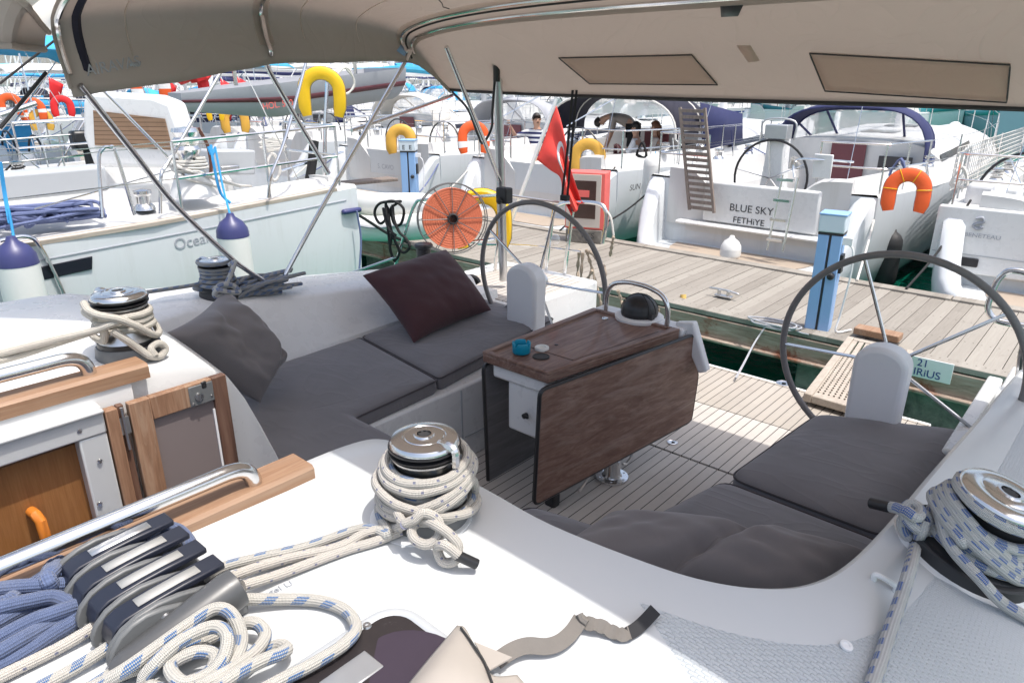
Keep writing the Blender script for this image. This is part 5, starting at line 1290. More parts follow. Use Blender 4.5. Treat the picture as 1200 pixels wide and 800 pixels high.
# fire point cabinet
fb = at(684, 284, z=DZ + .004); fire = thing('fire_cabinet', 'faded red and white fire cabinet on a concrete foot on the pontoon', 'fire cabinet', fb, R(22))
def FL(mb, name, m, **k): return mb.build(name, m, fire, world=False, **k)
mb = MB(); mb.box((0, .14, .09), (.50, .34, .18)); FL(mb, 'foot', M['concrete'], bevel=.01)
mb = MB(); mb.box((0, .14, .56), (.54, .30, .755)); FL(mb, 'cabinet', M['pinkred'], bevel=.012)
mb = MB(); mb.box((-.02, -.016, .56), (.47, .012, .70)); FL(mb, 'door', M['beigecloth'], bevel=.004)
mb = MB(); mb.box((-.02, -.025, .58), (.34, .008, .50)); FL(mb, 'door_glass', M['cabglass'], bevel=.02)
mb = MB(); mb.box((-.04, -.032, .66), (.20, .004, .09)); FL(mb, 'notice', M['pinkred'], bevel=.003)
Mx = XF[fire.name]; text('lettering', 'RCS', .10, Mx @ V((.06, -.034, .10)), Mx.to_3x3() @ V((1, 0, 0)), (0, 0, 1), M['letter'], fire)

# ================================================================= yachts
def lerp_tab(tab, t):
    for (a, u), (b, w) in zip(tab, tab[1:]):
        if a <= t <= b: return u + (w - u) * ((t - a) / (b - a) if b > a else 0)
    return tab[-1][1]
BEAM = [(0, .84), (.15, .95), (.35, 1.0), (.55, .93), (.72, .72), (.86, .42), (.95, .17), (1.0, .012)]
def rp_(b_, s_, L, sg): return V((sg * b_(.05) * .965, .05 * L, s_(.05)))
def make_yacht(label, loc, rotz, L=12.0, B=3.7, zs=1.2, hull='gel2', stripe='letterblue', hood=None, bimini=None, wheels=1, mast=True, boom='pale_canvas', lod=0, group=None, cat='yacht', platform=True, horse=None, coach=1.0, name='moored_yacht', transom_h=1.0, seed=0, open_stern=False, hoodclear=True, boot='antifoul', stays=True, coam=.2, clutter=True):
    rnd = random.Random(seed)
    t = thing(name, label, cat, loc, rotz, group)
    def P(mb, nm, m, **k): return mb.build(nm, M[m] if isinstance(m, str) else m, t, world=False, **k)
    def b_(tt): return B / 2 * lerp_tab(BEAM, tt)
    def s_(tt): return zs * (1.0 - .06 * math.sin(math.pi * min(1, tt * 1.3)) + .17 * tt * tt)
    ts = [0, .05, .12, .2, .3, .42, .55, .66, .76, .86, .93, .975, 1.0]
    mb = MB(); rws = []
    for tt in ts:
        b, s, y = b_(tt), s_(tt), tt * L; fl = 1 - .5 * tt
        prof = [(b, s), (b * 1.005, s * .7), (b * (.985 - .10 * tt), s * .35), (b * (.94 - .25 * tt), .12), (b * (.86 - .3 * tt), -.06), (b * .5, -.35)]
        yy = lambda z: y + (0 if tt > .5 else 0) + (.10 * (1 - z / zs) * (-1 if tt > .9 else 0))
        rws.append([V((x, yy(z), z)) for x, z in prof] + [V((-x, yy(z), z)) for x, z in prof[::-1]])
    mb.loft(rws, closed=False); n = len(rws[0]); mb.add(rws[0], [tuple(range(n))]); hu = P(mb, 'hull', hull)
    for (ra, rb, m, nm) in ((.12, -.08, boot, 'waterline_band'),) + (((s_(.3) * .86, s_(.3) * .80, stripe, 'hull_stripe'),) if stripe else ()):
        mb = MB()
        for sg in (1, -1):
            rr = []
            for tt in [0, .05, .12, .2, .3, .42, .55, .66, .76, .86, .93, .97]:
                b, s = b_(tt), s_(tt)
                def xat(z):
                    pr = [(b, s), (b * 1.005, s * .7), (b * (.985 - .10 * tt), s * .35), (b * (.94 - .25 * tt), .12), (b * (.86 - .3 * tt), -.06)]
                    for (x0, z0), (x1, z1) in zip(pr, pr[1:]):
                        if z1 <= z <= z0: return x0 + (x1 - x0) * (z0 - z) / (z0 - z1)
                    return pr[-1][0]
                za, zb = (ra, rb) if nm == 'waterline_band' else (s * .88, s * .83)
                rr.append([V((sg * (xat(za) + .004), tt * L, za)), V((sg * (xat((za + zb) / 2) + .006), tt * L, (za + zb) / 2)), V((sg * (xat(zb) + .004), tt * L, zb))])
            mb.loft(rr)
        P(mb, nm, m) if lod < 2 or nm == 'hull_stripe' else None
    # deck, cockpit well and coachroof in one moulding
    XS = {'c': [1.0, .985, .80, .765, .68, .655, .38, .36, 0], 'r': [1.0, .985, .74, .68, .60, .5, .35, .2, 0], 'f': [1.0, .985, .74, .66, .58, .5, .35, .2, 0]}
    ZS = {'c': [0, .03, .02, coam, coam, -.10, -.10, -.48, -.48], 'r': [0, .03, .03, .27 * coach, .36 * coach, .40 * coach, .42 * coach, .43 * coach, .435 * coach], 'f': [0, .03, .03, .045, .055, .06, .065, .07, .07]}
    st = [(0.0, 'c'), (.08, 'c'), (.16, 'c'), (.24, 'c'), (.31, 'c'), (.3101, 'r'), (.4, 'r'), (.5, 'r'), (.6, 'r'), (.70, 'f'), (.8, 'f'), (.9, 'f'), (.97, 'f'), (1.0, 'f')]
    mb = MB(); rws = []
    for tt, k in st:
        b, s = b_(tt), s_(tt); pr = [(b * x, s + z) for x, z in zip(XS[k], ZS[k])]
        rws.append([V((x, tt * L, z)) for x, z in pr] + [V((-x, tt * L, z)) for x, z in pr[-2::-1]])
    mb.loft(rws); 
    # transom wall across the cockpit, with its top edge
    b0 = b_(0); s0 = s_(0)
    mb.box((0, .028, s0 - .58), (b0 * 1.2, .07, .24))
    for sg in (1, -1):
        rr_q = []
        for k in range(9):
            f = k / 8; x = sg * b0 * (.34 + .46 * f); top = s0 + .02 + coam * min(1, f * 2.2) - .16 * (1 - f) ** 3; rr_q.append([V((x, -.008 - .03 * math.sin(math.pi * f), s0 - .62)), V((x, -.008 - .03 * math.sin(math.pi * f), top - .03)), V((x, .02, top)), V((x, .07, top)), V((x, .075, s0 - .62))])
        mb.loft(rr_q, cap0=True, cap1=True)
    P(mb, 'deck', 'gelbg')
    if lod < 2:
        for sg in (1, -1):
            mb = MB(); rr = []
            for tt in (.345, .42, .5, .585):
                b, s = b_(tt), s_(tt); x0, z0, x1, z1 = b * .735, s + .05, b * .685, s + .24 * coach
                rr.append([V((sg * (x0 + (x1 - x0) * f + .006), tt * L, z0 + (z1 - z0) * f)) for f in ((.35, .9) if tt not in (.585,) else (.45, .75))])
            mb.loft(rr); P(mb, 'cabin_window', 'winglass')
        mb = MB(); b3, s3 = b_(.31), s_(.31); mb.box((0, .305 * L, s3 + .02), (.55, .03, .72)); P(mb, 'companionway', 'maroon' if lod == 0 else 'letter')
    if platform:
        mb = MB(); rws = []
        for (y, tz, f) in ((.02, s0, 1.0), (-.10, s0 * .97, .99), (-.24, s0 * .84, .97), (-.40, s0 * .66, .945), (-.55, .58, .90), (-.67, .48, .84), (-.75, .43, .76), (-.80, .40, .66)):
            hw = b0 * f; half = [(hw * .80, -.12), (hw * .96, .16), (hw, max(.3, tz * .6)), (hw * .99, tz - .03), (hw * .965, tz), (hw - .19, tz - .005), (hw - .24, max(.40, tz - .06)), (hw - .29, .405), (0, .40)]
            rws.append([V((x, y, min(z, tz) if k < 5 else z)) for k, (x, z) in enumerate(half)] + [V((-x, y, min(z, tz) if k < 5 else z)) for k, (x, z) in list(enumerate(half))[-2::-1]])
        mb.loft(rws); n = len(rws[-1]); mb.add(rws[-1], [tuple(range(n))]); P(mb, 'stern_scoop', hull, smooth=50)
        mb = MB(); q = [V((p.x * .80, p.y, .408)) for p in [rws[1][7] * 1, rws[3][7], rws[5][7], rws[6][7], rws[6][9], rws[5][9], rws[3][9], rws[1][9]]]; mb.prism(q, (0, 0, .006)); P(mb, 'platform_teak', 'toerail')
    if lod < 2:
        # deck gear: winches, hatches, coiled lines, cockpit instruments, dodger lines
        for sg in (1, -1):
            for ty_ in ((.14, .24) if lod < 2 else (.2,)):
                bb = b_(ty_) * .78; c_ = V((sg * bb, ty_ * L, s_(ty_) + coam - .005)); mb = MB(); mb.lathe([(.085, 0), (.075, .03), (.055, .05), (.055, .11), (.072, .13), (.07, .155), (.02, .165), (0, .165)], c_, seg=14); wn_ = P(mb, 'winch', 'steel')
                if rnd.random() < .6: mb = MB(); mb.tube([c_ + V((.066 * math.cos(k * .9), .066 * math.sin(k * .9), .03 + .011 * k / 2)) for k in range(16)] + [c_ + V((sg * -.2, .3, -.02))], .011, 5); mb.build('wound_line', M[rnd.choice(('whiterope_m', 'bluerope', 'blackrope'))], t, world=False).parent = wn_
        for ty_ in (.42, .54, .76):
            mb = MB(); zz = s_(ty_) + (.425 * coach if ty_ < .6 else .07); mb.box((0, ty_ * L + .3, zz + .015), (.56, .50, .04)); P(mb, 'hatch', 'winglass', bevel=.015)
        mb = MB(); mb.box((b_(.31) * .42, .30 * L - .02, s_(.31) + .10), (.5, .02, .20)); P(mb, 'instrument_panel', 'letter', bevel=.01)
        mb = MB(); c_ = V((-b_(.33) * .45, .30 * L - .03, s_(.31) + .1))
        pts = [c_ + V((.09 * math.cos(k * 2.2) + .02 * (k % 3), -.03 - .004 * k, -.12 + .13 * math.sin(k * 2.2))) for k in range(22)]; mb.tube(catmull(pts, 4), .011, 5); P(mb, 'coiled_line', rnd.choice(('bluerope', 'whiterope_m', 'maroon', 'blackrope')))
        mb = MB(); sg = rnd.choice((1, -1)); p = rp_(b_, s_, L, sg); pts = [p + V((.10 * math.sin(k * 2.1), .04 * (k % 2), .42 - .14 * (1 - math.cos(k * 2.1)))) for k in range(18)]; mb.tube(catmull(pts, 4), .012, 5); P(mb, 'rail_coil', rnd.choice(('blackrope', 'bluerope', 'whiterope_m')))
        if clutter and rnd.random() < .55:
            p = rp_(b_, s_, L, -sg); mb = MB(); mb.box(p + V((0, -.05, .52)), (.22, .30, .26)); mb.box(p + V((0, -.08, .12)), (.09, .12, .60)); P(mb, 'outboard_motor', rnd.choice(('black', 'clutchgrey')), bevel=.04)
        if clutter and rnd.random() < .5:
            p = rp_(b_, s_, L, sg); mb = MB(); mb.rod(p + V((0, -.1, .2)), p + V((0, -.55, 1.4)), .015, 6); P(mb, 'flagstaff', 'white')
            mb = MB(); mb.loft([[p + V((.03 * math.sin(3 * v + u * 2), -.54 + .18 * (1 - v * .0) * 0 - .12 * v - .02, 1.36 - .75 * v)) + V((.0, .42 * u * (1 - .4 * v), -.25 * u)) for u in (0, .25, .5, .75, 1)] for v in (0, .2, .4, .6, .8, 1)]); P(mb, 'flag', 'red', solid=.004, recalc=False)
        # stripes of covers on the guard rail
        if clutter and rnd.random() < .6:
            mb = MB(); sgd = rnd.choice((1, -1)); q = [V((sgd * b_(tt) * .968, tt * L, s_(tt) + z)) for tt, z in ((.03, .08), (.12, .08), (.20, .08), (.20, .56), (.12, .57), (.03, .57))]; mb.add(q, [tuple(range(6))]); P(mb, 'rail_cloth', rnd.choice(('navy', 'covergrey', 'sky_canvas', 'pale_canvas')), solid=.006)
    def mk_wheel(x, y):
        z = s0 + .10; r = .44; mb = MB(); N = 28
        mb.tube([V((x + r * math.cos(2 * math.pi * k / N), y, z + r * math.sin(2 * math.pi * k / N))) for k in range(N)], .016, 7, closed=True)
        w = P(mb, 'steering_wheel', 'black')
        mb = MB()
        for k in range(6): a = k * math.pi / 3 + .2; mb.rod(V((x, y, z)), V((x + r * math.cos(a), y, z + r * math.sin(a))), .007, 5)
        mb.build('spokes', M['steel'], w, world=False)
        mb = MB(); mb.prism([V((x - .16, y + .06, s0 - .46)), V((x + .16, y + .06, s0 - .46)), V((x + .12, y + .06, s0 + .24)), V((x + .07, y + .06, s0 + .32)), V((x - .07, y + .06, s0 + .32)), V((x - .12, y + .06, s0 + .24))], (0, .16, 0)); P(mb, 'steering_pedestal', 'gel', bevel=.02)
    if wheels == 1: mk_wheel(0, .09 * L)
    elif wheels == 2: mk_wheel(-b0 * .45, .075 * L); mk_wheel(b0 * .45, .075 * L)
    # rails
    rr_ = .0125
    def rp(tt, z, f=.965): b = b_(max(tt, 0)); return [V((b * f, tt * L, s_(max(tt, 0)) + z)), V((-b * f, tt * L, s_(max(tt, 0)) + z))]
    for sg in (0, 1):
        mb = MB()
        for z in (.60, .32):
            pth = [rp(.012, z)[sg] * 1, rp(.03, z)[sg], rp(.13, z)[sg]]; c0_ = rp(.012, z)[sg]; c1_ = V((c0_.x * .5, c0_.y - .02, c0_.z))
            mb.tube(catmull([c1_, c0_ * .97 + V((0, 0, c0_.z * .03))] + pth[1:], 5), rr_, 6)
        for tt in (.012, .07, .13): p = rp(tt, 0)[sg]; mb.rod(p, p + V((0, 0, .60)), rr_, 6)
        p = rp(.012, 0)[sg]; mb.rod(V((p.x * .5, p.y, p.z)), V((p.x * .5, p.y, p.z + .60)), rr_, 6)
        P(mb, 'pushpit', 'steel')
    if lod < 3:
        for sg in (0, 1):
            mb = MB()
            for tt in (.25, .38, .52, .66, .80, .92): p = rp(tt, 0)[sg]; mb.rod(p, p + V((0, 0, .62)), .011, 5)
            for z in (.60, .32):
                pts = [rp(tt, z)[sg] for tt in (.13, .25, .38, .52, .66, .8, .92, .975)]; mb.tube(pts, .005, 4)
            P(mb, 'lifelines', 'steel')
    # sprayhood
    if hood:
        y0, y1 = .30 * L, .30 * L + 1.25; wd_ = b_(.31) * .66; z0 = s_(.31) + .24; mb = MB(); rws = []; fr_ = []
        for k, (y, h, f) in enumerate(((y0 - .12, .82, 1.0), (y0 + .25, .80, .99), (y0 + .55, .70, .97), (y1, .16, .88))):
            rws.append([V((wd_ * f * math.copysign(abs(math.cos(a)) ** .6, math.cos(a)), y, z0 + h * max(0, math.sin(a)) ** .7 - (.12 if k == 0 else .05))) for a in [math.pi * j / 18 for j in range(19)]])
        mb.loft(rws[:3]); hd = P(mb, 'sprayhood', hood, solid=.006, recalc=False)
        mb = MB(); mb.loft(rws[2:]); mb.build('hood_window', M['clear' if hoodclear else 'clear2'], t, world=False, recalc=False).parent = hd
        mb = MB(); mb.tube(rws[0], .016, 6); mb.tube(rws[2], .02, 6)
        for j in (3, 7, 11, 15): mb.tube([rws[2][j], rws[3][j]], .022, 5)
        q = mb.build('hood_trim', M[hood], t, world=False); q.parent = hd
    if bimini:
        y0, y1 = -.02 * L, .19 * L; wd_ = b_(.1) * .82; zb = s0 + 1.62; mb = MB(); rws = []
        for y, dz_ in ((y0, -.10), (y0 + .2, 0), ((y0 + y1) / 2, .06), (y1 - .2, .02), (y1, -.06)):
            rws.append([V((wd_ * (2 * j / 16 - 1), y, zb + dz_ + .26 * (1 - abs(2 * j / 16 - 1) ** 2.6))) for j in range(17)])
        mb.loft(rws); bm2 = P(mb, 'bimini', bimini, solid=.008, recalc=False)
        mb = MB()
        for y in (y0 + .05, (y0 + y1) / 2, y1 - .05):
            for sg in (1, -1): mb.rod(V((sg * wd_, y, zb - .02)), V((sg * b_(.1) * .94, (y0 + y1) / 2, s0 + .05)), .0125, 6)
        [setattr(q_, 'parent', bm2) for q_ in split_build(mb, 'frame_tube', M['steel'], t, world=False)]
    if mast:
        my = .54 * L; H = 1.3 * L; mz = s_(.54) + .42 * coach
        mb = MB(); mb.tube([V((0, my, mz - .1)), V((0, my, mz + H))], [.085, .07], 10); ms = P(mb, 'mast', 'white' if seed % 3 else 'alu')
        mb = MB(); by = .10 * L; bz = mz + (.95 if not bimini else 1.1); mb.tube([V((0, my - .06, bz)), V((0, my - (.44 * L - .2) , bz + .08))], .065, 8); mb.build('boom', M['white'], t, world=False).parent = ms
        if boom:
            mb = MB(); pts = [V((0, my - .15 - k * .05 * L, bz + .13 + .03 * math.sin(k * 1.7))) for k in range(8)]
            mb.tube(catmull(pts, 3), [.14 - .0035 * k for k in range(22)], 8); mb.build('sail_cover', M[boom], t, world=False).parent = ms
        mb = MB()
        for f in (.38, .68): mb.rod(V((-.9 * (1.15 - f), my, mz + H * f)), V((.9 * (1.15 - f), my, mz + H * f)), .02, 5)
        mb.build('spreaders', M['alu'], t, world=False).parent = ms
        mb = MB()
        for sg in (1, -1):
            for f in (.38, .68, 1.0): mb.tube([V((sg * b_(.54) * .93, my - (.25 if f < .5 else 0), s_(.54))), V((sg * .9 * (1.15 - min(f, .68)), my, mz + H * min(f, .68))), V((0, my, mz + H * min(1, f + .3) * .99))], .0055, 4)
        mb.tube([V((0, .985 * L, s_(.98) + .05)), V((0, my + .1, mz + H * .98))], .006, 4)
        for sg in (1, -1): mb.tube([V((sg * b0 * .7, .02 * L, s0)), V((0, my - .05, mz + H))], .0055, 4)
        P(mb, 'rigging', 'steel')
        mb = MB(); mb.tube([V((0, .975 * L, s_(.98) + .4)), V((0, my + .35, mz + H * .92))], [.05, .03], 7); P(mb, 'furled_sail', 'whitecloth')
    return t
def horseshoe(c, n, up, size, m, label, cat='lifebuoy', group=None, name='horseshoe_buoy', lines=None, thick=.055, w=.085):
    c, n, up = V(c), V(n).normalized(), V(up); up = (up - n * n.dot(up)).normalized(); s = up.cross(n).normalized()
    mb = MB(); path = []; Rr = size * .36
    for k in range(15): a = math.pi * k / 14; path.append((Rr * math.cos(a), Rr * .95 * math.sin(a)))
    path = [(Rr * .90, -size * .52), (Rr * 1.0, -size * .34), (Rr * 1.02, -size * .15)] + path + [(-Rr * 1.02, -size * .15), (-Rr * 1.0, -size * .34), (-Rr * .90, -size * .52)]
    N = len(path); rws = []
    for i, (x, y) in enumerate(path):
        x0, y0 = path[max(0, i - 1)]; x1, y1 = path[min(N - 1, i + 1)]; tx, ty = x1 - x0, y1 - y0; l = math.hypot(tx, ty); tx /= l; ty /= l
        nx, ny = ty, -tx; rr = []; e = .72 if i in (0, N - 1) else 1
        for k in range(12):
            a = 2 * math.pi * k / 12; ca = math.copysign(abs(math.cos(a)) ** .55, math.cos(a)) * w * e * size / .6; sa = math.copysign(abs(math.sin(a)) ** .55, math.sin(a)) * thick * e * size / .6
            rr.append(c + s * (x + nx * ca) + up * (y + ny * ca) + n * sa)
        rws.append(rr)
    mb.loft(rws, closed=True, cap0=True, cap1=True); o = mb.build(name, M[m]); tag(o, label, cat, group); XF[o.name] = Matrix.Identity(4)
    mb = MB(); mb.tube([rw[0] + (rw[0] - c) * .004 for rw in rws], .004 * size / .6, 5); mb.tube([rw[6] + (rw[6] - c) * -.004 for rw in rws], .004 * size / .6, 5); mb.build('seam', M['strap'], o)
    for i in ((2, 18) if (m == 'orange' and not lines) else ()):
        mb = MB(); mb.loft([[p + (p - (c + s * path[q_][0] + up * path[q_][1])) * .012 for p in rws[q_] + rws[q_][:1]] for q_ in (i, i + 1)]); mb.build('reflective_band', M['white'], o, recalc=False)
    if lines:
        mb = MB()
        for i in (3, 8, 12, 17): mb.tube([p + (p - (c + s * path[i][0] + up * path[i][1])) * .03 for p in rws[i]], .006 * size / .6, 5, closed=True)
        mb.build('grab_line', M[lines], o)
    return o
def fender(c, L_, r, label, m='fend', cap='fendblue', line=None, group=None, name='fender'):
    c = V(c); mb = MB(); prof = []
    for k in range(7): a = math.pi / 2 * k / 6; prof.append((r * math.sin(a), -L_ / 2 - r * .4 * math.cos(a) + .0))
    prof += [(r * 1.01, -L_ * .2), (r * 1.01, L_ * .2), (r, L_ / 2 - r * .5)]; mb.lathe(prof, c, seg=20); o = mb.build(name, M[m]); tag(o, label, 'fender', group); XF[o.name] = Matrix.Identity(4)
    mb = MB(); mb.lathe([(r * 1.012, L_ / 2 - r * .5), (r * .96, L_ / 2), (r * .7, L_ / 2 + r * .45), (r * .3, L_ / 2 + r * .75), (r * .2, L_ / 2 + r * 1.0), (0, L_ / 2 + r * 1.0)], c, seg=20); mb.build('end_cap', M[cap or m], o)
    if line: mb = MB(); mb.tube(catmull([c + V((0, 0, L_ / 2 + r * .9)), c + (V(line) - c) * .6 + V((0, 0, L_ * .1)), V(line)], 5), .009, 6); mb.build('lanyard', M['skyrope'], o)
    return o
# ---- the yachts across the pontoon --------------------------------
by = make_yacht('white yacht with two lines of black lettering on its transom and navy trimmed sprayhood', (-3.85, 9.15, 0), 0, L=12.2, B=3.65, zs=1.28, stripe=None, hood='navy', wheels=0, boom=None, seed=1, coam=.16, clutter=False)
def BY(mb, n, m, **k): return mb.build(n, M[m], by, **k)
tf = MB(); tf.box((-3.72, 9.11, 1.03), (1.55, .08, .54)); BY(tf, 'transom_panel', 'gel', bevel=.03)
mb = MB(); mb.box((-3.75, 9.04, .72), (2.2, .16, .05)); BY(mb, 'transom_step', 'gel', bevel=.025)
ty = 9.067; tc1 = at(880, 246, y=ty); tc2 = at(877, 259, y=ty)
text('lettering', 'BLUE SKY', .135, tc1, (1, 0, 0), (0, 0, 1), M['letter'], by, sx=1.05)
text('lettering', 'FETHiYE', .115, tc2 + V((0, 0, -.01)), (1, 0, 0), (0, 0, 1), M['letter'], by, sx=1.05, extrude=.002)
wc = at(902, 209, y=9.62); mb = MB(); N = 36; r_ = .50
mb.tube([wc + V((r_ * math.cos(2 * math.pi * k / N), 0, r_ * math.sin(2 * math.pi * k / N))) for k in range(N)], .017, 8, closed=True); w_ = BY(mb, 'steering_wheel', 'black')
mb = MB()
for k in range(5): a = k * T2 / 5 + .45; mb.rod(wc, wc + V((r_ * math.cos(a), 0, r_ * math.sin(a))), .008, 5)
mb.build('spokes', M['steel'], w_)
mb = MB(); mb.prism([wc + V(p) for p in ((-.20, .05, -.62), (.20, .05, -.62), (.13, .05, .20), (.12, .05, .52), (-.12, .05, .52), (-.13, .05, .20))], (0, .22, 0)); BY(mb, 'steering_pedestal', 'gel', bevel=.02)
mb = MB(); mb.box(wc + V((0, .10, .60)), (.30, .20, .18)); mb.tube(catmull([wc + V((-.22, .1, .50)), wc + V((-.2, .1, .74)), wc + V((.2, .1, .74)), wc + V((.22, .1, .50))], 5), .014, 6); BY(mb, 'instrument_pod', 'alu', bevel=.02)
# boarding ladder, stern rail box
mb = MB(); l0, l1 = at(899, 292, y=8.7), at(914, 293, y=8.7)
for px0, py0, px1, py1 in ((899, 293, 917, 205), (917, 295, 935, 208)): mb.rod(at(px0, py0, y=8.72), at(px1, py1, y=8.85), .016, 6)
for f in (.15, .42, .68, .95): a = at(897, 293, y=8.72).lerp(at(912, 205, y=8.85), f); b = at(915, 295, y=8.72).lerp(at(931, 208, y=8.85), f); mb.box((a + b) / 2, (abs(b.x - a.x), .06, .03))
mb.tube(catmull([at(931, 208, y=8.85), at(930, 195, y=8.9), at(936, 187, y=8.9), at(960, 187, y=8.9), at(1000, 190, y=9.3)], 5), .014, 6)
BY(mb, 'boarding_ladder', 'steel')
mb = MB(); q = at(964, 195, y=8.95); mb.box(q, (.22, .03, .28)); bx = BY(mb, 'rail_board', 'gel', bevel=.01)
mb = MB(); mb.box((-2.75, 9.95, 1.175), (.55, .9, .012)); BY(mb, 'seat_teak', 'seatteak')
mb = MB(); q0 = at(848, 160, y=9.0)
g_ = thing('raised_gangway', 'weathered slatted gangway standing upright beside a black lettered transom', 'gangway', at(818, 246, y=8.85))
ga, gb, gc, gd = at(808, 246, y=8.85), at(830, 248, y=8.85), at(824, 127, y=9.0), at(797, 126, y=9.0)
gb.z = ga.z; gb.x = ga.x + .36; gc = V((gd.x + .36, gd.y, gd.z))
mb = MB(); mb.tube([ga, gd], .024, 4); mb.tube([gb, gc], .024, 4); mb.build('side_rail', M['oldplank'], g_)
mb = MB()
for k in range(17): f = .03 + .94 * k / 16; a = ga.lerp(gd, f); b = gb.lerp(gc, f); mb.box((a + b) / 2, (.33, .03, .042))
mb.build('slat', M['oldplank'], g_)
fender(at(856, 295, y=8.55) + V((0, 0, .02)), .12, .13, 'round white fender low on the stern platform below the upright gangway', m='fend', cap='fend')
bn_ = make_yacht('white yacht with a seahorse emblem on its transom, behind the near wheel', (.0, 9.25, 0), 0, L=12, B=3.9, zs=1.22, stripe=None, hood=None, wheels=0, boom='pale_canvas', seed=2, platform=True, clutter=False)
def BN(mb, n, m, **k): return mb.build(n, M[m], bn_, **k)
ty = 9.10; qa = [at(px, py, y=ty) for px, py in ((1078, 243), (1160, 262), (1155, 315), (1085, 290))]
mb = MB(); mb.box((-.95, 9.17, .92), (1.45, .10, .72)); BN(mb, 'transom_panel', 'gel', bevel=.02)
mb = MB(); mb.box((-.95, 9.115, .77), (1.40, .004, .008)); BN(mb, 'panel_joint', 'greygel')
mb = MB(); q = at(1131, 307, y=9.09); mb.box(q + V((0, .02, 0)), (.24, .03, .10)); BN(mb, 'vent', 'black', bevel=.02)
q = at(1151, 277, y=9.105); text('lettering', 'BENETEAU', .060, q, (1, 0, 0), (0, 0, 1), M['lettergrey'], bn_, sx=1.2)
q = at(1146, 263, y=9.108); mb = MB(); mb.tube(catmull([q + V(p) for p in ((-.03, 0, .06), (.03, 0, .075), (.045, 0, .03), (-.01, 0, .01), (-.04, 0, -.02), (.0, 0, -.05), (.045, 0, -.03), (.02, 0, -.015))], 6), .016, 6); BN(mb, 'emblem', 'lettergrey')
mb = MB(); mb.box((-1.28, 10.0, 1.26), (.55, .5, .42)); BN(mb, 'winch_pod', 'gel', bevel=.06)
mb = MB(); mb.box((-.75, 10.05, 1.08), (.55, .9, .01)); BN(mb, 'seat_teak', 'sole')
wc = at(1203, 232, y=9.9); mb = MB(); mb.tube([wc + V((r_ * math.cos(2 * math.pi * k / N), 0, r_ * math.sin(2 * math.pi * k / N))) for k in range(N)], .017, 8, closed=True); w_ = BN(mb, 'steering_wheel', 'black')
mb = MB()
for k in range(6): a = k * T2 / 6; mb.rod(wc, wc + V((r_ * math.cos(a), 0, r_ * math.sin(a))), .008, 5)
mb.build('spokes', M['steel'], w_)
mb = MB(); a = at(1188, 222, y=9.88); mb.box(a, (.2, .05, .06)); mb.build('wheel_grip', M['maroon'], w_, bevel=.02)
# milky sprayhood with taupe hoop, and netting on the rail
mb = MB(); rws = []
for y, f in ((12.2, 1.0), (12.7, .98), (13.6, .75)):
    rws.append([V((1.25 * f * math.cos(math.pi * j / 16) + .1, y, 1.45 + .95 * f * math.sin(math.pi * j / 16) ** .8 - (.0 if y < 13 else .15))) for j in range(17)])
mb.loft(rws); hd = BN(mb, 'sprayhood', 'clear2', solid=.006, recalc=False); mb = MB(); mb.tube(rws[0], .05, 8); mb.build('hood_trim', M['pale_canvas'], hd)
mb = MB(); 
for i in range(36):
    y = 10.6 + i * .16; x = -1.86 - .0
    for a, b in ((0, .16), (.16, 0)):
        pass
for i in range(40):
    y = 10.4 + i * .14; mb.rod((-1.83, y, 1.28), (-1.83, y, 1.80), .006, 4)
for z in [1.28 + .065 * k for k in range(9)]: mb.tube([(-1.83, 10.4, z), (-1.83, 13.2, z - .01), (-1.80, 16, z)], .006, 4)
BN(mb, 'rail_netting', 'whiterope_m')
fender(at(1041, 305, y=9.9), .55, .13, 'dark grey fender squeezed between the black lettered yacht and the emblem yacht', m='rubber', cap='rubber')
horseshoe(at(1063, 222, y=8.98), (.25, -1, .12), (0, 0, 1), .47, 'orange', 'bright orange horseshoe buoy with yellow cord on the rail near the upper right', lines='yellow', w=.095)
so_ = make_yacht('white yacht with three people under its navy bimini', (-7.72, 9.45, 0), 0, L=12.4, B=3.75, zs=1.25, hull='paleblue' if False else 'gel2', stripe=None, hood=None, bimini=None, wheels=1, boom=None, seed=4, boot='antigreen', clutter=False)
def SO(mb, n, m, **k): return mb.build(n, M[m], so_, **k)
p = at(738, 219, x=-5.95); text('lettering', 'SUN ODYSSEY', .125, V((-7.72 + 3.75 / 2 * .985 + .014, p.y + .35, p.z)), (0, 1, 0), (0, 0, 1), M['letter'], so_, sx=1.25, shear=.2)
mb = MB(); rws = []
for y, ze, cr in ((11.5, 1.95, .62), (11.9, 2.0, .66), (12.4, 1.98, .66), (12.7, 1.95, .64)):
    rws.append([V((-7.75 + 1.42 * math.copysign(abs(math.cos(a)) ** .7, math.cos(a)), y, ze - .35 + (cr + .1) * max(0, math.sin(a)) ** .8)) for a in [math.pi * j / 20 for j in range(21)]])
mb.loft(rws); bmn = SO(mb, 'bimini', 'navydark', solid=.01, recalc=False)
mb = MB(); mb.tube(rws[0], .02, 6); mb.tube(rws[2], .02, 6); mb.build('hem_piping', M['pale_canvas'], bmn)
mb = MB(); rws2 = [[p for p in rws[3]], [V((p.x * .98 - .15, 14.2, 1.50 + (p.z - 1.4) * .4)) for p in rws[3]]]; mb.loft(rws2); mb.build('hood_window', M['clear'], bmn, recalc=False)
mb = MB()
for j in (0, 20):
    for rw in (rws[0], rws[2]): mb.rod(rw[j], V((rw[j].x, 12.2, 1.3)), .014, 6)
for x in (-8.6, -6.9): mb.rod((x, 11.3, 2.55), (x - .6, 9.9, 1.85), .012, 6)
split_build(mb, 'frame_tube', M['steel'], bmn)
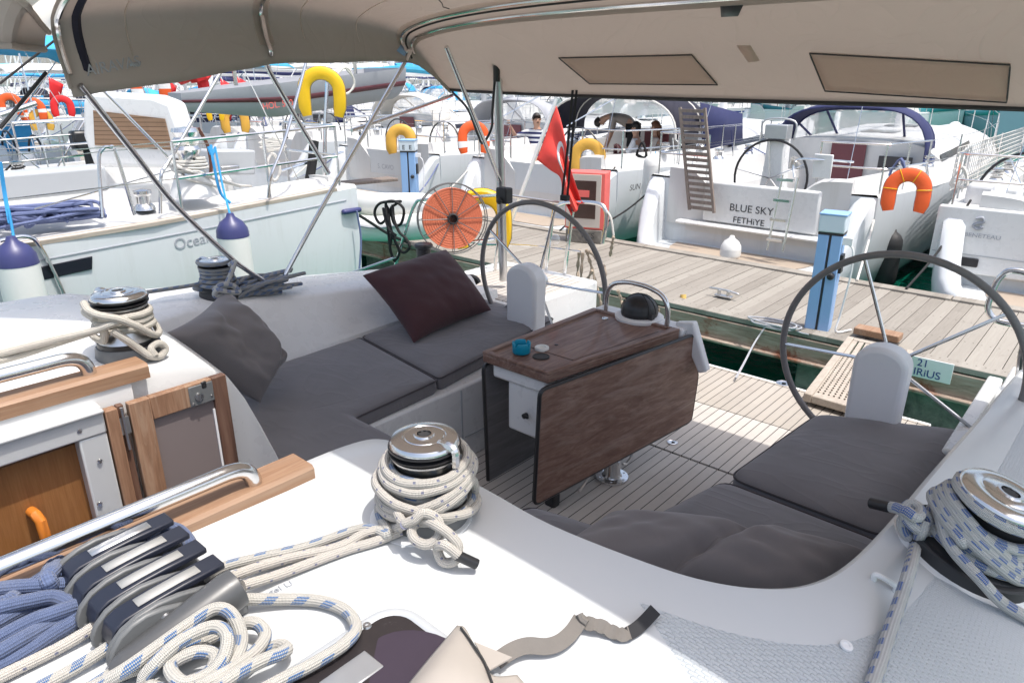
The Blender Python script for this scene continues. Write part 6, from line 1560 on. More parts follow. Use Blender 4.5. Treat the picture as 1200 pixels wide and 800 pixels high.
mb = MB(); mb.loft([[V((-6.28, 12.2, 2.2)), V((-6.28, 14.0, 1.95))], [V((-6.3, 12.5, 1.35)), V((-6.3, 14.2, 1.4))]]); mb.build('bimini_curtain', M['navy'], bmn, solid=.01, recalc=False)
fender(at(763, 210, x=-5.72), .55, .13, 'white fender hanging on the side of the yacht with three people', m='fend', cap='fend', line=at(768, 178, x=-5.9))
horseshoe(at(689, 183, y=9.5), (.45, -1, .1), (0, 0, 1), .55, 'ochre', 'faded orange yellow horseshoe buoy on a stern rail above the fire cabinet', w=.095)
# ---- more yachts to the left along the far side --------------------
mbt = make_yacht('white yacht whose crewman in a striped shirt sits by its wheel', (-11.55, 9.3, 0), 0, L=12.5, B=3.75, zs=1.25, stripe=None, hood='covergrey', wheels=2, boom='whitecloth', seed=5, clutter=False)
text('lettering', 'S. CAVO', .13, V((-11.2, 8.98, .98)), (1, 0, 0), (0, 0, 1), M['lettergrey'], mbt)
mb = MB(); mb.prism([at(596, 100, y=14.2), at(600, 108, y=14.2), at(640, 196, y=14.2), at(590, 196, y=14.2)], (0, .03, 0)); mbt_c = mb.build('windscreen_sheet', M['whitecloth'], mbt)
gy = make_yacht('white yacht with long dark side lettering and a rope coil on its quarter', (-15.4, 9.2, 0), 0, L=13, B=3.85, zs=1.30, hull='gel2', stripe=None, hood='pale_canvas', wheels=2, boom='teal_canvas', seed=6)
p = V((-15.4 + 3.85 / 2 * .99 + .02, 10.1, .98)); mb = MB(); mb.box(p, (.004, .75, .03)); mb.box(p + V((0, .9, 0)), (.004, .5, .05)); mb.build('lettering', M['letter'], gy)
horseshoe(at(555, 160, y=9.3), (.8, -.6, .1), (0, 0, 1), .55, 'orange', 'orange horseshoe buoy seen edge on beside a slanting bimini tube', w=.09)
horseshoe(at(470, 163, y=9.2), (.7, -.8, .1), (0, 0, 1), .52, 'ochre', 'covered ochre horseshoe buoy just behind the pedestal lettered E', w=.12, thick=.10)
spec = [(-19.2, 'teal_canvas', 'navy', 'white yacht under a teal and navy bimini behind the yellow horseshoe'), (-23.2, None, 'pale_canvas', 'white yacht with cream sprayhood fourth beyond the striped shirt crewman'), (-27.3, 'navy', 'covergrey', 'white yacht with a full navy bimini among the left hand sterns'),
        (-31.5, None, 'sky_canvas', 'white yacht with pale blue sprayhood far along the pontoon'), (-35.8, 'whitecloth', None, 'white yacht with white bimini far along the pontoon'), (-40.2, 'sky_canvas', 'navy', 'white yacht with blue bimini near the pontoon end'), (-45, None, 'navydark', 'white yacht with black sprayhood near the pontoon end'), (-50, 'navy', None, 'last white yacht with navy bimini at the pontoon end')]
for i, (x, bi, ho, lb) in enumerate(spec):
    make_yacht(lb, (x, 9.2 + .2 * (i % 3), 0), R((i * 37 % 5) - 2), L=12 + (i % 3), B=3.7, zs=1.25 + .05 * (i % 2), stripe=(None, 'letterblue', 'maroon')[i % 3], hood=ho, bimini=bi, wheels=1 + i % 2, boom=('pale_canvas', 'navy', 'sky_canvas', 'whitecloth')[i % 4], lod=1, seed=10 + i)
rnd = random.Random(44)
allx = [-3.85, 0.0, -7.72, -11.55, -15.4] + [q_[0] for q_ in spec]
for x in allx:
    for sg in (1, -1):
        a = V((x + sg * 1.45, 9.55, 1.30)); b = V((x + sg * (1.9 + rnd.uniform(-.5, .3)), 8.12, .53)); m_ = a.lerp(b, .5) - V((0, 0, .10)); mb = MB(); mb.tube(catmull([a, m_, b], 6), .013, 6)
        o = mb.build('mooring_line', M[rnd.choice(('blackrope', 'bluerope', 'whiterope_m'))]); tag(o, 'stern mooring line from the far side yachts to the pontoon', 'mooring line', 'stern mooring lines across the pontoon')
for i_, x in enumerate(allx[2:]):
    for k_, (yy, zz) in enumerate(((10.6, .75), (12.6, .78), (14.8, .82))):
        xx = x + 3.72 / 2 * (.97 if k_ == 0 else 1.0) + .13; c_ = V((xx, yy, zz)); mb = MB(); r_ = .115
        mb.lathe([(.02, -.36), (r_ * .7, -.34), (r_, -.26), (r_, .24), (r_ * .75, .33), (.03, .38), (.025, .44), (0, .44)], c_, seg=12); mb.tube([c_ + V((0, 0, .42)), c_ + V((-.10, 0, .95))], .008, 4)
        tag(mb.build('fender', M[('fend', 'navy', 'fend', 'covergrey')[(i_ + k_) % 4]]), 'fender hanging between two of the far side yachts', 'fender', 'fenders between the far side yachts')
# to the right, out of the main view
make_yacht('white yacht with grey sprayhood beyond the emblem yacht', (4.3, 9.2, 0), 0, L=12, B=3.7, zs=1.25, stripe=None, hood='covergrey', wheels=1, lod=1, seed=31)

# ---- our side: neighbours to starboard -----------------------------
n1 = make_yacht('white neighbouring yacht with thin lettering and grey lines along its side', (-7.75, 4.35, 0), math.pi, L=14.0, B=4.4, zs=1.58, stripe=None, hood=None, wheels=0, mast=True, boom=None, seed=40, platform=False, coam=.06, clutter=False)
def N1(mb, n, m, **k): return mb.build(n, M[m], n1, **k)
hull_ob = [o for o in n1.children if o.name.startswith('hull') and 'stripe' not in o.name][0]
_Mn = XF[n1.name]; hbv = BVHTree.FromPolygons([tuple(_Mn @ v.co) for v in hull_ob.data.vertices], [tuple(p.vertices) for p in hull_ob.data.polygons])
def n1x(y, z):  # side of the hull facing us
    h = hbv.ray_cast(V((0, y, z)), V((-1, 0, 0))); return h[0].x if h[0] else -5.6
# grey lines, long window, letters on the side
for z, y0_, y1_, r in ((1.43, -1, 4.2, .006), (.98, 1.2, 3.2, .006), (.80, 1.3, 4.2, .005)):
    mb = MB(); mb.tube([V((n1x(y, z) + .001, y, z + (.02 if z > 1.2 else .04) * (y - 2))) for y in [y0_ + (y1_ - y0_) * k / 14 for k in range(15)]], r, 5); N1(mb, 'side_line', 'lettergrey')
a, b = at(48, 322, x=-5.63), at(110, 308, x=-5.63); mb = MB()
mb.prism([V((n1x(a.y, 1.1), a.y - .5, a.z - .06)), V((n1x(b.y, 1.1), b.y - .02, b.z - .045)), V((n1x(b.y, 1.1), b.y, b.z + .05)), V((n1x(a.y, 1.1), a.y - .5, a.z + .035))], (.012, 0, 0)); N1(mb, 'hull_window', 'winglass', bevel=.005)
q = at(232, 284, x=-5.62); text('lettering', 'Ocean', .125, V((n1x(q.y, q.z) + .0035, q.y, q.z)), (n1x(q.y + .25, q.z) - n1x(q.y - .25, q.z), .5, .02), (n1x(q.y, q.z + .05) - n1x(q.y, q.z - .05), 0, .1), M['lettergrey'], n1, extrude=.001)
# teak toe rail
mb = MB(); rws = []
for k in range(26):
    y = -2.5 + 6.6 * k / 25; tt = (4.35 - y) / 14; x = -7.75 + 2.2 * lerp_tab(BEAM, tt); z = 1.58 * (1.0 - .06 * math.sin(math.pi * min(1, tt * 1.3)) + .17 * tt * tt)
    rws.append([V((x + .002, y, z + .0)), V((x + .002, y, z + .028)), V((x - .09, y, z + .032)), V((x - .09, y, z))])
mb.loft(rws, closed=True, cap0=True, cap1=True); N1(mb, 'toe_rail', 'paleplank')
# helm seat block with teak back
pc_ = at(160, 196, z=1.72); ctr = V((pc_.x - .25, pc_.y + .1, 1.68)); nb = V((.55, -.83, 0)).normalized(); sb_ = V((.83, .55, 0)); 
mb = MB(); pr = [ctr + sb_ * x + V((0, 0, z)) for x, z in ((-.52, 0), (.52, 0), (.58, .38), (.52, .68), (.32, .75), (-.40, .79), (-.50, .70), (-.58, .34))]; mb.prism(pr, -nb * .30 + V((0, 0, .0))); blk = N1(mb, 'helm_seat_back', 'gel', bevel=.05, bseg=3)
mb = MB(); pr = [ctr + nb * .004 + sb_ * x + V((0, 0, z)) for x, z in ((-.44, .24), (.46, .20), (.43, .52), (-.38, .60))]; mb.prism(pr, nb * .012); mb.build('teak_back', M['slats'], blk)
mb = MB(); mb.box((-6.95, 1.2, 1.78), (.25, 2.4, .22)); mb.box((-7.9, .3, 1.85), (1.8, 1.4, .30)); N1(mb, 'cockpit_coaming', 'greygel', bevel=.03)
mb = MB(); mb.prism([at(245, 206, x=-6.5), at(300, 205, x=-6.5), at(300, 176, x=-6.5), at(245, 176, x=-6.5)], (-.25, 0, 0)); N1(mb, 'locker_box', 'greygel', bevel=.02)
mb = MB(); q = at(270, 198, x=-6.48); mb.box(q, (.02, .18, .06)); N1(mb, 'locker_handle', 'steel', bevel=.01)
mb = MB(); mb.tube(catmull([at(120, 255, x=-5.75), at(116, 190, x=-5.8), at(120, 175, x=-5.8), at(128, 173, x=-5.8), at(136, 180, x=-5.8), at(158, 252, x=-5.75)], 6), .014, 8)
mb.tube(catmull([at(188, 250, x=-5.75), at(189, 205, x=-5.75), at(200, 186, x=-5.8), at(266, 72, x=-5.9)], 6), .014, 8); mb.tube(catmull([at(314, 232, x=-5.75), at(318, 205, x=-5.75), at(335, 160, x=-5.8), at(360, 68, x=-5.9)], 6), .014, 8)
mb.tube([at(106, 92, x=-6.0), at(197, 184, x=-5.85)], .013, 8); mb.tube([at(0, 152, x=-6.1), at(55, 85, x=-6.2)], .012, 8); mb.tube([at(0, 135, x=-6.1), at(42, 121, x=-6.1)], .02, 8)
mb.tube(catmull([at(0, 282, x=-5.6), at(30, 277, x=-5.6), at(48, 290, x=-5.6), at(75, 345, x=-5.6), at(84, 380, x=-5.6)], 5), .014, 8)
split_build(mb, 'rail_hoop', M['steel'], n1)
mb = MB(); mb.tube([at(0, 193, x=-5.8), at(116, 178, x=-5.8), at(320, 162, x=-5.8)], .004, 4); mb.tube([at(40, 245, x=-5.7), at(200, 200, x=-6.0)], .006, 4); N1(mb, 'lifelines', 'steel')
wq = at(227, 222, x=-6.05); wz = wq.copy()
mb = MB(); mb.lathe([(.15, 0), (.15, .03), (.10, .20), (.085, .28), (.105, .33), (.085, .36), (.11, .40), (.09, .43), (.11, .47), (.10, .50), (0, .51)], wz, seg=24); nw = N1(mb, 'winch', 'steel')
mb = MB(); mb.lathe([(.20, -.05), (.16, .05), (.13, .13), (.10, .14)], wz, seg=24); mb.build('winch_base', M['gel'], nw)
ropemesh([wrap(wz, (0, 0, 1), [(0, .12, .26), (T2 * 4, .14, .16)], seed=3) + [wz + V((.12, .1, .10)), wz + V((.1, .3, .02)), wz + V((.05, .5, -.02))], [wz + V((-.1, -.14, .28)), wz + V((.10, -.13, .2)), wz + V((.2, .1, .1)), wz + V((.15, .35, .0))], [wz + V((-.1, -.14, .22)), wz + V((.12, -.12, .12)), wz + V((.16, .15, .02))]], .012, M['whiterope_m'], 'sheet_rope', 'white rope wound round the large chrome winch on the neighbouring yacht', step=.03, seg=6, n=6)
pp_ = []; rnd = random.Random(77); pc_ = at(50, 258, z=1.60)
for k in range(60): pp_.append(V((-5.75 - rnd.uniform(0, .35), pc_.y + rnd.uniform(-.65, .35), 1.62 + rnd.uniform(0, .13))))
ropemesh([pp_], .014, M['bluerope'], 'rope_coil', 'heap of slate blue line on the neighbouring yacht side deck', step=.03, seg=6, n=5)
fender(at(31, 352, x=-5.45), .62, .125, 'white fender with violet blue top beside the dark hull window', line=at(10, 245, x=-5.6))
fender(at(278, 312, x=-5.42), .62, .125, 'white fender with violet blue top behind the far coaming winch', line=at(252, 172, x=-5.75))
mb = MB(); mb.lathe([(.03, 0), (.03, .02), (.02, .03), (0, .03)], at(287, 272, x=-5.5), (1, 0, 0), 12); N1(mb, 'hull_fitting', 'steel')
# yellow horseshoe in its holder on the neighbouring yacht pushpit
horseshoe(at(377, 106, x=-6.7), (.72, -.68, .0), (.05, 0, 1), .50, 'yellow', 'large bright yellow horseshoe buoy near the bimini middle tube', w=.078)
mb = MB(); mb.tube([at(380, 230, x=-6.72), at(381, 140, x=-6.72), at(384, 90, x=-6.72)], .02, 6); mb.tube([at(330, 200, x=-6.7), at(402, 178, x=-6.7)], .014, 6); N1(mb, 'buoy_post', 'steel')
mb = MB(); mb.tube(catmull([at(368, 165, x=-6.65), at(366, 190, x=-6.65), at(362, 215, x=-6.65), at(360, 232, x=-6.65)], 4), .05, 8); tag(mb.build('rolled_cover', M['blackcloth']), 'black rolled cover tied upright below the large yellow horseshoe', 'cover')
ropemesh([[at(405, 95, x=-6.75) + V((0, .12 * math.sin(k * 1.6), .14 * math.cos(k * 1.6))) for k in range(16)]], .010, M['whiterope_m'], 'rope_coil', 'white coil hung next to the large yellow horseshoe', step=.03, seg=6, n=5)
ropemesh([[at(320, 172, x=-6.6) + V((.0, .15 * math.sin(k * 2.0), .05 - .012 * (k % 7) + .04 * math.cos(k * 2.0))) for k in range(24)], [at(320, 190, x=-6.58) + V((.0, .07 * math.sin(k * 1.6), -.05 + .14 * math.cos(k * 1.6))) for k in range(16)]], .012, M['whiterope_m'], 'rope_coil', 'white rope hank hung over the neighbouring yacht locker', step=.03, seg=6, n=5)
mb = MB(); mb.tube(catmull([at(232, 150, x=-6.4), at(243, 170, x=-6.4), at(247, 190, x=-6.4), at(247, 206, x=-6.4)], 5), .016, 7); tag(mb.build('hose', M['brownhose']), 'brown hose standing beside the neighbouring yacht winch', 'hose')
ropemesh([[at(247, 170, x=-5.8), at(250, 190, x=-5.75), at(258, 225, x=-5.7), at(270, 238, x=-5.65)], [at(244, 172, x=-5.8), at(248, 182, x=-5.78), at(252, 174, x=-5.8)]], .012, M['skyrope'], 'fender_lanyard', 'sky blue lanyard knotted to the neighbouring yacht lifeline', 'cord', step=.03, seg=6, n=5)
ropemesh([[at(0, 190, x=-5.7), at(6, 230, x=-5.7), at(12, 262, x=-5.6)]], .014, M['skyrope'], 'fender_lanyard', 'sky blue lanyard at the left picture edge', 'cord', step=.04, seg=6, n=4)
# stern lines in black
ropemesh([[at(358, 222, x=-6.2), at(385, 236, x=-6.0), at(420, 252, x=-6.4), at(455, 274, x=-6.6), at(480, 285, x=-6.9)], [at(352, 228, x=-6.2), at(372, 228, x=-6.1), at(380, 240, x=-6.0), at(366, 236, x=-6.1), at(390, 245, x=-6.05)]], .018, M['blackrope'], 'mooring_line', 'black mooring line from the neighbouring yacht quarter to the pontoon', step=.04, seg=6, n=5)
ropemesh([[at(408, 248, x=-5.9), at(406, 290, x=-5.9), at(402, 325, x=-5.9)], [at(418, 247, x=-5.8), at(423, 280, x=-5.8), at(421, 318, x=-5.8)]], .010, M['bluerope'], 'mooring_line', 'pair of thin dark blue lines hanging at the neighbouring yacht stern', step=.04, seg=6, n=4)
mb = MB(); q = at(412, 247, x=-5.85); mb.box(q, (.06, .22, .05)); tag(mb.build('line_holder', M['fendblue'], bevel=.02), 'blue line holder at the top of the thin hanging lines', 'holder')
# inflatable lying on the water side of the pontoon
mb = MB(); mb.tube(catmull([at(395, 232, y=6.3), at(440, 240, y=6.2), at(500, 243, y=6.1), at(510, 262, y=5.9), at(440, 268, y=5.8), at(400, 262, y=5.8)], 6), .17, 12); dg = mb.build('inflatable_dinghy', M['fend']); tag(dg, 'pale grey inflatable dinghy tubes resting against the pontoon', 'dinghy'); XF[dg.name] = Matrix.Identity(4)
mb = MB(); mb.tube(catmull([at(410, 262, y=5.62), at(440, 267, y=5.62), at(480, 262, y=5.7)], 6), .02, 6); mb.build('rubbing_strake', M['covergrey'], dg)
mb = MB(); a, b = at(400, 222, y=7.3), at(460, 203, y=8.3); mb.box((a + b) / 2, ((b - a).length, .35, .05), Matrix.Rotation(math.atan2(b.y - a.y, b.x - a.x), 4, 'Z')); tag(mb.build('gangway_board', M['oldplank'], bevel=.008), 'grey gangway board beside the pedestal lettered E', 'gangway')

ocs = [(-12.7, 'sky_canvas', None, 'white yacht under a bright sky blue bimini beyond the neighbouring yacht'), (-17.4, None, 'navy', 'white yacht with navy sprayhood second beyond the neighbouring yacht'), (-22.0, None, 'covergrey', 'white yacht with grey sprayhood third beyond the neighbouring yacht'), (-26.6, 'navy', None, 'white yacht with navy bimini fourth beyond the neighbouring yacht'), (-31.2, None, 'navydark', 'white yacht with black sprayhood fifth beyond the neighbouring yacht'), (-36, 'sky_canvas', 'navy', 'white yacht with sky blue bimini far beyond the neighbouring yacht')]
for i, (x, bi, ho, lb) in enumerate(ocs):
    make_yacht(lb, (x, 4.3 - .15 * (i % 3), 0), math.pi + R((i * 31 % 5) - 2), L=12.5 + (i % 3) * .6, B=3.9, zs=1.3, stripe=(None, 'letterblue', 'maroon')[i % 3], hood=ho, bimini=bi, wheels=2 - i % 2, boom=('whitecloth', 'navy', 'red', 'pale_canvas')[i % 4], lod=1, seed=50 + i)
for (px, py, y, sz, m, lb) in ((38, 128, 3.3, .55, 'orange', 'orange horseshoe buoy left of the teak slatted seat back'), (12, 122, 3.4, .5, 'orange', 'orange horseshoe buoy nearest the left picture edge'), (73, 124, 3.2, .5, 'red', 'small red horseshoe buoy beside the bimini corner tube'), (48, 140, 3.0, .5, 'ochre', 'ochre cover of a horseshoe buoy above a black engine'),
                               (275, 139, 4.4, .5, 'ochre', 'ochre horseshoe buoy under the grey hanging tender'), (176, 98, 3.4, .6, 'orange', 'orange horseshoe buoy framed in steel behind the slatted seat back'), (252, 131, 5.0, .3, 'yellow', 'little yellow float under the grey hanging tender')):
    horseshoe(at(px, py, x=-21.0 if px < 150 else -13.5), (.9, -.4, .05), (0, 0, 1), sz, m, lb, w=.1)
# grey tender hanging in davits
tk = thing('hanging_tender', 'grey hulled tender with a maroon stripe hanging above the yachts', 'tender', at(340, 105, x=-9.6))
mb = MB(); rws = []; A_ = at(238, 108, x=-9.3); B_ = at(450, 88, x=-9.3); 
for k in range(13):
    f = k / 12; yy = A_.y - .1 + (B_.y - A_.y + .6) * f; top = 2.42 + .34 * f; w_ = .55 * min(1, .35 + f * 2.2) ; dp = .50 * min(1, .45 + 1.4 * f)
    rws.append([V((-9.9 + w_ * math.sin(a), yy, top - dp * max(0, math.cos(a)) ** .8)) for a in [math.pi * (j / 10 - .5) for j in range(11)]])
mb.loft(rws, cap0=True, cap1=True); mb.build('tender_hull', M['covergrey'], tk)
mb = MB(); rr = [[r[9] + V((.012, 0, .0)), r[8].lerp(r[9], .45) + V((.014, 0, .0))] for r in rws]; mb.loft(rr); mb.build('tender_stripe', M['maroon'], tk, solid=.004, recalc=False)
mb = MB(); 
for k in (3, 10): mb.tube([rws[k][5] + V((0, 0, .4)), rws[k][5] + V((0, 0, 1.2)), V((-8.6, rws[k][5].y, 2.9))], .03, 6)
mb.build('davit', M['steel'], tk)
q = rws[4][9]; text('lettering', 'HOL. 500', .12, q + V((.02, .0, -.10)), (0, 1, .1), (0, 0, 1), M['pinkred'], tk)
mb = MB(); mb.tube(catmull([at(205, 82, x=-12.6), at(222, 78, x=-12.6), at(236, 92, x=-12.6), at(240, 110, x=-12.6)], 5), [.25] * 6 + [.2] * 5 + [.1] * 5, 8); tag(mb.build('sail_bag', M['red']), 'bright red rolled sail bag beside the hanging tender', 'sail bag')
# ---- far rows beyond the fairway ----------------------------------
protos = []
for i, (st_, ho, bm_c, bo, hu) in enumerate(((None, 'navy', None, 'navy', 'gel2'), ('letterblue', 'sky_canvas', 'sky_canvas', 'sky_canvas', 'gel2'), ('maroon', None, 'navy', 'whitecloth', 'gel2'), (None, 'covergrey', None, 'pale_canvas', 'gel2'))):
    lb = ('navy sprayhooded white yacht in the distant rows across the fairway', 'sky blue covered white yacht in the distant rows across the fairway', 'maroon striped white yacht in the distant rows across the fairway', 'grey sprayhooded white yacht in the distant rows across the fairway')[i]
    gp__ = ('distant yachts with navy sprayhoods', 'distant yachts with sky blue covers', 'distant yachts with maroon stripes', 'distant yachts with grey sprayhoods')[i]
    protos.append((lb, gp__, make_yacht(lb, (-22 + i * 4.2, 34, 0), 0, L=12, B=3.7, zs=1.25, stripe=st_, hood=ho, bimini=bm_c, wheels=1, boom=bo, lod=2, seed=60 + i, group=gp__, name='distant_yacht')))
rnd = random.Random(11); cnt = 0
def far(x, y, rot):
    global cnt
    pt_ = protos[rnd.randrange(4)][2]; c = copy_tree(pt_); c.location = (x, y, 0); c.rotation_euler = (0, 0, rot); s = rnd.uniform(.9, 1.15); c.scale = (s, s, s); cnt += 1
for k in range(30):
    x = -62 + k * 4.3
    if -18 < x < -1 or x > 10: continue
    far(x + rnd.uniform(-.3, .3), 34 + rnd.uniform(-.5, .5), rnd.choice((0, math.pi)) if False else 0)
for k in range(12): far(-30 + k * 4.1 + rnd.uniform(-.3, .3), 43 + rnd.uniform(-.6, .6), 0)
for k in range(16): far(-82 + k * 4.1 + rnd.uniform(-.3, .3), 27 + rnd.uniform(-.6, .6), math.pi)
for k in range(26): far(-95 + k * 4.6 + rnd.uniform(-.4, .4), 52 + rnd.uniform(-1, 1), math.pi)
for k in range(24): far(-120 + k * 6.0 + rnd.uniform(-.6, .6), 72 + rnd.uniform(-1, 1), 0)
for k in range(16): far(-60 - k * 5 + rnd.uniform(-.4, .4), 20 + rnd.uniform(-1, 1) + (k % 2) * 14, 0)
# hulls of the wooden boats seen beyond the netting
def wooden(label, loc, rot, hull, L, band):
    t = thing('wooden_boat', label, 'boat', loc, rot); mb = MB(); rws = []
    for k in range(11):
        f = k / 10; b = 1.7 * math.sin(math.pi * (.12 + .76 * f)) ** .7; s = 1.2 + .5 * (f - .45) ** 2 * 3
        rws.append([V((b, f * L, s)), V((b * .96, f * L, .8)), V((b * .7, f * L, .0)), V((0, f * L, -.3)), V((-b * .7, f * L, 0)), V((-b * .96, f * L, .8)), V((-b, f * L, s))])
    mb.loft(rws, cap0=True, cap1=True); mb.build('hull', M[hull], t, world=False)
    mb = MB()
    for sg in (0, 6): mb.loft([[r[sg] + V((.02 if sg == 0 else -.02, 0, .02)), r[sg].lerp(r[1 if sg == 0 else 5], .35) + V((.02 if sg == 0 else -.02, 0, 0))] for r in rws])
    mb.build('sheer_band', M[band], t, world=False, solid=.02)
    mb = MB(); mb.box((0, L * .35, 1.9), (2.0, L * .35, .9)); mb.build('deckhouse', M['white'], t, world=False, bevel=.1)
    mb = MB(); mb.tube([(0, L * .6, 1.6), (0, L * .6, 10)], .09, 8); mb.build('mast', M['trimteak'], t, world=False)
    mb = MB(); mb.box((0, L * .35, 2.52), (2.2, L * .4, .08)); mb.build('awning', M['sky_canvas'], t, world=False, bevel=.03)
    return t
wooden('pale green wooden boat with a teal sheer band beyond the white netting', (-15.5, 36, 0), R(-82), 'paleteal', 9, 'greencan')
wb = wooden('blue grey wooden boat with a white round fender at its bow', (-4.2, 35.0, 0), R(25), 'bluehull', 11, 'greencan')
mb = MB(); mb.lathe([(.3 * math.sin(a), -.35 * math.cos(a)) for a in [math.pi * k / 10 for k in range(11)]], at(1118, 153, y=34.4), seg=16); tag(mb.build('round_fender', M['fend']), 'white ball fender hanging on the blue grey wooden boat', 'fender')
# hills on the horizon
mb = MB(); rows_ = []
for j in range(5):
    rr = []
    for i in range(61):
        a = R(-20 + i * 160 / 60); d = 420 + j * 70; hz = (0, 16, 30, 40, 46)[j] * (1 + .5 * mnoise.noise(V((i * .22, j * .5, 4)))) 
        rr.append(V((-d * math.sin(a), d * math.cos(a), hz - (1 if j == 0 else 0))))
    rows_.append(rr)
mb.loft(rows_); hm_ = basic('hill_scrub', (.16, .16, .14), .95, var=.4, vs=.05); o = mb.build('hills', hm_); o['kind'] = 'structure'
# ================================================================= own stern: rails, reel, flag, buoy
xs_, ysn = -3.75, 4.1
mb = MB(); r = .0125
mb.tube(catmull([at(463, 312, y=3.7), at(474, 275, y=3.72), at(486, 240, y=3.75), at(498, 234, y=3.78), at(540, 232, y=3.85), at(588, 228, y=3.95)], 6), r, 8)
mb.tube([at(545, 284, y=3.85), at(580, 280, y=3.95)], r, 8); mb.tube([at(405, 322, y=3.4), at(468, 300, y=3.7)], .010, 6)
mb.tube([at(588, 228, y=3.95), at(620, 233, y=4.1), at(655, 238, y=4.2)], r, 8)
Y(mb, 'pushpit', M['steel'])
mb = MB()
mb.tube(catmull([at(655, 240, y=4.2), at(668, 237, y=4.2), at(698, 238, y=4.2), at(709, 245, y=4.2), at(710, 262, y=4.2), at(706, 285, y=4.2)], 6), .0145, 8); mb.tube([at(672, 240, y=4.2), at(660, 334, y=4.2)], .0145, 8); mb.tube([at(650, 238, y=4.2), at(640, 316, y=4.2)], .0125, 8)
mb.tube(catmull([at(560, 286, y=4.1), at(620, 288, y=4.2), at(680, 295, y=4.2)], 5), .009, 6); mb.tube([at(578, 330, y=3.9), at(584, 285, y=3.9), at(591, 240, y=3.9)], .014, 8)
Y(mb, 'pushpit', M['steel'])
mb = MB(); mb.tube(catmull([at(1240, 330, y=3.9), at(1190, 317, y=3.9), at(1172, 325, y=3.9), at(1162, 345, y=3.9), at(1158, 362, y=3.9), at(1168, 375, y=3.9), at(1200, 382, y=3.9), at(1250, 392, y=3.9)], 6), .0145, 10); mb.tube([at(1190, 470, y=3.9), at(1196, 420, y=3.9), at(1215, 330, y=3.9)], .0145, 8); Y(mb, 'pushpit', M['steel'])
mb = MB(); q = at(652, 289, y=4.18); mb.lathe([(.035, 0), (.035, .03), (.015, .04), (0, .04)], at(651, 280, y=4.18), (.6, -.8, 0), 14); Y(mb, 'rail_lamp', M['brushed'])
# black bollard
q = at(497, 306, z=1.40); mb = MB(); mb.lathe([(.052, -.02), (.050, .09), (.064, .10), (.066, .115), (.058, .125), (0, .125)], q, seg=24); Y(mb, 'bollard', M['black'])
mb = MB(); q = at(548, 330, z=1.25); mb.tube(catmull([q + V((-.03, 0, 0)), q + V((0, .02, .03)), q + V((.04, .04, .02)), q + V((.06, .05, -.01))], 5), .022, 8); Y(mb, 'fairlead', M['black'])
# webbing reel
rc = at(530, 256, y=3.72); rn = V((.80, -.58, .10)).normalized(); u = V((0, 0, 1)); u = (u - rn * rn.dot(u)).normalized(); w = rn.cross(u)
reel = thing('webbing_reel', 'orange webbing reel with wire spokes hanging on the stern rail', 'reel', rc)
mb = MB(); prof = [(.035, .03)]
for k in range(10): rr = .04 + .0155 * k; prof += [(rr, .032), (rr + .0125, .034), (rr + .0145, .030)]
prof += [(.195, -.03), (.035, -.032)]
prof = [(a * 1.17, b) for a, b in prof]
mb.lathe(prof, rc, rn, 56); mb.build('webbing', M['coral'], reel)
mb = MB()
for off in (.045, -.045):
    c_ = rc + rn * off
    mb.tube([c_ + (u * math.cos(T2 * k / 48) + w * math.sin(T2 * k / 48)) * .262 for k in range(48)], .0045, 6, closed=True)
    for k in range(12): a = T2 * k / 12; mb.rod(c_ + (u * math.cos(a) + w * math.sin(a)) * .03, c_ + (u * math.cos(a) + w * math.sin(a)) * .262, .0032, 5)
mb.build('wire_flange', M['clutchgrey'], reel)
mb = MB(); mb.lathe([(.042, -.05), (.042, .05), (.036, .058), (.030, .058), (.030, .03), (0, .03)], rc, rn, 24); mb.build('reel_hub', M['rubber'], reel)
horseshoe(at(565, 254, y=4.05), (.62, -.78, .0), (.0, .0, 1), .48, 'yellow', 'yellow horseshoe buoy half hidden behind the orange reel', w=.075, thick=.075)
# black rope bundle on the rail
bp = []; q = at(457, 244, y=3.72); rnd = random.Random(6)
def Q(px, py, d=0): return at(px, py, y=3.72 - d)
loops = [[Q(470, 236), Q(446, 238, .03), Q(439, 250, .04), Q(446, 262, .03), Q(456, 250, .02), Q(452, 238, .03), Q(462, 236, .04), Q(473, 245, .03), Q(470, 262, .02), Q(462, 262), Q(458, 245), Q(466, 238)],
  [Q(452, 240, .02), Q(454, 262, .05), Q(456, 280, .05), Q(458, 295, .05), Q(462, 305, .04), Q(468, 296, .03), Q(462, 280, .04), Q(456, 262, .06), Q(452, 244, .05)],
  [Q(460, 240, .03), Q(462, 258, .06), Q(468, 272, .05), Q(476, 280, .03), Q(480, 290, .02), Q(472, 296, .03), Q(464, 285, .05), Q(458, 268, .06), Q(455, 250, .05)],
  [Q(456, 258, .06), Q(459, 275, .06), Q(457, 292, .06), Q(463, 307, .03)], [Q(449, 244, .02), Q(452, 258, .06), Q(457, 270, .07), Q(464, 276, .06)]]
ropemesh(loops, .0115, M['blackrope'], 'rope_bundle', 'black rope bundle knotted over the stern rail, ends hanging', step=.015, seg=8, n=8)
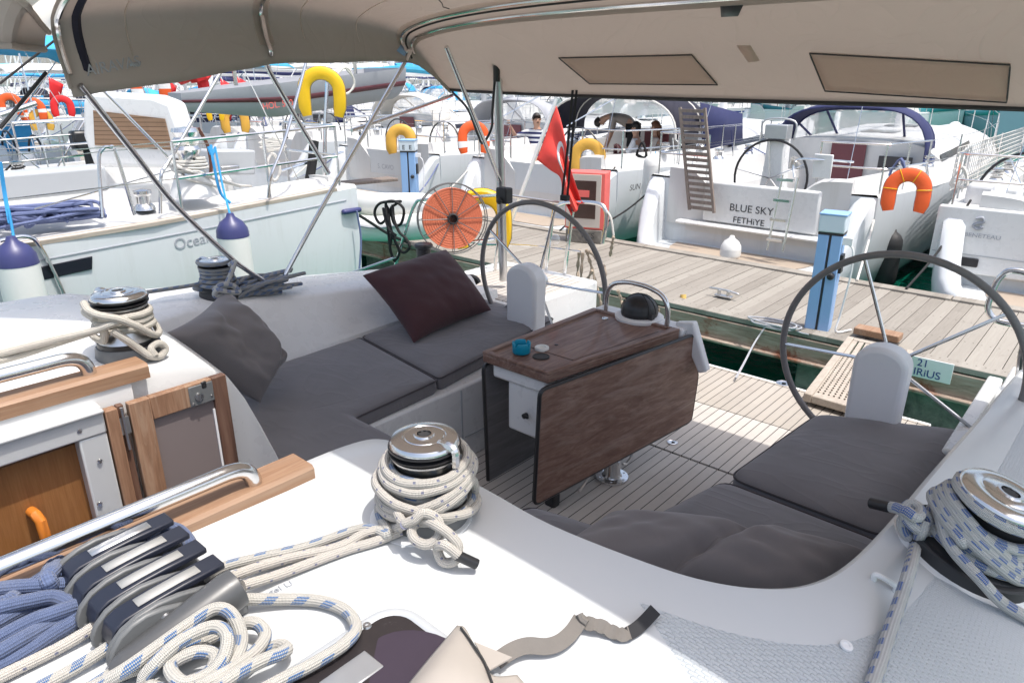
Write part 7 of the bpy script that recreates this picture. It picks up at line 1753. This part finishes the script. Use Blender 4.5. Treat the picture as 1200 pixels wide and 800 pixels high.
# flag and staff
fy = 4.25
fg = thing('ensign', 'red flag with white crescent drooping from a slanted stern staff', 'flag', at(600, 262, y=fy))
mb = MB(); mb.tube([at(598, 262, y=fy), at(652, 116, y=fy + .25)], [.017, .014], 10); mb.tube([at(598, 258, y=fy), at(594, 290, y=fy - .05)], .02, 8); mb.build('flagstaff', M['white'], fg)
top = catmull([at(652, 124, y=fy + .24), at(657, 140, y=fy + .2), at(662, 162, y=fy + .12), at(668, 195, y=fy + .02), at(682, 238, y=fy - .05)], 8)
bot = catmull([at(629, 187, y=fy + .10), at(645, 200, y=fy + .06), at(657, 210, y=fy + .0), at(660, 232, y=fy - .06), at(670, 253, y=fy - .10)], 8)
NU = len(top) - 1
def FP(u_, v_, off=0.0):
    k = min(NU - 1, max(0, int(u_ * NU))); f = u_ * NU - k
    a = top[k].lerp(top[k + 1], f); b = bot[k].lerp(bot[k + 1], f)
    p = a.lerp(b, v_); fo = .05 * math.sin(3.2 * math.pi * v_ + 2.5 * u_) * min(1, u_ * 2.5)
    dd = V((.62, -.75, 0)); return p + dd * (fo + off)
mb = MB(); mb.loft([[FP(i / 40, j / 20) for i in range(41)] for j in range(21)]); fc = mb.build('flag_cloth', M['flagred'], fg, solid=.0015, recalc=False)
mb = MB(); asp = 1.5
def disc(cu, cv, ro, ri_c, ri):
    pts = []
    for k in range(25): a = T2 * (.08 + .84 * k / 24); pts.append((cu + ro * math.cos(a) / asp, cv + ro * math.sin(a)))
    inn = []
    for k in range(25): a = T2 * (.115 + .77 * k / 24); inn.append((ri_c + ri * math.cos(a) / asp, cv + ri * math.sin(a)))
    return pts, inn
po, pi_ = disc(.47, .5, .25, .51, .20)
mb.loft([[FP(a, b, .006) for a, b in po], [FP((a + c) / 2, (b + d) / 2, .006) for (a, b), (c, d) in zip(po, pi_)], [FP(c, d, .006) for c, d in pi_]])
st = [(.68 + (.11 if k % 2 == 0 else .052) * math.cos(T2 * k / 10 + math.pi) / asp, .5 + (.13 if k % 2 == 0 else .052) * math.sin(T2 * k / 10 + math.pi)) for k in range(10)]
mb.add([FP(a, b, .008) for a, b in st] + [FP(.68, .5, .008)], [(k, (k + 1) % 10, 10) for k in range(10)])
mb.build('flag_emblem', M['whitecloth'], fc, recalc=False, solid=.001)
# frayed rope end and dry branches
ropemesh([[at(710, 246, y=4.2), at(716, 256, y=4.2), at(719, 276, y=4.2)]], .008, M['whiterope_m'], 'rail_cord', 'white cord drooping from the stern rail end', 'cord', step=.02, seg=6, n=5)
br = thing('dry_branches', 'bare weathered branches standing behind the table at the open stern', 'branches', at(690, 368, y=4.35)); rnd = random.Random(8)
for pts in ([(679, 293), (677, 318), (679, 340), (675, 366)], [(683, 296), (681, 325), (682, 350)], [(687, 292), (693, 312), (699, 335), (703, 350), (705, 368)], [(690, 294), (702, 306), (709, 316), (708, 340), (712, 362)], [(694, 317), (686, 332), (678, 348), (674, 372)], [(719, 277), (717, 288), (715, 300)], [(724, 340), (728, 352), (731, 364)]):
    mb = MB(); pp2 = []
    for i, (a, b) in enumerate(pts): pp2.append(at(a, b, y=4.35 + rnd.uniform(-.05, .05)))
    cc_ = catmull(pp2, 7); mb.tube(cc_, [.011 + .004 * math.sin(i * 1.7) for i in range(len(cc_))], 7); mb.build('branch', M['branch'], br)

# ================================================================= people
def person(label, base, pose, clothes, hair, hairlen=.0):
    """pose: dict of joint -> local position; one skinned body; clothes as children"""
    t = thing('person', label, 'person', base)
    J = {k: V(v) for k, v in pose.items()}
    rad = dict(pelvis=.125, waist=.115, chest=.135, neckb=.065, neck=.052, head=.088, headt=.075, shl=.06, shr=.06, ell=.043, elr=.043, wrl=.03, wrr=.03, hal=.036, har=.036, hipl=.095, hipr=.095, knl=.058, knr=.058, anl=.04, anr=.04, fol=.04, for_=.04)
    bones = [('pelvis', 'waist'), ('waist', 'chest'), ('chest', 'neckb'), ('neckb', 'neck'), ('neck', 'head'), ('head', 'headt'), ('chest', 'shl'), ('shl', 'ell'), ('ell', 'wrl'), ('wrl', 'hal'), ('chest', 'shr'), ('shr', 'elr'), ('elr', 'wrr'), ('wrr', 'har'), ('pelvis', 'hipl'), ('hipl', 'knl'), ('knl', 'anl'), ('anl', 'fol'), ('pelvis', 'hipr'), ('hipr', 'knr'), ('knr', 'anr'), ('anr', 'for_')]
    def skin(name, bs, m, grow):
        ks = []; [ks.append(k) for b in bs for k in b if k not in ks]
        me = bpy.data.meshes.new(name); me.from_pydata([tuple(J[k]) for k in ks], [(ks.index(a), ks.index(b)) for a, b in bs], []); me.materials.append(m)
        o = bpy.data.objects.new(name, me); col.objects.link(o); o.parent = t; XF[o.name] = XF[t.name]
        o.modifiers.new('k', 'SKIN'); o.modifiers.new('s', 'SUBSURF').render_levels = 2; o.modifiers['s'].levels = 2
        for i, k in enumerate(ks):
            rr = rad[k] * grow * (1.12 if grow > 1 and k in ('wrl', 'wrr', 'ell', 'elr') else 1); me.skin_vertices[0].data[i].radius = (rr, rr); me.skin_vertices[0].data[i].use_root = (i == 0)
        # freeze the modifiers so that the body is plain mesh
        dg = bpy.context.evaluated_depsgraph_get(); m2 = bpy.data.meshes.new_from_object(o.evaluated_get(dg)); m2.name = name; o.modifiers.clear(); o.data = m2
        m2.polygons.foreach_set('use_smooth', [True] * len(m2.polygons))
        if not m2.materials: m2.materials.append(m)
        return o
    body = skin('body', bones, M['skin'], 1.0)
    for nm, bs, m in clothes: skin(nm, bs, m if not isinstance(m, str) else M[m], 1.13)
    h = J['head']; up = (J['headt'] - J['head']).normalized(); fwd = V(pose.get('face', (0, -1, 0))); fwd = (fwd - up * fwd.dot(up)).normalized(); sd = up.cross(fwd)
    c = h.lerp(J['headt'], .5)
    mb = MB(); rws = []
    for i in range(9):
        a = math.pi * .62 * i / 8; rr = []
        for k in range(20):
            b = T2 * k / 20; x, y, z = math.sin(a) * math.cos(b), math.sin(a) * math.sin(b), math.cos(a)
            if x > .35 and z < .62: z = .62 + (z - .62) * .1
            rr.append(c + fwd * (x * .098 - .012) + sd * y * .086 + up * (z * .112 + .02))
        rws.append(rr)
    mb.loft(rws, closed=True, cap0=True, cap1=True)
    if hairlen: mb.tube([c - fwd * .075 + up * .03, c - fwd * .10 - V((0, 0, hairlen * .5)), c - fwd * .085 - V((0, 0, hairlen))], [.055, .055, .03], 8)
    mb.build('hair', M[hair], t, world=False)
    mb = MB()  # face: eyes, brows, nose, mouth and ears
    for s in (1, -1): mb.lathe([(.011, -.002), (.008, .004), (0, .006)], c + fwd * .078 + sd * s * .032 + up * .0, fwd, 8); mb.box(c + fwd * .076 + sd * s * .032 + up * .022, (.016, .016, .004))
    mb.box(c + fwd * .082 - up * .055, (.03, .03, .007)); mb.build('eyes_and_mouth', M['hair'], t, world=False)
    mb = MB(); mb.lathe([(.014, -.01), (.010, .012), (0, .018)], c + fwd * .080 - up * .022, fwd, 8)
    for s in (1, -1): mb.lathe([(.022, -.006), (.018, .006), (0, .008)], c + sd * s * .084, sd * s, 10)
    mb.build('nose_and_ears', M['skin'], t, world=False)
    mb = MB()  # fingers
    for wq, hq in (('wrl', 'hal'), ('wrr', 'har')):
        d = (J[hq] - J[wq]).normalized(); s = d.orthogonal().normalized(); q = d.cross(s)
        for k, L_ in enumerate((.07, .085, .08, .062)): a = J[hq] + s * (.022 * (k - 1.5) * .8) + d * .02; mb.tube(catmull([a, a + d * L_ * .5 + q * .008, a + d * L_ * .8 + q * .03], 3), [.009, .009, .0085, .008, .008, .0075, .006], 6)
        a = J[hq] - s * .03; mb.tube([a, a + d * .03 - s * .025, a + d * .055 - s * .028], [.011, .010, .007], 6)
    mb.build('fingers', M['skin'], t, world=False)
    return t
TORSO = [('pelvis', 'waist'), ('waist', 'chest'), ('chest', 'neckb'), ('chest', 'shl'), ('shl', 'ell'), ('chest', 'shr'), ('shr', 'elr')]
def shorts(): return [('pelvis', 'hipl'), ('hipl', 'knl'), ('pelvis', 'hipr'), ('hipr', 'knr')]
tS = NT('striped_jersey'); sp = tS.n('ShaderNodeSeparateXYZ'); tS.l(tS.coords(), sp.inputs[0]); f_ = tS.math('LESS_THAN', tS.math('FRACT', tS.math('DIVIDE', sp.outputs[2], .085)), .5); M['striped'] = tS.out(tS.mix(f_, (.72, .72, .72), (.02, .025, .10)), .85)
sitting = dict(pelvis=(0, 0, .10), waist=(0, .03, .28), chest=(0, .03, .48), neckb=(0, .02, .60), neck=(0, .01, .66), head=(0, 0, .73), headt=(0, -.005, .83), hipl=(.10, -.06, .10), hipr=(-.10, -.06, .10), knl=(.13, -.46, .12), knr=(-.13, -.46, .12), anl=(.13, -.50, -.28), anr=(-.13, -.50, -.28), fol=(.14, -.62, -.33), for_=(-.14, -.62, -.33),
   shl=(.19, .03, .54), shr=(-.19, .03, .54), ell=(.27, -.08, .30), elr=(-.27, -.08, .30), wrl=(.20, -.28, .22), wrr=(-.20, -.28, .22), hal=(.17, -.36, .20), har=(-.17, -.36, .20), face=(0, -1, 0))
def rotp(p, a):
    Mr = Matrix.Rotation(a, 3, 'Z'); return {k: tuple(Mr @ V(v)) for k, v in p.items()}
p1 = dict(sitting); p1.update(elr=(-.42, -.05, .46), wrr=(-.46, -.22, .64), har=(-.46, -.28, .70), face=(.6, -.8, 0))
hq = at(629, 139, y=11.1)
person('crewman in a navy and white striped shirt reaching for a wheel', hq - V((0, 0, .80)), rotp(p1, R(20)), [('shirt', TORSO, 'striped'), ('shorts', shorts(), 'letterblue')], 'hair')
bend = dict(pelvis=(0, .02, .80), waist=(0, -.12, .98), chest=(0, -.34, 1.05), neckb=(0, -.46, 1.04), neck=(0, -.52, 1.02), head=(0, -.60, .96), headt=(0, -.68, .90), hipl=(.10, .02, .78), hipr=(-.10, .02, .78), knl=(.12, -.04, .42), knr=(-.12, -.02, .42), anl=(.12, .06, .06), anr=(-.12, .08, .06), fol=(.13, -.08, .03), for_=(-.13, -.06, .03),
   shl=(.18, -.38, 1.0), shr=(-.18, -.38, 1.0), ell=(.20, -.42, .72), elr=(-.20, -.42, .72), wrl=(.17, -.50, .48), wrr=(-.17, -.50, .48), hal=(.16, -.53, .40), har=(-.16, -.53, .40), face=(0, -.3, -1))
hq = at(742, 134, y=12.6)
person('man in a grey T-shirt and black shorts bending forward under the navy bimini', V((hq.x, hq.y, hq.z - 1.08)), rotp(bend, R(-62)), [('t_shirt', TORSO, 'shirtgrey'), ('shorts', shorts(), 'blackcloth')], 'hair')
hq = at(745, 149, y=12.2)
person('dark haired person in a white top seated below the bending man', hq - V((0, 0, .80)), rotp(sitting, R(-70)), [('top', TORSO, 'whitecloth'), ('trousers', shorts(), 'navy')], 'hair')
hq = at(768, 148, y=12.4); p4 = dict(sitting); p4['face'] = (-.4, -.9, 0)
person('brown haired woman with a ponytail in a beige top seated facing left', hq - V((0, 0, .80)), rotp(p4, R(-60)), [('top', TORSO, 'beigecloth'), ('shorts', shorts(), 'whitecloth')], 'hairbrown', .22)

# ================================================================= world and light
SUN_EL, = (R(71),); SUN_DIR = V((math.cos(SUN_EL) * .985, math.cos(SUN_EL) * .17, math.sin(SUN_EL)))
w = bpy.data.worlds.new('World'); scene.world = w; w.use_nodes = True
nt = w.node_tree; bg = nt.nodes['Background']; sky = nt.nodes.new('ShaderNodeTexSky'); sky.sky_type = 'NISHITA'; sky.sun_disc = False
sky.sun_elevation = SUN_EL; sky.sun_rotation = math.atan2(SUN_DIR.x, SUN_DIR.y); sky.air_density = 1.0; sky.dust_density = 4.0; sky.ozone_density = 1.0
hs = nt.nodes.new('ShaderNodeHueSaturation'); hs.inputs['Saturation'].default_value = .78; nt.links.new(sky.outputs[0], hs.inputs['Color']); nt.links.new(hs.outputs[0], bg.inputs[0]); bg.inputs[1].default_value = .15
sd = bpy.data.lights.new('sun', 'SUN'); sd.energy = 2.3; sd.angle = R(.53); sd.color = (1.0, .955, .89); so2 = bpy.data.objects.new('sun', sd); col.objects.link(so2)
so2.rotation_euler = SUN_DIR.to_track_quat('Z', 'Y').to_euler()
scene.view_settings.view_transform = 'Standard'; scene.view_settings.look = 'None'; scene.view_settings.gamma = 1; scene.view_settings.exposure = .78
scene.view_settings.use_curve_mapping = False
scene.cycles.max_bounces = 8; scene.cycles.diffuse_bounces = 4; scene.cycles.glossy_bounces = 4; scene.cycles.transparent_max_bounces = 10; scene.cycles.use_denoising = True
try: scene.cycles.denoiser = 'OPENIMAGEDENOISE'
except Exception: pass
scene.cycles.caustics_reflective = False; scene.cycles.caustics_refractive = False
